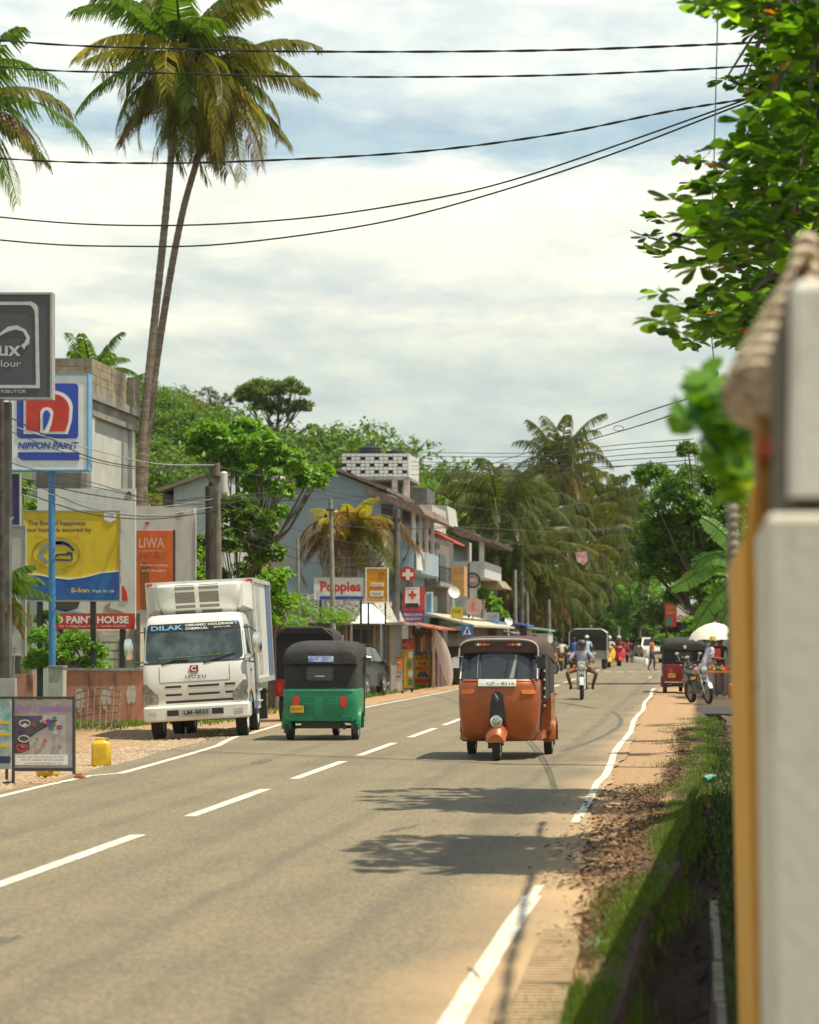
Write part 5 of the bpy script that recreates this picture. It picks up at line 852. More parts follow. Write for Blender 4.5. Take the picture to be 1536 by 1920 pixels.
Y = 106; t = thing('bar_sign', 'round black ring sign with a pink centre on a thin pole', 'sign', P(884, 1290, Y)); m = MB(); m.lathe(P(886, 1088, Y), (0, -1, 0), [(0, .33), (.05, .33)], 28); m.build('disc', mat('pale_grey_face', (.35, .34, .32), .5), t, world=True)
pp(t, 'rim', blk, Y - .05, pts=ring(886, 1088, 15, 15, 0, 359, 3, 30)); pp(t, 'centre', mat('dusty_pink', (.42, .2, .2), .5), Y - .05, pts=ring(886, 1088, 7, 7, 0, 359, 6.9, 16)); ptext('BBQ', 880, 892, 1085, 1091, Y - .07, wht, t)
m = MB(); m.tube([P(879, 1300, Y - .2), P(879, 1056, Y - .2)], .04, 8); m.build('pole', dark, t, world=True)
t = thing('cafe_sign', 'round pale pink sign below the black ring sign', 'sign', P(887, 1160, Y - .4)); m = MB(); m.lathe(P(888, 1137, Y - .4), (0, -1, 0), [(0, .37), (.05, .37)], 28); m.build('disc', mat('pale_pink', (.56, .37, .33), .6), t, world=True); pp(t, 'emblem', mat('coral', (.6, .16, .1), .5), Y - .45, pts=[(884, 1134), (888, 1126), (892, 1134), (888, 1138)]); ptext('CAFE', 880, 897, 1141, 1146, Y - .46, mat('coral', (0, 0, 0)), t)
m = MB(); m.box(px(888, Y) - .02, px(888, Y) + .02, Y - .3, Y - .26, 0, pz(1137, Y)); m.build('post', dark, t, world=True)
Y = 90; t = thing('crossing_sign', 'square blue pedestrian crossing sign with a white triangle', 'road sign', P(876, 1290, Y)); m = MB(); m.pbox(865, 887, 1171, 1194, Y, .03); m.build('plate', mat('road_blue', (.02, .16, .42), .4), t, world=True); pp(t, 'triangle', wht, Y, pts=[(876, 1174), (884, 1190), (868, 1190)]); pp(t, 'walker', blk, Y, pts=[(875, 1179), (877.5, 1179), (878, 1184), (880, 1189), (877, 1186), (874, 1189), (874.5, 1184)], off=.013); m = MB(); m.box(px(876, Y) - .025, px(876, Y) + .025, Y + .03, Y + .07, 0, pz(1172, Y)); m.build('post', greyf, t, world=True)
def dish(x, y, Y, r_, lb):
    t = thing('satellite_dish', lb, 'satellite dish', P(x, y + 40, Y), 0); m = MB(); m.lathe(P(x, y, Y), (.55, -.8, .35), [(0, .02), (.02, r_ * .5), (.07, r_ * .85), (.12, r_), (.115, r_ * .97), (.05, r_ * .6), (.015, .01)], 18); m.build('bowl', whitem, t, world=True, smooth=True); m = MB(); m.tube([P(x + 1, y + 2, Y + .02), P(x + 2, y + 38, Y + .05)], .05, 8); m.build('mast', whitem, t, world=True)
dish(849, 1112, 96, .24, 'white satellite dish on a white mast above the yellow shop board'); dish(952, 1166, 125, .22, 'small pale satellite dish beyond the round signs')
# stalls under the signs: built front to back
def slab(name, lb, x0, x1, y0, y1, Y, D, m_, cat='awning', sl=0):
    a, b = px(x0, Y), px(x1, Y); t, u = pz(y0, Y), pz(y1, Y); m = MB(); m.add([(a, Y, t), (b, Y, t - sl), (b, Y + D, t - sl), (a, Y + D, t), (a, Y, u), (b, Y, u - sl), (b, Y + D, u - sl), (a, Y + D, u)], [(0, 3, 2, 1), (4, 5, 6, 7), (0, 1, 5, 4), (1, 2, 6, 5), (2, 3, 7, 6), (3, 0, 4, 7)]); return m
st = thing('souvenir_stall', 'open fronted shop stall with a rust red sheet awning and clothes inside', 'stall', (-11, 87, 0)); m = slab('', '', 744, 822, 1164, 1167, 84.5, 6, None, sl=.25); m.build('awning', mat('rust_awning', (.42, .13, .07), .6), st, world=True)
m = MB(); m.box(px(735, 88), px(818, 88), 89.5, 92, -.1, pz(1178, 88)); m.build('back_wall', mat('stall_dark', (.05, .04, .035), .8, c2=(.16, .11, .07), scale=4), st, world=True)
for a in (742, 768, 811): m = MB(); m.pbox(a, a + 4, 1174, 1290, 85, .1); m.build('post', mat('timber_tan', (0, 0, 0)), st, world=True)
gcs = [mat('cloth_' + n_, c_, .8, var=.2) for n_, c_ in (('ochre', (.45, .27, .05)), ('brown', (.22, .10, .06)), ('green', (.06, .18, .12)), ('maroon', (.25, .03, .05)), ('cream', (.6, .5, .36)))]
CG = 'clothes hanging in the souvenir stall'
for k in range(10):
    x = 772 + k * 4.2; y = 1190 + (k * 7 % 5) * 2; m = MB(); m.prism(pq([(x, y), (x + 3.6, y), (x + 4.4, y + 5), (x + 3.4, y + 6), (x + 3.8, y + 24 + (k * 5) % 9), (x - .2, y + 25), (x + .2, y + 6), (x - .8, y + 5)], 86 + .3 * (k % 3)), 86 + .3 * (k % 3), 86.1 + .3 * (k % 3)); tag(m.build('hanging_garment', gcs[k % 5]), 'garment hung on the rail of the souvenir stall', 'clothing', CG)
t = board('menu_board', 'tall red and yellow cafe board with picture squares beside the hatchback', 717, 776, 1199, 1290, 82, mat('board_yellow', (.55, .36, .02), .5, var=.1), dark, 1, .05, posts=[(722, 1285), (772, 1285)]); pp(t, 'header', mat('board_red', (.42, .03, .02), .5), 82, box=(717, 776, 1199, 1217)); ptext('Salamanda', 727, 768, 1203, 1213, 82.0 - .014, mat('pale_gold', (.6, .45, .3), .5), t)
for k, (a, b, mm) in enumerate([(722, 1222, blk), (733, 1222, blk), (766, 1222, silv), (764, 1240, mat('j_green', (0, 0, 0))), (766, 1257, silv), (766, 1273, mat('j_green', (0, 0, 0)))]): pp(t, 'picture', mm, 82, pts=rrect(a, a + 8, b, b + 12, 2))
t = board('pavement_board', 'small orange and white price board in front of the red and yellow one', 724, 756, 1233, 1296, 80.5, mat('board_cream', (.62, .58, .54), .5), dark, 1, .04, posts=[(726, 1297), (754, 1297)], cat='sign board'); pp(t, 'orange_top', mat('board_orange', (.72, .25, .05), .5), 80.5, box=(724, 756, 1233, 1256)); pp(t, 'emblem', wht, 80.5, pts=ring(742, 1246, 8, 6, 20, 200, 1.5), off=.013); pp(t, 'stripe', mat('magenta', (.45, .05, .15), .5), 80.5, box=(738, 752, 1266, 1270)); ptext('KOTTU', 736, 754, 1259, 1263, 80.5, blk, t)
t = board('rental_board', 'yellow and red FOR RENT board with a car picture', 777, 807, 1229, 1284, 88, yel, dark, 1, .04, posts=[(779, 1286), (805, 1286)], cat='sign board'); ptext('SCOOTER', 779, 805, 1231, 1237, 88, blk, t, bold=.02); ptext('FOR', 784, 801, 1241, 1248, 88, redm, t, bold=.05); ptext('RENT', 780, 804, 1250, 1257, 88, redm, t, bold=.05); pp(t, 'car_picture', mat('car_blue', (.08, .10, .14), .4), 88, pts=[(782, 1270), (783, 1264), (788, 1259), (798, 1259), (803, 1265), (804, 1270)]); pp(t, 'red_foot', redm, 88, box=(778, 806, 1272, 1281))
m = MB(); rg = []
for i in range(13): q = i / 12; wd = .22 * math.sin(PI * (q * .94 + .03)) ** .6; z = .05 + 2.0 * q; x0_ = px(829, 87) + .16 * (1 - q) - .38 * q * q + .1; rg.append([(x0_ + wd * math.cos(a), 87 + .03 * math.sin(a) - .2 * q, z) for a in [k * PI / 4 for k in range(8)]])
m.loft(rg); sb = thing('surfboard', 'white surfboard with faded pink stripes propped against the stall', 'surfboard', (px(829, 87), 87, 0)); m.build('board', mat('surf_white', (.74, .62, .56), .5, c2=(.80, .76, .72), scale=2, stretch=(6, 1, .3)), sb, world=True, smooth=True)
m = MB(); m.box(px(809, 87.6), px(821, 87.6), 87.6, 88.2, 0, pz(1228, 87.6)); tag(m.build('cloth_rack', mat('violet_cloth', (.10, .07, .14), .8, c2=(.25, .1, .1), scale=5)), 'stack of dark violet fabrics beside the surfboard', 'cloth')
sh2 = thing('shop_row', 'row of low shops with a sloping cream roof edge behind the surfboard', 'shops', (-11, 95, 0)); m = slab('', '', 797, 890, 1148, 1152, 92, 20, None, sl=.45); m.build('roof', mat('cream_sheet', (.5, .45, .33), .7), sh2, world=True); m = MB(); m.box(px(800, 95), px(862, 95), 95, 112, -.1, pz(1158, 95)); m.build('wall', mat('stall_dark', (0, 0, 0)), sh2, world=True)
t = board('shop_sign', 'pale blue and white strip sign under the cream roof edge', 823, 868, 1163, 1180, 93, mat('strip_blue', (.18, .36, .50), .5, c2=(.5, .6, .66), scale=3), None, 0, .05); m = MB(); m.pbox(843, 864, 1174, 1182, 92.9, .05); m.build('white_panel', whitem, t, world=True); ptext('MOBILE', 828, 852, 1165, 1171, 93, wht, t)
t = board('shop_sign', 'olive yellow shop board below the satellite dish', 845, 868, 1138, 1160, 94, mat('olive_yellow', (.45, .38, .03), .5), None, 0, .05, posts=[(846, 1160)], pr=.02); ptext('CAFE', 848, 864, 1143, 1150, 94, blk, t)
t = board('shop_sign', 'blue and white upright board right of the medical poster', 799, 812, 1110, 1152, 93, whitem, None, 0, .05); pp(t, 'blue_panel', mat('soft_blue', (.12, .28, .45), .5), 93, box=(801, 809, 1113, 1149)); 
th_ = thing('thatched_stall', 'stall with a shaggy straw roof behind the surfboard', 'stall', (px(845, 95), 95, 0)); m = MB(); rg = []; rq = random.Random(3)
for z, q in ((pz(1210, 93), 1.05), (pz(1200, 93), .9), (pz(1188, 93), .5), (pz(1183, 93), .1)): rg.append([(px(842, 93) + .95 * q * math.cos(k * PI / 8) * rq.uniform(.9, 1.1), 93.5 + 1.2 * q * math.sin(k * PI / 8), z + rq.uniform(-.05, .05)) for k in range(16)])
m.loft(rg); m.build('roof', mat('thatch', (0, 0, 0)), th_, world=True); m = MB(); m.box(px(838, 94), px(870, 94), 94.5, 96, 0, pz(1205, 94)); m.build('counter', mat('stall_dark', (0, 0, 0)), th_, world=True)
# far row of stalls
for (x0, x1, ya, yb, Y, mm, lb) in [(883, 934, 1160, 1172, 108, mat('blue_tarp', (.10, .22, .40), .6, var=.2), 'faded blue tarpaulin roof behind the crossing sign'), (960, 990, 1167, 1174, 128, mat('bright_blue_tarp', (.07, .14, .55), .5), 'bright blue tarpaulin roof among the far poles'), (992, 1030, 1176, 1183, 124, mat('mint_sheet', (.22, .48, .36), .6), 'mint green roof edge of a small far shop'), (905, 960, 1180, 1186, 112, mat('grey_sheet', (.30, .29, .27), .7), 'grey sheet roof above the orange rickshaw')]:
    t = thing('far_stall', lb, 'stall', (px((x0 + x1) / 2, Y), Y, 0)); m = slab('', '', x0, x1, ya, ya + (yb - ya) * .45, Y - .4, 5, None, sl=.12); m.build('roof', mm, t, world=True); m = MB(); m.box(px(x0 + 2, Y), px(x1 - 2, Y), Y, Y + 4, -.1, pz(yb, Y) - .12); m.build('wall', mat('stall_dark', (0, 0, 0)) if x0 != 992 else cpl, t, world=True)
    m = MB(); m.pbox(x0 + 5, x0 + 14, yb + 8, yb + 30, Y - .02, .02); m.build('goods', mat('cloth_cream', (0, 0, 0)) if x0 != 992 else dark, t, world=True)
t = board('shop_sign', 'pale grey square board among the far stalls', 911, 936, 1148, 1170, 112, mat('board_grey', (.42, .40, .42), .6), None, 0, .05, posts=[(924, 1170)]); ptext('ROOMS', 914, 933, 1153, 1159, 112, mat('dark_grey_print', (.2, .19, .22), .5), t)
t = board('poster_board', 'red poster with orange lettering above the red rickshaw', 1247, 1268, 1131, 1175, 104, mat('poster_maroon', (.42, .04, .03), .5), None, 0, .04, posts=[(1250, 1175)], cat='poster'); ptext('LUCKY', 1249, 1266, 1136, 1142, 104, mat('poster_gold', (.55, .25, .03), .5), t, bold=.03); ptext('DRAW', 1249, 1266, 1145, 1152, 104, mat('poster_gold', (0, 0, 0)), t, bold=.03); pp(t, 'green_figure', mat('j_green', (0, 0, 0)), 104, pts=[(1250, 1172), (1251, 1158), (1255, 1154), (1259, 1158), (1260, 1172)])
t = board('poster_board', 'white poster with a grey picture beside the red one', 1269, 1294, 1114, 1166, 104, whitem, None, 0, .04, posts=[(1280, 1166)], cat='poster'); pp(t, 'grey_picture', mat('grey_violet', (.22, .2, .25), .5), 104, pts=ring(1282, 1126, 8, 9, 0, 350, 7.9, 12)); pp(t, 'red_picture', redm, 104, pts=ring(1276, 1158, 6, 5, 0, 350, 2.5, 14))
# ---------------------------------------------------------------- poles and cables
def pole(lb, x, yt, Y, r_=.11, top=None, m_=conc, yb=None, fit=True):
    b = P(x[0], 1195, Y); t = thing('utility_pole', lb, 'pole', (b.x, Y, 0)); m = MB(); tp = P(x[1], yt, Y); m.tube([(b.x, Y, -.3), tp], [r_ * 1.15, r_ * .8], 10); m.build('shaft', m_, t, world=True, smooth=True)
    if fit: m = MB(); m.box(tp.x - .12, tp.x + .12, Y - .1, Y + .1, tp.z - .35, tp.z - .3); m.ball((tp.x, Y, tp.z - .15), .07, 6); m.ball((tp.x - .14, Y, tp.z - .5), .06, 6); m.build('bracket', dark, t, world=True)
    return t
pole('grey concrete utility pole with bundled cables beside the truck box', (412, 406), 868, 60, .10, m_=mat('pole_brown', (.17, .14, .11), .9, var=.3, scale=3))
pole('shorter dark pole standing close behind the concrete pole', (399, 393), 912, 61, .13, m_=mat('dark_trunk', (.06, .048, .038), .9, var=.4, scale=5), fit=False)
m = MB(); m.lathe(P(420, 905, 59.8), (0, 0, 1), [(-.26, .05), (-.22, .085), (.22, .085), (.26, .05)], 14); tag(m.build('cable_box', mat('grey_white_box', (.5, .48, .46), .5), smooth=True), 'rounded grey and white cable box strapped to the concrete pole', 'cable box')
pole('slim pole passing in front of the red lettered sign', (628, 620), 935, 74, .075)
pole('thin leaning pole in the shrubs left of the brown palm', (562, 558), 1008, 76, .055, fit=False)
pole('thick dark pole at the corner of the blue house', (740, 745), 955, 84, .13, m_=concd)
pole('slim pole between the blue house balcony and the red cross sign', (778, 778), 985, 96, .09, m_=concd)
pole('pale slim pole, left of the pair beyond the orange rickshaw', (967, 966), 1068, 128, .10, fit=False); pole('pale slim pole, right of the pair beyond the orange rickshaw', (990, 988), 1087, 135, .10, fit=False)
pole('tall dark pole standing inside the far palm grove', (979, 978), 978, 130, .10, m_=concd); pole('pale pole with a small meter box left of the far canopied lorry', (1031, 1029), 1124, 138, .12, fit=False); pole('short pale pole beyond the yellow scooter', (1160, 1160), 1176, 178, .12, fit=False)
pole('tall pole standing among the almond leaves on the right', (1560, 1470), 30, 33, .12, m_=conc)
pole('dark concrete pole of the lightbox signs, at the left edge', (3, 2), 748, 45.5, .062, m_=mat('dark_trunk', (0, 0, 0)), fit=False)
def cable(lb, pts, YL, YR, r_=.016, tw=0, group=None, cat='cable', m_=wire):
    x0, x1 = pts[0][0], pts[-1][0]; q = [Vector((a, b, 0)) for a, b in pts]; path = []
    for i in range(len(q) - 1):
        a, b = q[i], q[i + 1]; a0 = q[i - 1] if i else a * 2 - b; b1 = q[i + 2] if i + 2 < len(q) else b * 2 - a; ns = 6 if not tw else 14
        for k in range(ns):
            t = k / ns; path.append(.5 * ((2 * a) + (-a0 + b) * t + (2 * a0 - 5 * a + 4 * b - b1) * t * t + (-a0 + 3 * a - 3 * b + b1) * t ** 3))
    path.append(q[-1]); pt = []
    for p in path:
        t = (p.x - x0) / (x1 - x0) if x1 != x0 else 0; pt.append(P(p.x, p.y, YL + (YR - YL) * t))
    m = MB()
    if tw:
        for s in (0, PI): m.tube([p + Vector((0, math.sin(i * .9 + s), math.cos(i * .9 + s))) * r_ * .55 for i, p in enumerate(pt)], r_ * .62, 5)
    else: m.tube(pt, r_, 5)
    return tag(m.build('power_cable', m_, smooth=True), lb, cat, group)
cable('topmost black cable crossing the sky', [(-500, 5), (0, 75), (350, 92), (620, 97), (1000, 95), (1300, 85), (1470, 77)], 44, 33, .017, 1)
cable('second black cable from the top of the sky', [(-500, 60), (0, 125), (300, 137), (620, 144), (1000, 142), (1300, 130), (1470, 118)], 44, 33, .015, 1)
cable('third black cable, twisted, rising to the right', [(-500, 255), (0, 297), (270, 306), (520, 300), (800, 283), (1050, 250), (1250, 210), (1390, 187), (1475, 172)], 44, 33, .016, 1)
cable('fourth black cable, rising steeply toward the almond tree', [(-500, 340), (0, 407), (280, 423), (560, 410), (800, 375), (960, 338), (1150, 275), (1390, 190), (1475, 160)], 44, 33, .013)
cable('lowest of the black cables crossing the open sky', [(-500, 380), (0, 450), (270, 462), (450, 455), (700, 420), (900, 370), (1140, 292), (1390, 196), (1475, 166)], 44, 33, .013)
WG = 'thin wires strung along the road'; WL = 'thin dark wire strung between the far poles'
cable('upper of the two wires slanting to the right wall with a small coil', [(860, 890), (1000, 845), (1100, 812), (1225, 768), (1340, 733)], 90, 26, .011); cable('lower of the two wires slanting to the right wall', [(860, 897), (1000, 862), (1090, 830), (1225, 790), (1340, 748)], 90, 26, .011)
m = MB(); c = P(1160, 803, 60); m.tube([c + Vector((math.cos(a * .5) * .12, .02, math.sin(a * .5) * .06)) for a in range(14)], .008, 5); tag(m.build('wire_coil', wire), 'small coil of wire tied on the slanting wires', 'wire coil')
for a, b in ((848, 823), (855, 833), (866, 845), (874, 855), (880, 872), (890, 862)): cable(WL, [(770, a), (1000, a + 1), (1180, (a + b) / 2 - 3), (1300, b)], 100, 60, .011, group=WG)
for a, b, c_, Y in ((960, 1012, 1025, 95), (985, 1000, 990, 96), (940, 963, 985, 95)): cable(WL, [(745, a), (900, b - 10), (1050, c_ + 8), (1190, c_)], Y, 100, .011, group=WG)
cable('dark wire running across the far palms down to the blue house', [(620, 985), (750, 992), (900, 985), (1000, 968), (1180, 938)], 74, 100, .013)
LG = 'wires sagging from the left signs to the concrete pole'; LB_ = 'thin wire sagging between the left signs and the concrete pole'
for i, (a, b, c_) in enumerate([(790, 850, 872), (800, 872, 876), (862, 912, 948), (885, 935, 930), (900, 950, 935), (875, 962, 960), (905, 972, 958), (890, 920, 938), (915, 965, 950), (770, 866, 874)]): cable(LB_, [(-20, a - 8), (60, a + (b - a) * .35), (170, b - 8), (290, b + (c_ - b) * .5 + 8), (404, c_)], 47, 60, .0085 if i % 3 else .012, group=LG, m_=wire if i % 4 else mat('pale_wire', (.3, .3, .28), .6))
BG = 'wires running past the blue house'; BL = 'thin wire running past the blue house to the corner pole'
for a, b, c_ in ((876, 930, 955), (945, 922, 950), (935, 915, 915), (950, 935, 925), (1000, 1045, 1040), (1020, 1060, 1050), (960, 1010, 1030)): cable(BL, [(410, a if a < 950 else a - 20), (520, (a + b) / 2 - 4), (620, b), (745, c_)], 60, 84, .010, group=BG)
m = MB(); zz = 6.2; pts = [Vector((1.62 + (y - 9) * -.045, y, zz + .02 * math.sin(y * 2.1))) for y in [8 + .25 * i for i in range(60)]]
for s in (0, PI): m.tube([p + Vector((math.sin(i * .9 + s), 0, math.cos(i * .9 + s))) * .014 for i, p in enumerate(pts)], .018, 5)
tag(m.build('power_cable', wire, smooth=True), 'twisted overhead cable running along the right road edge', 'cable')
# ---------------------------------------------------------------- vehicles
def wheel(parent, x, y, z, r_, w_, sp=False, name='wheel', rm=None):
    m = MB(); h = w_ / 2
    if sp:
        m.lathe((x - .04, y, z), (1, 0, 0), [(0, .05), (.08, .05)], 12)
        m.lathe((x, y, z), (1, 0, 0), [(-h * .5, r_ * .80), (-h * .5, r_ * .86), (h * .5, r_ * .86), (h * .5, r_ * .80)], 28)
        for k in range(10): a = k * PI / 5; m.tube([(x, y + .04 * math.cos(a), z + .04 * math.sin(a)), (x, y + r_ * .83 * math.cos(a), z + r_ * .83 * math.sin(a))], .008, 4)
    else: m.lathe((x, y, z), (1, 0, 0), [(-h * .92, .03), (-h * .92, r_ * .2), (-h * .7, r_ * .25), (-h * .55, r_ * .5), (-h * .9, r_ * .62), (-h * .9, r_ * .66), (h * .9, r_ * .66), (h * .9, r_ * .62), (h * .55, r_ * .5), (h * .7, r_ * .25), (h * .92, r_ * .2), (h * .92, .03)], 22)
    o = m.build(name, rm or rimm, parent, smooth=True); m = MB()
    c = [(-h * .8, r_ * .66), (-h, r_ * .75), (-h, r_ * .9), (-h * .8, r_ * .97), (-h * .4, r_), (h * .4, r_), (h * .8, r_ * .97), (h, r_ * .9), (h, r_ * .75), (h * .8, r_ * .66)]
    n = 28; vs = []; fs = []; N = len(c)
    if sp: c = [(a, max(b, r_ * .84)) for a, b in c]
    for d, q in c:
        for k in range(n): vs.append((x + d, y + q * math.cos(2 * PI * k / n), z + q * math.sin(2 * PI * k / n)))
    fs = [(i * n + k, i * n + (k + 1) % n, ((i + 1) % N) * n + (k + 1) % n, ((i + 1) % N) * n + k) for i in range(N) for k in range(n)]
    m.add(vs, fs)
    for k in range(n): a = 2 * PI * (k + .5) / n; m.box(x - h * .85, x + h * .85, y + math.cos(a) * r_ * .985 - .008, y + math.cos(a) * r_ * .985 + .008, z + math.sin(a) * r_ * .985 - .008, z + math.sin(a) * r_ * .985 + .008)
    m.build('tyre', tyre, o, smooth=True); return o
def rickshaw(label, paint, loc, rz, plate='QF-8216', front=True, rear_extra=True, group=None, pm=None, tassel=False, badge=False, rear_sticker=None, rail=False, roofm=None):
    t = thing('auto_rickshaw', label, 'auto rickshaw', loc, rz, group)
    ap = Nose([(.25, .40, -.70, -.35), (.28, .48, -.80, -.35), (.37, .535, -.88, -.35), (.55, .56, -.94, -.35), (.80, .575, -.96, -.35), (1.0, .575, -.945, -.35), (1.07, .57, -.92, -.35), (1.10, .56, -.89, -.36)], n=3.0, d=.34)
    m = MB(); ap.mesh(m, k=14); m.build('apron', paint, t, smooth=True)
    m = MB(); ap.patch(m, -.50, .50, 1.075, 1.098, .012, 14, 2); ap.patch(m, -.11, .11, .98, .99, .01, 4, 1); m.build('trim_ridge', paint, t, smooth=True)
    m = MB(); ap.patch(m, -.125, .125, .42, .94, .018, 6, 10, rc=.05, top=(-.075, .075)); m.build('steering_cover', black, t, smooth=True)
    if badge:
        c = ap.S(0, .86); m = MB()
        for k in range(3): m.tube([c + Vector((-.035 + .012 * k, -.03, .05 - .02 * k)), c + Vector((-.005 + .012 * k, -.03, .02 - .02 * k)), c + Vector((-.025 + .012 * k, -.03, -.01 - .02 * k))], .006, 4)
        m.build('badge', chrome, t)
    for s in (-1, 1): m = MB(); ap.patch(m, s * .33 if s > 0 else -.51, .51 if s > 0 else -.33, .905, .965, .025, 6, 3, rc=.02); m.build('indicator', orangel, t, smooth=True)
    # windscreen: flat glass in a bowed frame
    def ws(x, q): w_ = .545 - .02 * q; u = abs(x) / w_; return Vector((x, -.885 + .19 * q + .12 * u ** 2.5, 1.105 + .40 * q - .05 * q * max(0, u - .55) * 2))
    m = MB(); n = 14; vs = []
    for j in range(7):
        for i in range(n + 1): q = j / 6; vs.append(ws((-1 + 2 * i / n) * (.535 - .02 * q) * (1 if q < .8 else 1 - .08 * (q - .8) / .2), q))
    m.add(vs, [(j * (n + 1) + i, j * (n + 1) + i + 1, (j + 1) * (n + 1) + i + 1, (j + 1) * (n + 1) + i) for j in range(6) for i in range(n)]); g = m.build('windscreen', mat('windscreen_glass', (.035, .038, .04), .08, var=.3, scale=2, spec=.9), t, smooth=True)
    m = MB(); q_ = [ws(x, .03) + Vector((0, -.01, 0)) for x in (-.33, -.3, .24, .27)]
    m.add([ws(-.30, .04) + Vector((0, -.008, 0)), ws(.22, .04) + Vector((0, -.008, 0)), ws(.27, .86) + Vector((0, -.008, 0)), ws(-.30, .86) + Vector((0, -.008, 0))], [(0, 1, 2, 3)]) if front else None
    if front: m.build('painted_glass_light', mat('glass_light_grey', (.24, .245, .235), .25, var=.15, scale=3, spec=.7), g)  # pale quad painted for the daylight showing in the windscreen
    fr = MB(); pa = [ws(-.545, 0)] + [ws(-.545 + .01 * k / 4, k / 4) for k in range(1, 4)] + [Vector((.50 * math.cos(a) ** (1 if True else 1) * 1.0 if False else -.525 + 1.05 * i / 14, ws(0, 1).y + .12 * abs(-1 + 2 * i / 14) ** 2.5, 1.50 + .045 * (1 - abs(-1 + 2 * i / 14) ** 4))) for i in range(15) for a in (0,)] + [ws(.545 - .01 * k / 4, k / 4) for k in range(3, 0, -1)] + [ws(.545, 0)]
    fr.tube(pa, .014, 8); fr.build('windscreen_frame', mat('pale_trim', (.55, .53, .48), .35, .5), t, smooth=True)
    m = MB(); 
    for x0, x1 in ((-.27, -.27), (.27, .27)): m.tube([ws(x0, .0) + Vector((0, -.012, 0)), ws(x1, .93) + Vector((0, -.012, 0))], .011, 5)
    m.tube([ws(-.5, .9) + Vector((0, -.01, 0)), ws(0, .9) + Vector((0, -.012, 0)), ws(.5, .9) + Vector((0, -.01, 0))], .009, 5); m.tube([ws(.10, .02) + Vector((0, -.02, 0)), ws(.16, .80) + Vector((0, -.02, 0))], .008, 5); m.build('wiper', black, t)
    # plates
    pm = pm or mat('plate_pale', (.55, .56, .50), .4)
    if front:
        m = MB(); ap.patch(m, -.27, .26, 1.005, 1.088, .03, 8, 2); m.build('number_plate', pm, t); tx = text(plate.replace('-', ' - '), -.15, .24, 1.020, 1.074, -.985, blk, t, world=False)
    # roof canopy
    def arch(y, w_, zt, zs, n=16): return [(-w_, y, zs)] + [(-w_ * (abs(math.cos(a)) ** .42 if math.cos(a) > 0 else -abs(math.cos(a)) ** .42), y, zs + .02 + (zt - zs - .02) * abs(math.sin(a)) ** .55) for a in [PI * i / n for i in range(n + 1)]] + [(w_, y, zs)]
    m = MB(); R_ = [arch(-.74, .535, 1.60, 1.50), arch(-.73, .56, 1.645, 1.47), arch(-.55, .60, 1.68, 1.44), arch(-.1, .62, 1.70, 1.42), arch(.4, .63, 1.705, 1.40), arch(.9, .64, 1.69, 1.36), arch(1.2, .645, 1.66, 1.32), arch(1.38, .64, 1.61, 1.30), arch(1.455, .625, 1.54, 1.30), arch(1.47, .60, 1.48, 1.31)]
    m.loft(R_, close=True); m.build('canopy', roofm or canvas, t, smooth=True)
    m = MB(); m.tube([(x, y - .01, z) for x, y, z in arch(-.74, .56, 1.655, 1.42)], .013, 7); m.build('canopy_trim', mat('pale_trim', (0, 0, 0)), t, smooth=True)
    if tassel:
        ks = [mat('tz_green', (.02, .35, .12), .5), wht, mat('tz_orange', (.75, .25, .02), .5), redm]
        for s in (-1, 1):
            m = MB()
            for k in range(7): m.box(s * (.32 - k * .03) - .013, s * (.32 - k * .03) + .013, -.768, -.752, 1.565, 1.598, mi=[0, 1, 2, 3, 2, 3, 3][k])
            m.build('striped_tassel', ks, t)
    # rear curtain and lower body
    rc_ = Nose([(.84, .635, -1.43, -.50), (1.1, .632, -1.42, -.50), (1.38, .625, -1.41, -.50), (1.5, .60, -1.36, -.50)], n=5, d=.22, flip=True)
    m = MB(); rc_.mesh(m, k=10); m.build('rear_curtain', canvas, t, smooth=True)
    rb_ = Nose([(.32, .57, -1.36, -.42), (.36, .635, -1.45, -.42), (.60, .65, -1.475, -.42), (.82, .65, -1.465, -.42), (.88, .64, -1.45, -.42)], n=5, d=.25, flip=True)
    m = MB(); rb_.mesh(m, k=10); m.build('rear_body', paint, t, smooth=True)
    m = MB(); rb_.patch(m, -.64, .64, .36, .41, .03, 14, 2); rb_.patch(m, -.64, .64, .835, .87, .018, 14, 2)
    for s in (-1, 1):
        for k in range(6): a, b = (.08, .30) if s > 0 else (-.30, -.08); rb_.patch(m, a, b, .46 + .055 * k, .475 + .055 * k, .012, 4, 1)
    m.build('rear_ridges', paint, t, smooth=True)
    for s in (-1, 1):
        m = MB(); rb_.patch(m, .36 if s > 0 else -.46, .46 if s > 0 else -.36, .57, .76, .035, 4, 4, rc=.02); m.build('tail_lamp', redp, t, smooth=True)
    m = MB(); rc_.patch(m, -.24, .24, 1.02, 1.26, .02, 8, 8, rc=.05); m.build('window_rim', mat('grey_canvas', (.07, .067, .06), .7), t, smooth=True); m = MB(); rc_.patch(m, -.215, .215, 1.045, 1.235, .026, 8, 8, rc=.04); m.build('rear_window', mat('rear_film', (.04, .04, .037), .25, spec=.7), t, smooth=True)
    if rail: m = MB(); m.tube([(-.6, 1.50, .34), (0, 1.56, .34), (.6, 1.50, .34)], .022, 7); m.build('bumper_rail', chrome, t, smooth=True)
    if rear_extra:
        m = MB(); m.box(.27, .50, 1.515, 1.53, .48, .60); m.build('rear_plate', mat('plate_yellow', (.62, .36, .03), .5), t); text('QK-4417', .285, .485, .51, .57, 1.532, blk, t, face='+y', world=False, thick=.003)
    if rear_sticker:
        m = MB(); m.box(rear_sticker[0], rear_sticker[1], 1.471, 1.482, rear_sticker[2], rear_sticker[3]); m.build('sticker', rear_sticker[4], t)
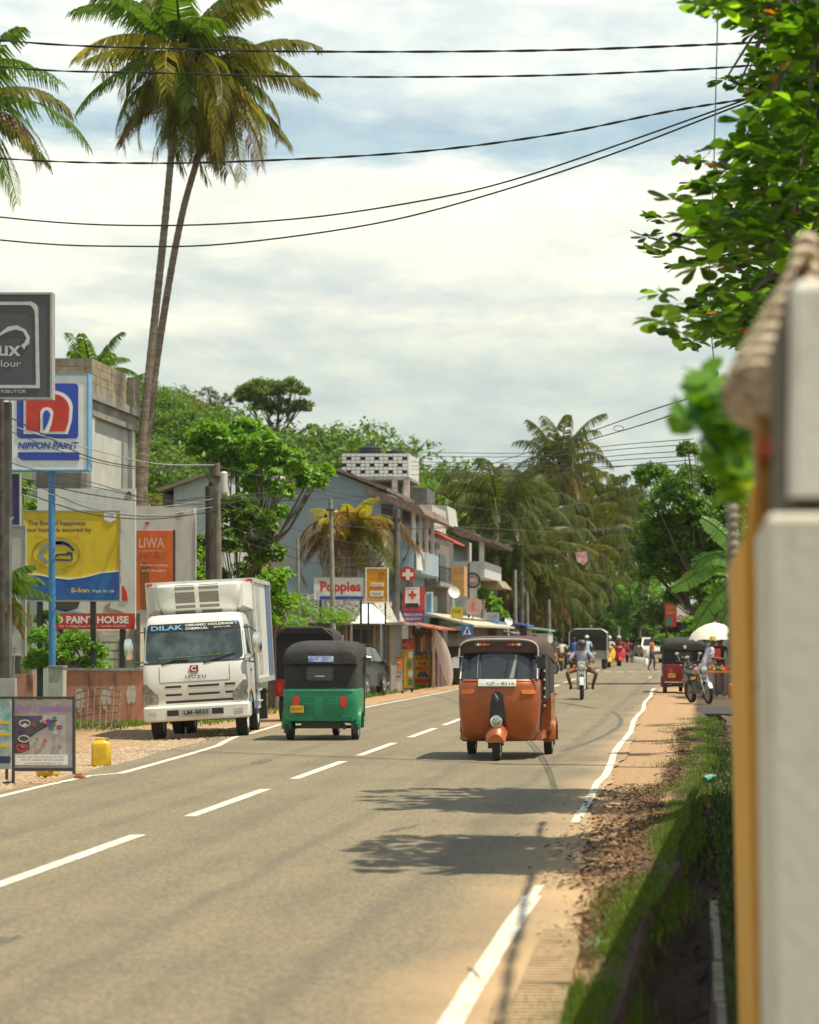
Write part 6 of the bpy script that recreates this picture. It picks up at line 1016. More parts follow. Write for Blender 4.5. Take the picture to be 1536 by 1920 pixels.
    # floor, seats, pillars, doors
    m = MB(); m.box(-.42, .42, -.6, .5, .27, .34); m.build('floor', dark, t); m = MB(); m.box(-.08, .08, 1.437 if not front else 1.40, 1.452 if not front else 1.41, 1.09, 1.105); m.build('window_sticker', whitem, t)
    m = MB(); m.box(-.585, -.40, -.45, .45, .26, .37, t=.01); m.build('sill', paint, t); m = MB(); m.box(.40, .585, -.45, .45, .26, .37, t=.01); m.build('sill', paint, t)
    m = MB(); m.box(-.22, .22, -.25, .10, .62, .74); m.box(-.20, .20, .06, .14, .74, 1.1); m.build('driver_seat', black, t); m = MB(); m.box(-.52, .52, .45, .499, .5, 1.2); m.build('bench_back', mat('seat_maroon', (.12, .02, .02), .6), t)
    for s in (-1, 1):
        m = MB(); m.tube([(s * .55, -.72, 1.1), (s * .585, -.6, 1.47)], .02, 7); m.tube([(s * .62, .42, .85), (s * .62, .42, 1.42)], .02, 7); m.tube([(s * .575, -.38, .36), (s * .585, -.36, 1.44)], .015, 7); m.tube([(s * .57, -.38, .8), (s * .60, .42, .8)], .014, 6); m.build('side_rail', dark, t, smooth=True)
        m = MB(); m.tube([(s * .5, -.80, 1.42), (s * .64, -.84, 1.40)], .008, 5); m.box(s * .60 - .05, s * .60 + .05, -.86, -.83, 1.26, 1.40); m.build('mirror', chrome if s < 0 else black, t)
    m = MB(); m.box(.605, .625, -.36, .40, .82, 1.44); m.build('side_curtain', canvas, t) if front else None
    if front:
        m = MB()
        for k in range(6): m.box(.61, .635, -.42, -.34, .72 + .12 * k, .75 + .12 * k)
        m.build('side_ladder', chrome, t)
    # fenders
    for s in (-1, 1):
        m = MB(); rg = []
        for k in range(9):
            a = R(-5 + 190 * k / 8); cy, cz = 1.0 - .29 * math.cos(a), .25 + .31 * math.sin(a); rg.append([(s * .52, cy, cz), (s * .645, cy, cz), (s * .685, cy, cz - .015), (s * .69, cy + .02 * math.cos(a), cz - .05 * abs(math.sin(a)) - .02), (s * .52, cy + .03 * math.cos(a), cz - .05)])
        m.loft(rg); m.build('rear_fender', paint, t, smooth=True); m = MB(); m.box(s * .60 - .04, s * .60 + .04, 1.30, 1.31, .12, .28); m.build('mud_flap', black, t)
    m = MB(); rg = []
    for k in range(8): a = R(28 + 110 * k / 7); cy, cz, w_ = -.98 - .25 * math.cos(a), .225 + .25 * math.sin(a), .06 + .045 * math.sin(a); rg.append([(-w_ - .05, cy, cz - .09), (-w_, cy, cz - .02), (-w_ * .5, cy, cz + .02), (w_ * .5, cy, cz + .02), (w_, cy, cz - .02), (w_ + .05, cy, cz - .09)])
    m.loft(rg); m.build('front_mudguard', paint, t, smooth=True)
    m = MB(); m.lathe((0, -.95, .535), (0, -1, 0), [(0, .06), (.12, .085), (.17, .085), (.175, .075)], 20); hl = m.build('headlight', chrome, t, smooth=True); m = MB(); m.lathe((0, -1.122, .535), (0, -1, 0), [(0, .068), (.012, .05), (.018, .02)], 18); m.build('lens', mat('headlamp_lens', (.20, .21, .18), .08, .5, c2=(.62, .62, .54), scale=22), hl, smooth=True)
    m = MB(); m.tube([(0, -.86, .42), (.075, -.98, .21)], .022, 7); m.tube([(0, -.86, .42), (-.075, -.98, .21)], .022, 7); m.box(-.14, -.09, -.9, -.7, .16, .34); m.build('fork', dark, t)
    wheel(t, 0, -.98, .205, .205, .11); wheel(t, -.57, 1.0, .205, .205, .12); wheel(t, .57, 1.0, .205, .205, .12)
    m = MB(); m.tube([(-.55, 1.0, .22), (.55, 1.0, .22)], .03, 6); m.box(-.35, .35, .75, 1.25, .20, .33); m.tube([(-.4, 1.2, .24), (-.42, 1.45, .22)], .035, 7); m.tube([(.2, 1.2, .30), (.5, 1.2, .19)], .02, 6); m.build('axle', dark, t); return t
opaint = mat('copper_paint', (.34, .085, .018), .42, .2, var=.14, coat=.25, scale=3, bump=.04, bscale=6); gpaint = mat('green_paint', (.005, .20, .085), .45, var=.2, coat=.15, scale=4); rpaint = mat('red_paint', (.22, .012, .018), .4, var=.12, coat=.3)
Yt = 35.9; ort = rickshaw('copper orange auto rickshaw driving toward the viewer in the middle of the road', opaint, (px(945, Yt), Yt, .02), R(-1.0), tassel=True, badge=True, roofm=mat('brown_canvas', (.075, .038, .030), .75, bump=.5, bscale=25, var=.3, scale=4)); ort.scale = (.97, 1, 1)
Yg = 43.0; grt = rickshaw('green auto rickshaw with black canvas canopy driving away, seen from behind', gpaint, (px(612, Yg), Yg, .02), R(180), front=False, rear_sticker=(-.24, .20, 1.34, 1.44, mat('sticker_blue', (.12, .22, .55), .5, c2=(.6, .65, .75), scale=12)))
m = MB(); m.box(px(625, 41.6) - .1, px(625, 41.6) + .1, 41.50, 41.503, pz(1266, 41.5), pz(1262, 41.5)); 
grt.rotation_euler = (0, 0, R(180 + 1.5)); grt.scale = (.935, .95, .955); grt.location.x += .06; 
Yr = 79.2; rrt = rickshaw('dark red auto rickshaw with black canopy parked at the right roadside', rpaint, (px(1279, Yr), Yr, 0), R(180 + 3), front=False, rail=True, rear_sticker=(-.06, .02, 1.36, 1.46, whitem))
# ---- refrigerated truck
tk = thing('box_truck', 'white refrigerated box truck parked on the shoulder, facing the viewer', 'truck', (px(378, 43.6) , 43.3, 0))
wp = mat('truck_white', (.64, .62, .55), .3, c2=(.74, .725, .67), coat=.5, scale=2)
cb_ = Nose([(.52, .88, .05, 1.55), (.60, .905, .01, 1.55), (.95, .915, 0, 1.55), (1.26, .915, .03, 1.55), (1.34, .905, .07, 1.55), (2.0, .85, .27, 1.55), (2.10, .82, .33, 1.5), (2.15, .77, .42, 1.45), (2.165, .66, .6, 1.3)], n=6, d=.30)
m = MB(); cb_.mesh(m, k=14); cab = m.build('cab', wp, tk, smooth=True)
bp_ = Nose([(.33, .90, -.06, .45), (.36, .925, -.09, .45), (.56, .93, -.09, .45), (.60, .915, -.06, .45)], n=6, d=.26)
m = MB(); bp_.mesh(m, k=12); bmp = m.build('bumper', wp, tk, smooth=True)
for a, b in ((-.50, -.30), (.28, .48)): m = MB(); bp_.patch(m, a, b, .42, .52, .008, 3, 2); m.build('air_slot', blk, bmp)
for a, b in ((-.82, -.68), (.68, .82)): m = MB(); bp_.patch(m, a, b, .44, .50, .01, 3, 2); m.build('fog_lamp', lens_, bmp, smooth=True)
m = MB(); bp_.patch(m, -.28, .26, .40, .53, .02, 6, 2); m.build('number_plate', mat('plate_grey', (.36, .37, .31), .5), bmp); text('LM-4835', -.21, .22, .43, .505, -.113, blk, bmp, world=False, bold=.03)
wsg = mat('truck_glass', (.028, .042, .040), .05, c2=(.10, .13, .125), scale=2.2, spec=.9, lo=.42, hi=.62)
m = MB(); cb_.patch(m, -.855, .855, 1.335, 1.995, .008, 22, 14, rc=.10, top=(-.81, .81)); gl = m.build('windscreen', wsg, cab, smooth=True)
m = MB(); cb_.patch(m, -.875, .875, 1.315, 1.345, .010, 22, 1); cb_.patch(m, -.80, .80, 1.86, 1.998, .014, 20, 4, rc=.03); m.build('sun_visor_strip', blk, cab, smooth=True)
pb_ = mat('pale_blue_print', (.20, .42, .66), .5); p0 = cb_.S(0, 1.93)
for bd, x0, x1, z0, z1, mm in (('DILAK', -.74, -.18, 1.895, 1.975, pb_), ('CERAMIC HOLDINGS', -.14, .70, 1.945, 1.985, wht), ('CHEMICAL', -.14, .26, 1.885, 1.925, wht), ('(PVT) LTD.', .36, .66, 1.895, 1.920, wht)):
    o = text(bd, x0, x1, z0, z1, 0, mm, cab, world=False, bold=.03, thick=0)
    for v in o.data.vertices: v.co.y = cb_.S(v.co.x, v.co.z).y - .022
m = MB(); m.ball((.74, cb_.S(.7, 1.96).y - .01, 1.965), .03, 8, sz=(1, .4, 1)); m.build('blue_dot', pb_, cab)
for k, (a, c) in enumerate(((-.55, -.10), (.18, .72))): m = MB(); m.tube([cb_.S(a, 1.31) + Vector((0, -.02, 0)), cb_.S((a + c) / 2, 1.38) + Vector((0, -.025, 0)), cb_.S(c, 1.45 if k else 1.37) + Vector((0, -.025, 0))], .012, 5); m.ball(cb_.S(a, 1.31), .022, 6); m.build('wiper', black, cab)
m = MB(); rr = random.Random(9)
for k in range(60): x = -.62 + k * .0215; m.tube([cb_.S(x, 1.40 + .03 * (k / 60)) + Vector((0, -.012, 0)), cb_.S(x, 1.40 + .03 * (k / 60)) + Vector((rr.uniform(-.02, .02), -.014, rr.uniform(.005, .03)))], .006, 4)
m.build('dash_garland', mat('garland_green', (.10, .32, .05), .6), cab)
m = MB()
for a, b, z in ((-.52, -.24, .90), (-.12, .42, .90), (.52, .70, .905) , (-.52, -.24, .76), (-.12, .42, .76), (.52, .70, .765)): cb_.patch(m, a, b, z, z + .035, .006, 5, 1)
cb_.patch(m, -.52, .74, .635, .675, .006, 12, 1); m.build('grille_slot', blk, cab)
m = MB(); cb_.patch(m, -.60, .60, .99, .996, .006, 12, 1); m.build('panel_gap', dark, cab); m = MB(); [cb_.patch(m, s * .61 - .003, s * .61 + .003, 1.0, 1.27, .006, 1, 3) for s in (-1, 1)]; m.build('panel_gap', dark, cab)
text('ISUZU', -.16, .20, 1.045, 1.10, cb_.S(0, 1.07).y, mat('badge_grey', (.22, .21, .19), .4, .5), cab, world=False, bold=.04, spacing=1.3, thick=.012)
m = MB(); y_ = cb_.S(0, 1.18).y - .012; m.prism([(-.075, 1.16), (-.075, 1.27), (.07, 1.27), (.07, 1.16)], y_ - .004, y_ + .01); m.build('emblem_ground', mat('emblem_maroon', (.35, .03, .04), .5), cab); m = MB(); m.prism([(.0 + .055 * math.cos(R(a)), 1.215 + .045 * math.sin(R(a))) for a in range(40, 321, 20)] + [(.0 + .03 * math.cos(R(a)), 1.215 + .022 * math.sin(R(a))) for a in range(320, 39, -20)], y_ - .01, y_ - .003); m.build('emblem_letter', wht, cab); m = MB(); m.ball((.0, y_ - .005, 1.215), .016, 6); m.build('emblem_dot', blk, cab); text('DILAK', -.06, .06, 1.125, 1.148, y_ + .004, blk, cab, world=False)
for s in (-1, 1):
    m = MB(); cb_.patch(m, s * .64 if s > 0 else -.895, .895 if s > 0 else -.64, .63, .80, .014, 8, 3, rc=.02); hl = m.build('headlight', mat('lamp_glass', (.22, .21, .19), .12, .4, c2=(.42, .40, .36), scale=12), cab, smooth=True)
    m = MB(); cb_.patch(m, .68 if s > 0 else -.895, .895 if s > 0 else -.68, .805, .98, .014, 8, 5, top=((.84, .895) if s > 0 else (-.895, -.84))); m.build('upper_lens', mat('lamp_glass', (0, 0, 0)), hl, smooth=True)
    m = MB(); m.box(s * .885 - .015, s * .885 + .015, .48, 1.25, 1.36, 1.96) if s < 0 else m.add([(.918, .42, 1.36), (.918, 1.25, 1.36), (.865, 1.25, 1.94), (.865, .62, 1.94), (.90, .42, 1.36), (.90, 1.25, 1.36), (.84, 1.25, 1.94), (.84, .62, 1.94)], [(0, 1, 2, 3), (4, 7, 6, 5), (0, 4, 5, 1), (1, 5, 6, 2), (2, 6, 7, 3), (3, 7, 4, 0)]); m.build('side_window', wsg, cab)
    m = MB(); m.tube([(s * .90, .20, 1.36), (s * 1.02, .10, 1.36), (s * 1.10, .10, 1.45), (s * 1.10, .10, 1.80), (s * .98, .20, 1.88), (s * .87, .30, 1.88)], .013, 6); m.tube([(s * .9, .22, 1.30), (s * 1.04, .12, 1.27)], .013, 6); ma = m.build('mirror_arm', black, tk)
    m = MB(); m.loft([[(s * 1.12 + .085 * math.cos(a) * q, yy, 1.60 + .19 * max(-1, min(1, 1.25 * math.sin(a))) * q) for a in [k * PI / 8 for k in range(16)]] for q, yy in ((.6, .02), (.95, .035), (1, .07), (.9, .12), (.5, .14))]); m.build('mirror', chrome, ma, smooth=True)
    m = MB(); m.ball((s * .94, .06, 1.36), .07, 8, sz=(1, .7, 1)); m.build('round_mirror', chrome, ma, smooth=True) if s > 0 else None
    m = MB(); m.box(s * .915 - .02, s * .915 + .02, .75, .90, 1.12, 1.15); m.build('door_handle', black, cab)
    wheel(tk, s * .74, .62, .36, .36, .20, rm=mat('wheel_white', (.5, .5, .47), .5)); wheel(tk, s * .70, 3.3, .36, .36, .19, rm=mat('wheel_white', (0, 0, 0))); wheel(tk, s * .47, 3.3, .36, .36, .17, rm=mat('wheel_white', (0, 0, 0)))
    m = MB(); m.loft([[(s * .60, .62 + .46 * math.cos(a), .36 + .44 * math.sin(a)), (s * .925, .62 + .46 * math.cos(a), .36 + .44 * math.sin(a)), (s * .925, .62 + .41 * math.cos(a), .36 + .39 * math.sin(a)), (s * .60, .62 + .41 * math.cos(a), .36 + .39 * math.sin(a))] for a in [PI * k / 10 for k in range(11)]]); m.build('wheel_arch', black, cab)
m = MB(); m.box(-.45, .45, .3, 5.2, .50, .66); m.box(-.62, .62, .3, 1.5, .40, .55); m.box(-.8, .8, .55, .69, .30, .42); m.box(-.8, .8, 3.2, 3.4, .30, .45); m.build('chassis', dark, tk)
bxm = mat('box_panel', (.60, .585, .53), .5, .15, var=.05, scale=1.5)
m = MB(); m.box(-.95, .95, 1.68, 5.4, .92, 2.74); bx = m.build('cargo_box', bxm, tk)
alu = mat('aluminium_trim', (.62, .61, .57), .35, .5)
m = MB()
for s in (-1, 1): m.box(s * .955 - .02, s * .955 + .02, 1.66, 1.74, .90, 2.76); m.box(s * .955 - .02, s * .955 + .02, 5.34, 5.42, .90, 2.76); m.box(s * .96 - .02, s * .96 + .02, 1.7, 5.4, 2.69, 2.765); m.box(s * .96 - .02, s * .96 + .02, 1.7, 5.4, .88, .97)
m.box(-.94, .94, 1.66, 1.70, 2.70, 2.765); m.build('edge_trim', alu, bx)
for a in (-.95, .85): m = MB(); m.box(a, a + .1, 1.64, 1.66, 2.68, 2.74); m.build('marker_lamp', redp, bx)
m = MB(); m.box(.952, .965, 2.3, 3.0, 1.05, 2.62); m.box(.965, .99, 2.33, 2.36, 1.3, 2.3); m.box(.965, .99, 2.31, 2.38, 1.75, 1.85); m.build('side_door', alu, bx)
m = MB(); m.box(.952, .962, 4.4, 5.33, .98, 2.68); m.build('side_graphic', mat('graphic_blue', (.04, .16, .40), .5, c2=(.12, .10, .12), scale=1.3), bx)
rf = Nose([(2.13, .60, 1.44, 1.67), (2.20, .68, 1.33, 1.67), (2.32, .74, 1.24, 1.67), (2.52, .76, 1.20, 1.67), (2.66, .78, 1.21, 1.67), (2.71, .78, 1.26, 1.67)], n=4, d=.30)
m = MB(); rf.mesh(m, k=10); ru = m.build('refrigeration_unit', wp, tk, smooth=True)
m = MB()
for a, b in ((-.40, -.05), (.03, .38)):
    for z0, z1 in ((2.595, 2.68), (2.365, 2.555), (2.28, 2.325)): rf.patch(m, a, b, z0, z1, .006, 4, 2)
rf.patch(m, -.42, -.06, 2.18, 2.235, .01, 4, 1); rf.patch(m, .06, .42, 2.18, 2.235, .01, 4, 1); m.build('vent', mat('vent_mesh', (.14, .125, .10), .8, c2=(.26, .24, .19), scale=60), ru)
for s in (-1, 1): m = MB(); m.loft([[(s * .70, 1.66, 2.14), (s * .94, 1.66, 2.2), (s * .94, 1.66, 2.70), (s * .70, 1.66, 2.70)], [(s * .70, 1.40, 2.25), (s * .79, 1.42, 2.28), (s * .79, 1.42, 2.68), (s * .72, 1.40, 2.68)]]); m.build('side_cowl', wp, ru)
m = MB(); m.box(.70, .90, 1.3, 1.75, .45, .95); m.build('blue_sheet', mat('blue_tank', (.02, .16, .50), .5), tk); m = MB(); m.box(.72, .90, 2.0, 2.7, .42, .80); m.tube([(.92, 1.9, .55), (.92, 2.8, .55)], .02, 6); m.tube([(.92, 1.9, .75), (.92, 2.8, .75)], .02, 6); m.build('side_guard', alu, tk)
m = MB(); m.box(.55, .92, 3.8, 3.83, .18, .75); m.build('mud_flap', black, tk); m = MB(); m.box(-.92, -.55, 3.8, 3.83, .18, .75); m.build('mud_flap', black, tk)
tk.rotation_euler = (0, R(-3.2), R(5.0)); tk.location.z = -.02; tk.scale = (.96, .97, .985)
# ---- canvas hooded pickup behind the truck
pk_ = thing('hooded_pickup', 'small red pickup with a tall black canvas hood, mostly hidden behind the green rickshaw', 'truck', (px(571, 52), 52, 0)); pk_.scale = (.74, .62, 1); m = MB()
m.loft([[(x * .80, y, z) for x, z in [(-1, .85), (-1, 1.72)] + [(-math.cos(R(a)) * (1 if a in (0, 180) else .97), 1.72 + .19 * math.sin(R(a)) ** .6) for a in range(10, 171, 16)] + [(1, 1.72), (1, .85)]] for y in (0, .05, 1.9, 1.95)]); m.build('canvas_hood', canvas, pk_, smooth=True)
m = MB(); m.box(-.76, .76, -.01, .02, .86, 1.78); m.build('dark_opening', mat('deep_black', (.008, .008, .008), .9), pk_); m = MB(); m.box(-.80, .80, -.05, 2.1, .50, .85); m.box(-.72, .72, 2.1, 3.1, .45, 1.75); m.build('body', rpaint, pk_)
for a in (-.72, .62): m = MB(); m.box(a, a + .1, -.07, -.05, .60, .78); m.build('tail_lamp', redp, pk_)
m = MB(); m.tube([(-.78, -.03, .85), (-.80, -.03, 1.70), (-.5, -.03, 1.9), (.5, -.03, 1.9), (.8, -.03, 1.7), (.78, -.03, .85)], .025, 6); m.build('hood_frame', mat('grey_canvas', (0, 0, 0)), pk_)
for s in (-1, 1): wheel(pk_, s * .66, .5, .28, .28, .15); wheel(pk_, s * .66, 2.6, .28, .28, .15)
# ---- cars
def car(label, loc, rz, paint, Lc, W, H, prof, wins, face, cat='car', name='car'):
    t = thing(name, label, cat, loc, rz); hw = W / 2; m = MB()      # prof: outline (y, z) of the side, front at -y
    belt = H * .60; vs = []; n = len(prof)
    def wid(z): return hw if z <= belt else hw - (z - belt) / (H - belt) * hw * .24
    rings = [[(s * (wid(z) - e_ * hw), y_ * (1 - e_ * .25) , z - (.02 if e_ and z > .4 else 0)) for y_, z in prof] for s, e_ in ((-1, .10), (-1, .02), (-1, 0))] + [[(s * (wid(z) - e_ * hw), y_ * (1 - e_ * .25), z - (.02 if e_ and z > .4 else 0)) for y_, z in prof] for s, e_ in ((1, 0), (1, .02), (1, .10))]
    m.loft([[(x if abs(x) else x, y_, z) for x, y_, z in r_] for r_ in rings]); m.build('body', paint, t, smooth=True)
    for nm, pts in wins:
        m = MB()
        if nm == 'side_window':
            for s in (-1, 1): m.add([(s * (wid(z) + .004), y_, z) for y_, z in pts], [tuple(range(len(pts)))])
        else:
            (y0, z0), (y1, z1) = pts; q0, q1 = wid(z0) * .88, wid(z1) * .86; nn = Vector((0, z1 - z0, -(y1 - y0))).normalized() * .03; nn = -nn if (nn.y > 0) == (y0 < 0) else nn
            m.add([Vector((-q0, y0, z0)) + nn, Vector((q0, y0, z0)) + nn, Vector((q1, y1, z1)) + nn, Vector((-q1, y1, z1)) + nn], [(0, 1, 2, 3)])
        m.build(nm, glass, t)
    for s in (-1, 1):
        for yw in (-Lc * .31, Lc * .30): wheel(t, s * (hw - .10), yw, .32, .32, .2)
        m = MB(); m.ball((s * (hw + .08), -Lc * .17, H * .64), .09, 8, sz=(1, .6, .8)); m.build('mirror', paint, t, smooth=True)
        m = MB(); yl = prof[face[0]][0]; m.box(s * hw * .86 - .13, s * hw * .86 + .10, min(yl, yl + face[1]) , max(yl, yl + face[1]), H * .40, H * .53); m.build('headlight' if yl < 0 else 'tail_lamp', lens_ if yl < 0 else redp, t)
    y0 = -Lc / 2; m = MB(); m.box(-hw * .5, hw * .5, y0 - .03, y0 + .05, H * .36, H * .46); m.build('grille', blk, t); m = MB(); m.box(-.26, .26, y0 - .045, y0 - .031, H * .24, H * .31); m.build('number_plate', mat('plate_pale', (0, 0, 0)), t); m = MB(); m.box(-.26, .26, Lc / 2 + .02, Lc / 2 + .035, H * .40, H * .47); m.build('number_plate', mat('plate_pale', (0, 0, 0)), t); return t
hp = [(-1.75, .35), (-1.80, .55), (-1.72, .82), (-1.05, .98), (-.45, 1.42), (.2, 1.50), (1.1, 1.47), (1.62, 1.05), (1.72, .9), (1.75, .45), (1.65, .28), (-1.6, .25)]
hw_ = [('side_window', [(-.92, .98), (-.42, 1.36), (.1, 1.42), (.1, 1.0)]), ('side_window', [(.17, 1.0), (.17, 1.42), (.98, 1.39), (1.35, 1.03)]), ('windscreen', [(-1.0, 1.02), (-.5, 1.385)]), ('rear_window', [(1.568, 1.092), (1.152, 1.428)])]
car('dark grey hatchback parked beside the menu board, behind the green rickshaw', (px(652, 75), 75.5, 0), R(174), mat('graphite_paint', (.035, .033, .030), .45, .1, coat=.15), 3.5, 1.6, 1.5, hp, hw_, (8, .04))
spf = [(-2.1, .45), (-2.15, .7), (-2.05, 1.0), (-1.1, 1.12), (-.6, 1.62), (.2, 1.70), (1.6, 1.66), (2.0, 1.15), (2.1, 1.0), (2.12, .5), (2.0, .32), (-1.9, .3)]
sw_ = [('side_window', [(-1.0, 1.14), (-.55, 1.56), (.2, 1.62), (.2, 1.14)]), ('side_window', [(.28, 1.14), (.28, 1.62), (1.5, 1.58), (1.8, 1.16)]), ('windscreen', [(-1.08, 1.14), (-.63, 1.58)]), ('rear_window', [(1.95, 1.18), (1.64, 1.60)])]
car('white sport utility car waiting at the far end of the road', (px(1221, 168), 170, 0), R(10), white, 4.3, 1.8, 1.7, spf, sw_, (1, -.03))
cl_ = thing('canopied_lorry', 'far dark canopied lorry with a grey tailboard seen from behind', 'truck', (px(1103, 135), 135, 0)); m = MB()
m.loft([[(x * .98, y, z) for x, z in [(-1, 1.0), (-1, 1.95)] + [(-math.cos(R(a)), 1.95 + .22 * math.sin(R(a)) ** .8) for a in range(15, 166, 15)] + [(1, 1.95), (1, 1.0)]] for y in (0, 3.4)]); m.build('canopy', canvas, cl_, smooth=True); m = MB(); m.box(-.99, .99, -.05, 3.5, .55, 1.0); m.build('tailboard', mat('lorry_grey', (.25, .24, .22), .6), cl_); m = MB(); m.tube([(-1, -.06, .9), (-1, -.06, 1.95), (-.7, -.06, 2.14), (.7, -.06, 2.14), (1, -.06, 1.95), (1, -.06, .9)], .03, 6); m.build('hoop', alu, cl_)
for s in (-1, 1): wheel(cl_, s * .8, .6, .36, .36, .2); wheel(cl_, s * .8, 2.9, .36, .36, .2)
# ---- motorcycles and scooters, front at -y
def motorbike(label, loc, rz, paint, group=None, flag=None, steer=0):
    t = thing('motorcycle', label, 'motorcycle', loc, rz, group); wheel(t, 0, -.66, .29, .29, .085, sp=True); wheel(t, 0, .62, .29, .29, .11, sp=True)
    m = MB(); [m.tube([(s * .085, -.66, .29), (s * .085, -.46, .80), (s * .08, -.40, .95)], [.024, .022, .02], 8) for s in (-1, 1)]; m.box(-.12, .12, -.50, -.40, .80, .84); m.build('fork', alu, t, smooth=True)
    m = MB(); m.loft([[(x, -.66 - (.33 + dz) * math.cos(a), .29 + (.33 + dz) * math.sin(a)) for x, dz in ((-.065, -.03), (-.04, 0), (.04, 0), (.065, -.03))] for a in [R(20 + 15 * k) for k in range(9)]], close=False, cap=False); m.build('front_mudguard', paint, t, smooth=True)
    m = MB(); m.lathe((0, -.50, .88), (0, -1, 0), [(-.04, .06), (.02, .10), (.08, .105), (.085, .09)], 18); hl = m.build('headlight', black, t, smooth=True); m = MB(); m.lathe((0, -.587, .88), (0, -1, 0), [(0, .09), (.015, .06), (.02, .02)], 16); m.build('lens', lens_, hl, smooth=True)
    m = MB(); m.box(-.11, .11, -.53, -.45, .93, 1.04, t=.02); m.build('headlight_cowl', paint, t); m = MB(); m.box(-.09, .09, -.56, -.545, .68, .78); m.build('number_plate', paint, t)
    m = MB(); m.tube([(-.36, -.22, 1.02), (-.28, -.26, 1.03), (-.12, -.38, .98), (.12, -.38, .98), (.28, -.26, 1.03), (.36, -.22, 1.02)], .013, 7); m.build('handlebar', dark, t, smooth=True)
    for s in (-1, 1): m = MB(); m.tube([(s * .26, -.27, 1.03), (s * .31, -.34, 1.20)], .007, 5); m.ball((s * .33, -.35, 1.24), .055, 8, sz=(1.1, .35, .8)); m.build('mirror', chrome, t, smooth=True); m = MB(); m.ball((s * .20, -.50, .90), .035, 8); m.build('indicator', orangel, t, smooth=True)
    m = MB(); m.loft([[(w_ * math.cos(a), y, zc + h_ * math.sin(a)) for a in [k * PI / 6 for k in range(12)]] for y, w_, h_, zc in ((-.34, .05, .04, .84), (-.26, .12, .09, .85), (-.08, .14, .11, .84), (.08, .10, .08, .80), (.12, .05, .04, .78))]); m.build('fuel_tank', paint, t, smooth=True)
    m = MB(); m.loft([[(-w_, y, z - .07), (-w_, y, z), (-w_ * .6, y, z + .02), (w_ * .6, y, z + .02), (w_, y, z), (w_, y, z - .07)] for y, w_, z in ((.06, .08, .78), (.2, .12, .78), (.45, .12, .80), (.72, .10, .84), (.80, .06, .85))]); m.build('seat', black, t, smooth=True)
    m = MB(); m.box(-.13, .13, -.18, .22, .26, .58, t=.03); m.tube([(0, -.36, .86), (0, -.30, .45), (0, .0, .30), (0, .35, .35)], .03, 6); m.tube([(0, -.3, .78), (0, .3, .70), (0, .7, .72)], .025, 6); m.tube([(.12, -.2, .40), (.14, 0, .28), (.14, .8, .36)], [.022, .022, .04], 8); m.tube([(-.3, .05, .30), (.3, .05, .30)], .012, 6); m.tube([(.11, .30, .72), (.11, .62, .30)], .03, 6); m.tube([(-.11, .30, .72), (-.11, .62, .30)], .03, 6); m.build('engine', mat('engine_metal', (.14, .135, .125), .45, .6), t)
    m = MB(); m.box(-.07, .07, .60, .90, .58, .76, t=.02); m.build('rear_mudguard', paint, t); m = MB(); m.box(-.06, .06, .87, .90, .74, .82); m.build('tail_lamp', redp, t)
    m = MB(); m.box(-.10, .10, .905, .915, .52, .64); m.build('number_plate', mat('plate_yellow', (0, 0, 0)), t); return t
def scooter(label, loc, rz, paint, group=None):
    t = thing('scooter', label, 'scooter', loc, rz, group); wheel(t, 0, -.60, .22, .22, .09); wheel(t, 0, .58, .22, .22, .10)
    sh = Nose([(.32, .10, -.50, -.36), (.45, .20, -.52, -.36), (.70, .23, -.46, -.34), (.92, .20, -.36, -.26), (1.0, .13, -.32, -.24)], n=2.4, d=.12); m = MB(); sh.mesh(m, k=8); m.build('leg_shield', paint, t, smooth=True)
    m = MB(); m.loft([[(-.08, -.60 - .25 * math.cos(a), .22 + .26 * math.sin(a) - .04), (-.05, -.60 - .27 * math.cos(a), .22 + .28 * math.sin(a)), (.05, -.60 - .27 * math.cos(a), .22 + .28 * math.sin(a)), (.08, -.60 - .25 * math.cos(a), .22 + .26 * math.sin(a) - .04)] for a in [R(15 + 17 * k) for k in range(9)]], close=False, cap=False); m.build('front_mudguard', paint, t, smooth=True)
    m = MB(); m.loft([[(w_ * math.cos(a), -.40 + y, .98 + h_ * math.sin(a)) for a in [k * PI / 6 for k in range(12)]] for y, w_, h_ in ((-.10, .08, .05), (-.06, .13, .08), (.04, .14, .09), (.12, .06, .05))]); m.build('handlebar_cowl', paint, t, smooth=True)
    m = MB(); m.lathe((0, -.50, .98), (0, -1, 0), [(-.02, .06), (.015, .055), (.02, .02)], 14); m.build('headlight', lens_, t, smooth=True); m = MB(); m.tube([(-.33, -.26, 1.03), (-.12, -.36, 1.02), (.12, -.36, 1.02), (.33, -.26, 1.03)], .015, 7); m.build('handlebar', black, t, smooth=True)
    for s in (-1, 1): m = MB(); m.tube([(s * .22, -.32, 1.03), (s * .28, -.36, 1.20)], .007, 5); m.ball((s * .29, -.37, 1.23), .05, 8, sz=(1.1, .35, .8)); m.build('mirror', black, t, smooth=True)
    m = MB(); m.box(-.14, .14, -.40, .15, .26, .32); m.build('footboard', black, t); m = MB(); m.loft([[(-w_, y, zb), (-w_, y, zt - .05), (-w_ * .6, y, zt), (w_ * .6, y, zt), (w_, y, zt - .05), (w_, y, zb)] for y, w_, zb, zt in ((.10, .12, .30, .66), (.20, .16, .28, .70), (.55, .17, .38, .72), (.85, .10, .52, .74), (.92, .05, .58, .72))]); m.build('rear_body', paint, t, smooth=True)
    m = MB(); m.box(-.13, .13, .12, .82, .72, .80, t=.03); m.build('seat', black, t); m = MB(); m.box(-.07, .07, .90, .94, .58, .68); m.build('tail_lamp', redp, t); return t
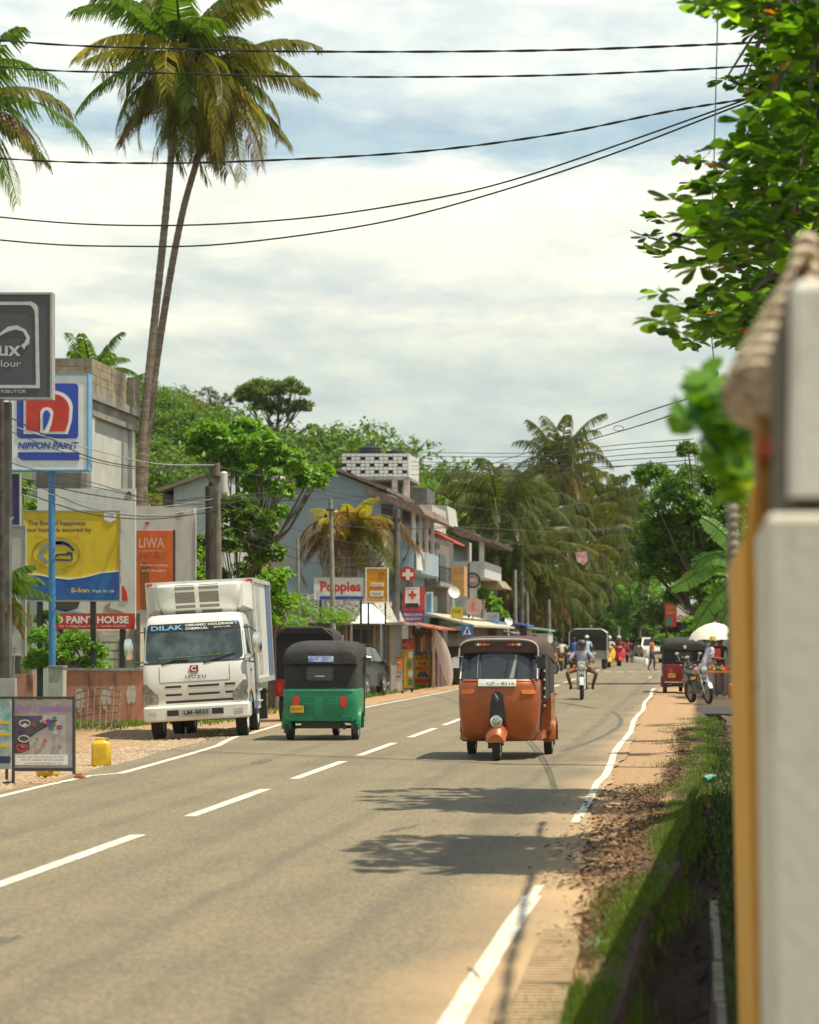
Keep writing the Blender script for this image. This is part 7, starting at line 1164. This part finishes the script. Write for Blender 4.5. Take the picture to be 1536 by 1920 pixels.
# ---- people
skin_ = mat('skin', (.17, .075, .04), .6, var=.06); hairm = mat('black_hair', (.012, .010, .009), .5)
def person(label, loc, rz, J, top, bottom, shoe=None, sleeve=.55, long_trousers=True, hair=hairm, helmet=None, hat=None, group=None, bare_arm=True, skirt=None):
    t = thing('person', label, 'person', loc, rz, group)
    D = {k: Vector(v) for k, v in J.items()}; P_ = []; Rr = []; E = []
    def v(p, r_): P_.append(Vector(p)); Rr.append(r_); return len(P_) - 1
    def ln(a, b): E.append((a, b))
    pel = v(D['pelvis'], .135); sp = v(D['pelvis'].lerp(D['chest'], .5), .125); ch = v(D['chest'], .15); up_ = v(D['chest'].lerp(D['neck'], .6), .115); nk = v(D['neck'], .058); hd = v(D['head'] - Vector((0, 0, .035)), .085); ht_ = v(D['head'] + Vector((0, 0, .055)), .082)
    for a, b in ((pel, sp), (sp, ch), (ch, up_), (up_, nk), (nk, hd), (hd, ht_)): ln(a, b)
    tags = [('top', D['pelvis'] + Vector((0, 0, .08)), D['chest']), ('top', D['chest'], D['neck'] - Vector((0, 0, .03))), ('skin', D['neck'], D['head']), ('skin', D['head'], D['head'] + Vector((0, 0, .12))), ('bot', D['pelvis'] - Vector((0, 0, .1)), D['pelvis'])]
    hands = []
    for s in 'lr':
        sh, el, ha = D['sh' + s], D['el' + s], D['ha' + s]; a = v(sh, .062); b = v(sh.lerp(el, .5), .050); c = v(el, .042); d = v(el.lerp(ha, .5), .036); e_ = v(ha, .028); dr = (ha - el).normalized(); f_ = v(ha + dr * .07, .032)
        for q, w_ in ((up_, a), (a, b), (b, c), (c, d), (d, e_), (e_, f_)): ln(q, w_)
        cut = sh.lerp(el, min(1, sleeve * 1.2)) if sleeve <= .8 else el; tags += [('top', sh, cut)]; tags += [('top', el, ha)] if sleeve > .95 else [('skin', cut.lerp(el, .25), el), ('skin', el, ha)]; tags.append(('skin', ha, ha + dr * .1)); hands.append((ha + dr * .07, dr, 1 if s == 'l' else -1))
        hp_, kn, an, to = D['hp' + s], D['kn' + s], D['an' + s], D['to' + s]; a = v(hp_, .095); b = v(hp_.lerp(kn, .5), .078); c = v(kn, .058); d = v(kn.lerp(an, .4), .056); e_ = v(an, .038); f_ = v(an.lerp(to, .5) - Vector((0, 0, .02)), .040); g_ = v(to, .034)
        for q, w_ in ((pel, a), (a, b), (b, c), (c, d), (d, e_), (e_, f_), (f_, g_)): ln(q, w_)
        if long_trousers: tags += [('bot', hp_, kn), ('bot', kn, an + Vector((0, 0, .04)))]
        else: tags += [('bot', hp_, hp_.lerp(kn, .8)), ('skin', kn, an)]
        tags.append(('shoe', an, to))
    me = bpy.data.meshes.new('b'); me.from_pydata([tuple(p) for p in P_], E, []); ob = bpy.data.objects.new('b', me); col.objects.link(ob)
    md = ob.modifiers.new('s', 'SKIN'); sd = ob.modifiers.new('u', 'SUBSURF'); sd.levels = 1; sd.render_levels = 1
    for i, q in enumerate(me.skin_vertices[0].data): q.radius = (Rr[i], Rr[i]); q.use_root = i == 0
    dg = bpy.context.evaluated_depsgraph_get(); m2 = bpy.data.meshes.new_from_object(ob.evaluated_get(dg)); bpy.data.objects.remove(ob)
    mb = MB(); mb.v = [tuple(q.co) for q in m2.vertices]; mb.f = [tuple(q.vertices) for q in m2.polygons]; ids = {'skin': 0, 'top': 1, 'bot': 2, 'shoe': 3}
    def near(c):
        best = None
        for tg, a, b in tags:
            ab = b - a; q = max(0, min(1, (c - a).dot(ab) / max(1e-6, ab.length_squared))); d = (c - a - ab * q).length
            if best is None or d < best[0]: best = (d, tg)
        return ids[best[1]]
    mb.mi = [near(sum((Vector(mb.v[i]) for i in f_), Vector()) / len(f_)) for f_ in mb.f]; bpy.data.meshes.remove(m2)
    H = D['head']; fw = Vector((0, -1, 0)); mb.loft([[tuple(H + Vector((-.016, -.075, -.015))), tuple(H + Vector((.016, -.075, -.015))), tuple(H + Vector((.006, -.078, .03))), tuple(H + Vector((-.006, -.078, .03)))], [tuple(H + Vector((-.008, -.108, -.010))), tuple(H + Vector((.008, -.108, -.010))), tuple(H + Vector((.003, -.09, .025))), tuple(H + Vector((-.003, -.09, .025)))]], 0)
    for s in (-1, 1): mb.ball(H + Vector((s * .088, .0, .0)), .024, 6, 0, (.5, .8, 1.2)); mb.ball(H + Vector((s * .03, -.080, .025)), .011, 6, 4, (1.2, .6, .8))
    mb.box(H.x - .024, H.x + .024, H.y - .088, H.y - .080, H.z - .05, H.z - .042, 5)
    for h_, dr, s in hands:
        sd_ = dr.cross(Vector((0, 0, 1))); sd_ = sd_.normalized() if sd_.length > .1 else Vector((1, 0, 0)); dn = sd_.cross(dr).normalized(); dn = dn if dn.z < 0 else -dn
        for k in range(4): b = h_ + sd_ * (-.027 + .018 * k) + dr * .01; Lf = (.065, .075, .07, .055)[k]; mb.tube([b, b + dr * Lf * .5 + dn * .008, b + dr * Lf * .8 + dn * .03, b + dr * Lf * .75 + dn * .05], [.0095, .009, .008, .006], 5, 0)
        b = h_ - sd_ * .03 - dr * .035; mb.tube([b, b - sd_ * .025 + dr * .025, b - sd_ * .02 + dr * .05 + dn * .02], [.011, .010, .007], 5, 0)
    mb.build('body', [skin_, top, bottom, shoe or mat('dark_shoe', (.03, .025, .02), .6), mat('eye', (.02, .015, .012), .3), mat('lips', (.16, .05, .04), .5)], t, smooth=True)
    hc = H + Vector((0, .012, .055))
    if helmet:
        m = MB(); m.lathe((hc.x, hc.y, hc.z - .03), (0, 0, 1), [(-.06, .10), (-.02, .125), (.04, .13), (.09, .11), (.12, .07), (.135, .01)], 16); hm = m.build('helmet', helmet, t, smooth=True); m = MB(); m.box(hc.x - .09, hc.x + .09, hc.y - .155, hc.y - .10, hc.z - .02, hc.z - .005); m.build('visor', black, hm)
    elif hat:
        m = MB(); m.lathe((hc.x, hc.y, hc.z), (0, 0, 1), [(-.01, hat[1]), (.005, hat[1]), (.01, .10), (.06, .095), (.10, .07), (.11, .01)], 18); m.build('hat', hat[0], t, smooth=True)
    else: m = MB(); m.lathe((hc.x, hc.y + .012, hc.z - .05), (0, 0, 1), [(-.03, .07), (.0, .094), (.05, .1), (.09, .085), (.115, .05), (.125, .01)], 14); m.build('hair', hair, t, smooth=True)
    if skirt: m = MB(); c = D['pelvis']; m.lathe((c.x, c.y, c.z + .08), (0, 0, -1), [(0, .15), (.15, .18), (.45, .19), (skirt[1], .20)], 16); m.build('sarong', skirt[0], t, smooth=True)
    return t
def stand(w_=0, arm=.0, h=1.0, bend_=0):
    q = lambda x, y, z: (x * h, y * h, z * h)
    return dict(pelvis=q(0, 0, .94), chest=q(0, -.02 - bend_ * .15, 1.24), neck=q(0, -.03 - bend_ * .2, 1.46), head=q(0, -.05 - bend_ * .25, 1.59), shl=q(.185, -.02 - bend_ * .18, 1.40), shr=q(-.185, -.02 - bend_ * .18, 1.40), ell=q(.25, .02 - arm * .2, 1.13 + arm * .03), elr=q(-.25, .02 - arm * .2, 1.13 + arm * .03), hal=q(.24, -.08 - arm * .4, .90 + arm * .25), har=q(-.24, -.08 - arm * .4, .90 + arm * .25),
                hpl=q(.09, 0, .88), hpr=q(-.09, 0, .88), knl=q(.10, -.03 - w_ * .2, .48), knr=q(-.10, -.03 + w_ * .10, .48), anl=q(.10, .02 - w_ * .25, .08), anr=q(-.10, .02 + w_ * .3, .09), tol=q(.12, -.14 - w_ * .25, .04), tor=q(-.12, -.14 + w_ * .3, .04))
def ride(knee=.30, foot=(.30, .33), reach=(.31, -.20, 1.06), lean=0):
    return dict(pelvis=(0, .30, .86), chest=(0, .22 - lean, 1.13), neck=(0, .18 - lean, 1.33), head=(0, .15 - lean, 1.46), shl=(.19, .20 - lean, 1.27), shr=(-.19, .20 - lean, 1.27), ell=(.33, .06, 1.09), elr=(-.33, .06, 1.09), hal=(reach[0], reach[1] + .08, reach[2] - .01), har=(-reach[0], reach[1] + .08, reach[2] - .01),
                hpl=(.11, .26, .84), hpr=(-.11, .26, .84), knl=(knee, -.10, .72), knr=(-knee, -.10, .72), anl=(foot[0], .12, foot[1] + .03), anr=(-foot[0], .12, foot[1] + .03), tol=(foot[0] + .03, -.06, foot[1]), tor=(-foot[0] - .03, -.06, foot[1]))
def atg(x, Y, z=.02): return (px(x, Y), Y, z)
cl = lambda n_, c_, **k: mat('cloth_' + n_, c_, .85, **k)
mb1 = motorbike('white fronted motorcycle ridden toward the viewer, behind the orange rickshaw', atg(1091, 69.5), R(2), mat('pearl_white', (.55, .56, .50), .35, coat=.3))
person('motorcyclist in a grey blue patterned shirt and shorts with knees spread wide', atg(1091, 69.5), R(2), ride(knee=.40, foot=(.29, .30)), cl('greyblue', (.24, .26, .36), c2=(.42, .43, .50), scale=30), cl('brown_shorts', (.17, .08, .04)), long_trousers=False, helmet=mat('helmet_dark', (.06, .055, .05), .4), sleeve=.7)
scooter('bright yellow scooter coming toward the viewer', atg(1142, 143), R(4), mat('scooter_yellow', (.75, .42, .02), .3, coat=.5)).scale = (1.55, 1.22, 1.12); person('scooter rider in white with a pale helmet', atg(1142, 143), R(4), ride(knee=.2, foot=(.12, .32)), cl('white', (.66, .64, .60)), cl('grey', (.2, .2, .2)), helmet=whitem).scale = (1.1, 1.1, 1.1)
scooter('red scooter following beside the yellow one', atg(1161, 150), R(6), mat('scooter_red', (.50, .02, .03), .3, coat=.5)).scale = (1.55, 1.22, 1.12); person('scooter rider in dark red with a silver helmet', atg(1161, 150), R(6), ride(knee=.2, foot=(.12, .32)), cl('dark_red', (.30, .03, .04)), cl('grey', (0, 0, 0)), helmet=silv).scale = (1.1, 1.1, 1.1)
motorbike('dark motorcycle driving away in the far left lane', atg(1176, 172), R(185), rpaint); person('motorcyclist in a bright red shirt riding away', atg(1176, 172), R(185), ride(), cl('bright_red', (.50, .03, .05)), cl('grey', (0, 0, 0)), helmet=mat('helmet_dark', (0, 0, 0)))
motorbike('dark motorcycle with a red tail lamp riding away on the left', atg(1053, 128), R(182), black); person('motorcyclist in a cream shirt seen from behind', atg(1053, 128), R(182), ride(), cl('cream_shirt', (.60, .56, .46)), cl('dark_trousers', (.05, .05, .06)))  # tail lamp is a plain red lens, unlit
person('bare legged pedestrian in a dark grey shirt and orange shorts at the left kerb', atg(1040, 124, 0), R(160), stand(.6), cl('darkgrey', (.13, .12, .13)), cl('orange_shorts', (.45, .20, .09)), long_trousers=False)
person('man in a light blue shirt and white cap standing behind the motorcyclist', atg(1101, 128, .02), R(200), stand(.2, h=1.02), cl('lightblue', (.35, .52, .68)), cl('dark_trousers', (0, 0, 0)), hat=(whitem, .12))
person('person in a deep blue shirt beside the far lorry', atg(1076, 133, 0), R(170), stand(.1, h=.98), cl('deepblue', (.05, .12, .42)), cl('dark_trousers', (0, 0, 0)))
person('pedestrian in an orange top and dark trousers crossing the far road', atg(1222, 130, .02), R(75), stand(.5, h=.98), cl('orange_top', (.50, .17, .06)), cl('navy_trousers', (.03, .04, .07)))
person('pedestrian with bare shoulders and a yellow sarong walking past the surfboard', atg(856, 100, 0), R(170), stand(.5, h=1.0), cl('pink_top', (.40, .12, .10)), cl('orange_brown', (.35, .16, .06)), long_trousers=False)
person('pedestrian in a purple dress among the far stalls', atg(843, 108, 0), R(10), stand(.2), cl('purple', (.22, .06, .18)), cl('purple', (0, 0, 0)), skirt=(cl('purple', (0, 0, 0)), .7))
# right roadside group
motorbike('dark motorcycle parked at the roadside, its front wheel turned to the viewer', (px(1313, 66), 66.2, 0), R(8), mat('grey_silver', (.36, .36, .35), .35, .4)).rotation_euler = (0, R(-7), R(20))
person('person in a pale lilac shirt with a straw hat bending at the fruit table', (px(1319, 70), 70.3, 0), R(110), stand(.2, arm=.9, bend_=1.0, h=.99), cl('lilac', (.48, .47, .55)), cl('lilac_skirt', (.20, .20, .24)), hat=(mat('straw', (.52, .36, .12), .9, var=.3, scale=20), .19), sleeve=.9)
person('seller in dark clothes with a red apron standing under the cream umbrella', (px(1350, 73), 73.6, 0), R(15), stand(0, arm=.5, h=1.0), cl('near_black', (.02, .022, .022)), cl('brown_legs', (.14, .08, .05)), sleeve=.6)
m = MB(); m.box(px(1346, 73) - .1, px(1346, 73) + .08, 73.25, 73.34, 1.05, 1.38); tag(m.build('apron_bag', mat('red_cloth', (.62, .05, .03), .8)), 'red shoulder bag hanging at the chest of the umbrella seller', 'bag')
um = thing('umbrella', 'large cream market umbrella over the fruit table', 'umbrella', (px(1340, 74), 74, 0)); m = MB(); n = 8; top = pz(1167, 74); e_ = pz(1199, 74); rad = 50 * 74 / FPX; rg = []
for q, h_ in ((1, 0), (.86, .34), (.62, .66), (.34, .88), (.02, 1)): rg.append([(um.location.x + rad * q * math.cos(k * PI / 16) * (1 if k % 4 == 0 else .965), 74 + rad * q * math.sin(k * PI / 16) * (1 if k % 4 == 0 else .965), e_ + (top - e_) * h_ - (.05 if (k % 4 == 0 and q == 1) else 0)) for k in range(32)])
m.loft(rg, cap=False); m.build('canopy', mat('cream_canvas', (.70, .68, .55), .8, var=.04), um, world=True, smooth=True); m = MB(); m.tube([(0, 0, 0), (0, 0, top + .05)], .025, 8)
for k in range(8): m.tube([(0, 0, top - .15), (rad * .95 * math.cos(k * PI / 4), rad * .95 * math.sin(k * PI / 4), e_ + .0)], .008, 4)
m.build('pole', greyf, um)
tb = thing('fruit_table', 'market table with red and green fruit under the cream umbrella', 'table', (px(1345, 72), 72, 0)); m = MB(); m.box(-.45, .50, -.35, .35, .70, .74); m.build('table_top', mat('orange_cloth', (.52, .20, .05), .8), tb)
for a, b in ((-.42, -.32), (.42, -.32), (-.42, .28), (.42, .28)): m = MB(); m.box(a, a + .05, b, b + .05, 0, .7); m.build('leg', mat('timber_tan', (0, 0, 0)), tb)
rr = random.Random(5); FM = [mat('fruit_red', (.55, .05, .03), .4), mat('fruit_green', (.06, .22, .04), .4), mat('fruit_orange', (.65, .22, .02), .4)]
for k in range(34): m = MB(); m.ball((px(1345, 72) + rr.uniform(-.40, .45), 72 + rr.uniform(-.3, .2), .79 + rr.uniform(0, .10)), .055, 7); c_ = FM[0 if k % 3 == 0 else 1 if k % 3 == 1 else (1 if k % 2 else 2)]; tag(m.build('fruit', c_, smooth=True), {'fruit_red': 'red fruit in the heap on the umbrella table', 'fruit_green': 'green fruit in the heap on the umbrella table', 'fruit_orange': 'orange fruit in the heap on the umbrella table'}[c_.name], 'fruit', 'fruit heaped on the umbrella table')
m = MB(); m.loft([[(px(1373, 71) + .12 * q * math.cos(k * PI / 6), 71 + .12 * q * math.sin(k * PI / 6), z) for k in range(12)] for z, q in ((.02, .8), (.05, .95), (.36, 1), (.40, .9), (.42, .5))]); tag(m.build('water_drum', mat('drum_orange', (.62, .16, .03), .5), smooth=True), 'orange plastic drum standing under the umbrella by the wall', 'drum')
m = MB(); m.box(px(1352, 78), px(1378, 78), 78, 78.1, 0, pz(1195, 78)); m.box(px(1325, 78.5), px(1352, 78.5), 78.6, 78.7, 0, pz(1205, 78)); tag(m.build('white_screen', mat('grey_white_screen', (.42, .43, .45), .7)), 'pale sheet wall behind the umbrella seller', 'wall')
m = MB(); m.box(px(1378, 77), px(1420, 77), 77, 80, 0, pz(1190, 77)); tag(m.build('dark_stall', mat('stall_dark', (0, 0, 0))), 'dark stall side closing the gap by the ochre wall', 'stall')
m = MB(); m.box(-.02, 1.3, 57, 63, -.30, .0); tag(m.build('culvert_slab', mat('culvert_concrete', (.035, .032, .028), .8, var=.3)), 'dark concrete culvert slab over the drain before the fruit stall', 'slab')  # near-black base colour over the whole slab
# small far things
CGp = 'white kerb stones along the far road'
for k in range(6): m = MB(); x = px(1186 + 5 * k, 172 - 3 * k); m.lathe((x, 172 - 3 * k, 0), (0, 0, 1), [(0, .16), (.3, .15), (.42, .1)], 10); tag(m.build('kerb_stone', whitem, smooth=True), 'rounded white kerb stone in the row at the far left of the white car', 'kerb stone', CGp)
t = thing('red_banner', 'small red and white striped banner hanging among the far palms', 'banner', P(1090, 1045, 108)); m = MB(); m.prism(pq([(1078, 1036), (1100, 1034), (1102, 1052), (1094, 1060), (1082, 1052)], 108), 108, 108.05); m.build('cloth', mat('red_white_cloth', (.55, .06, .05), .8, c2=(.7, .6, .58), scale=5), t, world=True)
t = thing('crane_slide', 'small orange metal frame half hidden on the wooded hill', 'frame', P(590, 845, 150)); m = MB(); m.tube([P(566, 842, 150), P(577, 826, 150), P(583, 820, 150), P(601, 821, 150), P(600, 838, 150)], .12, 6); m.build('beam', mat('faded_orange', (.55, .24, .12), .7), t, world=True); m = MB(); m.tube([P(596, 870, 150), P(596, 797, 150)], .08, 5); m.tube([P(604, 870, 150), P(603, 803, 150)], .08, 5); m.build('mast', dark, t, world=True)

PG = 'motorcycles parked in the cluster at the far left kerb'
motorbike('dark motorcycle parked in the cluster at the far left kerb', (px(1027, 118), 118, 0), R(35), black, PG); motorbike('dark motorcycle parked in the cluster at the far left kerb', (px(1066, 137), 137, 0), R(200), black, PG)
motorbike('black motorcycle parked tight against the rear of the red rickshaw', (px(1294, 72), 72.5, 0), R(188), black)
# ---- haze: one closed box of even thin air round everything
hz = MB(); hz.box(-620, 620, -60, 1700, -1.5, 75); hm = bpy.data.materials.new('haze_air'); hm.use_nodes = True; ht_ = hm.node_tree; ht_.nodes.clear()
ho = ht_.nodes.new('ShaderNodeOutputMaterial'); pv = ht_.nodes.new('ShaderNodeVolumePrincipled'); pv.inputs['Color'].default_value = (.93, .94, .90, 1); pv.inputs['Density'].default_value = .00012; pv.inputs['Anisotropy'].default_value = .2
ht_.links.new(pv.outputs[0], ho.inputs['Volume']); hz_o = tag(hz.build('haze', hm, norm=False), kind='stuff')
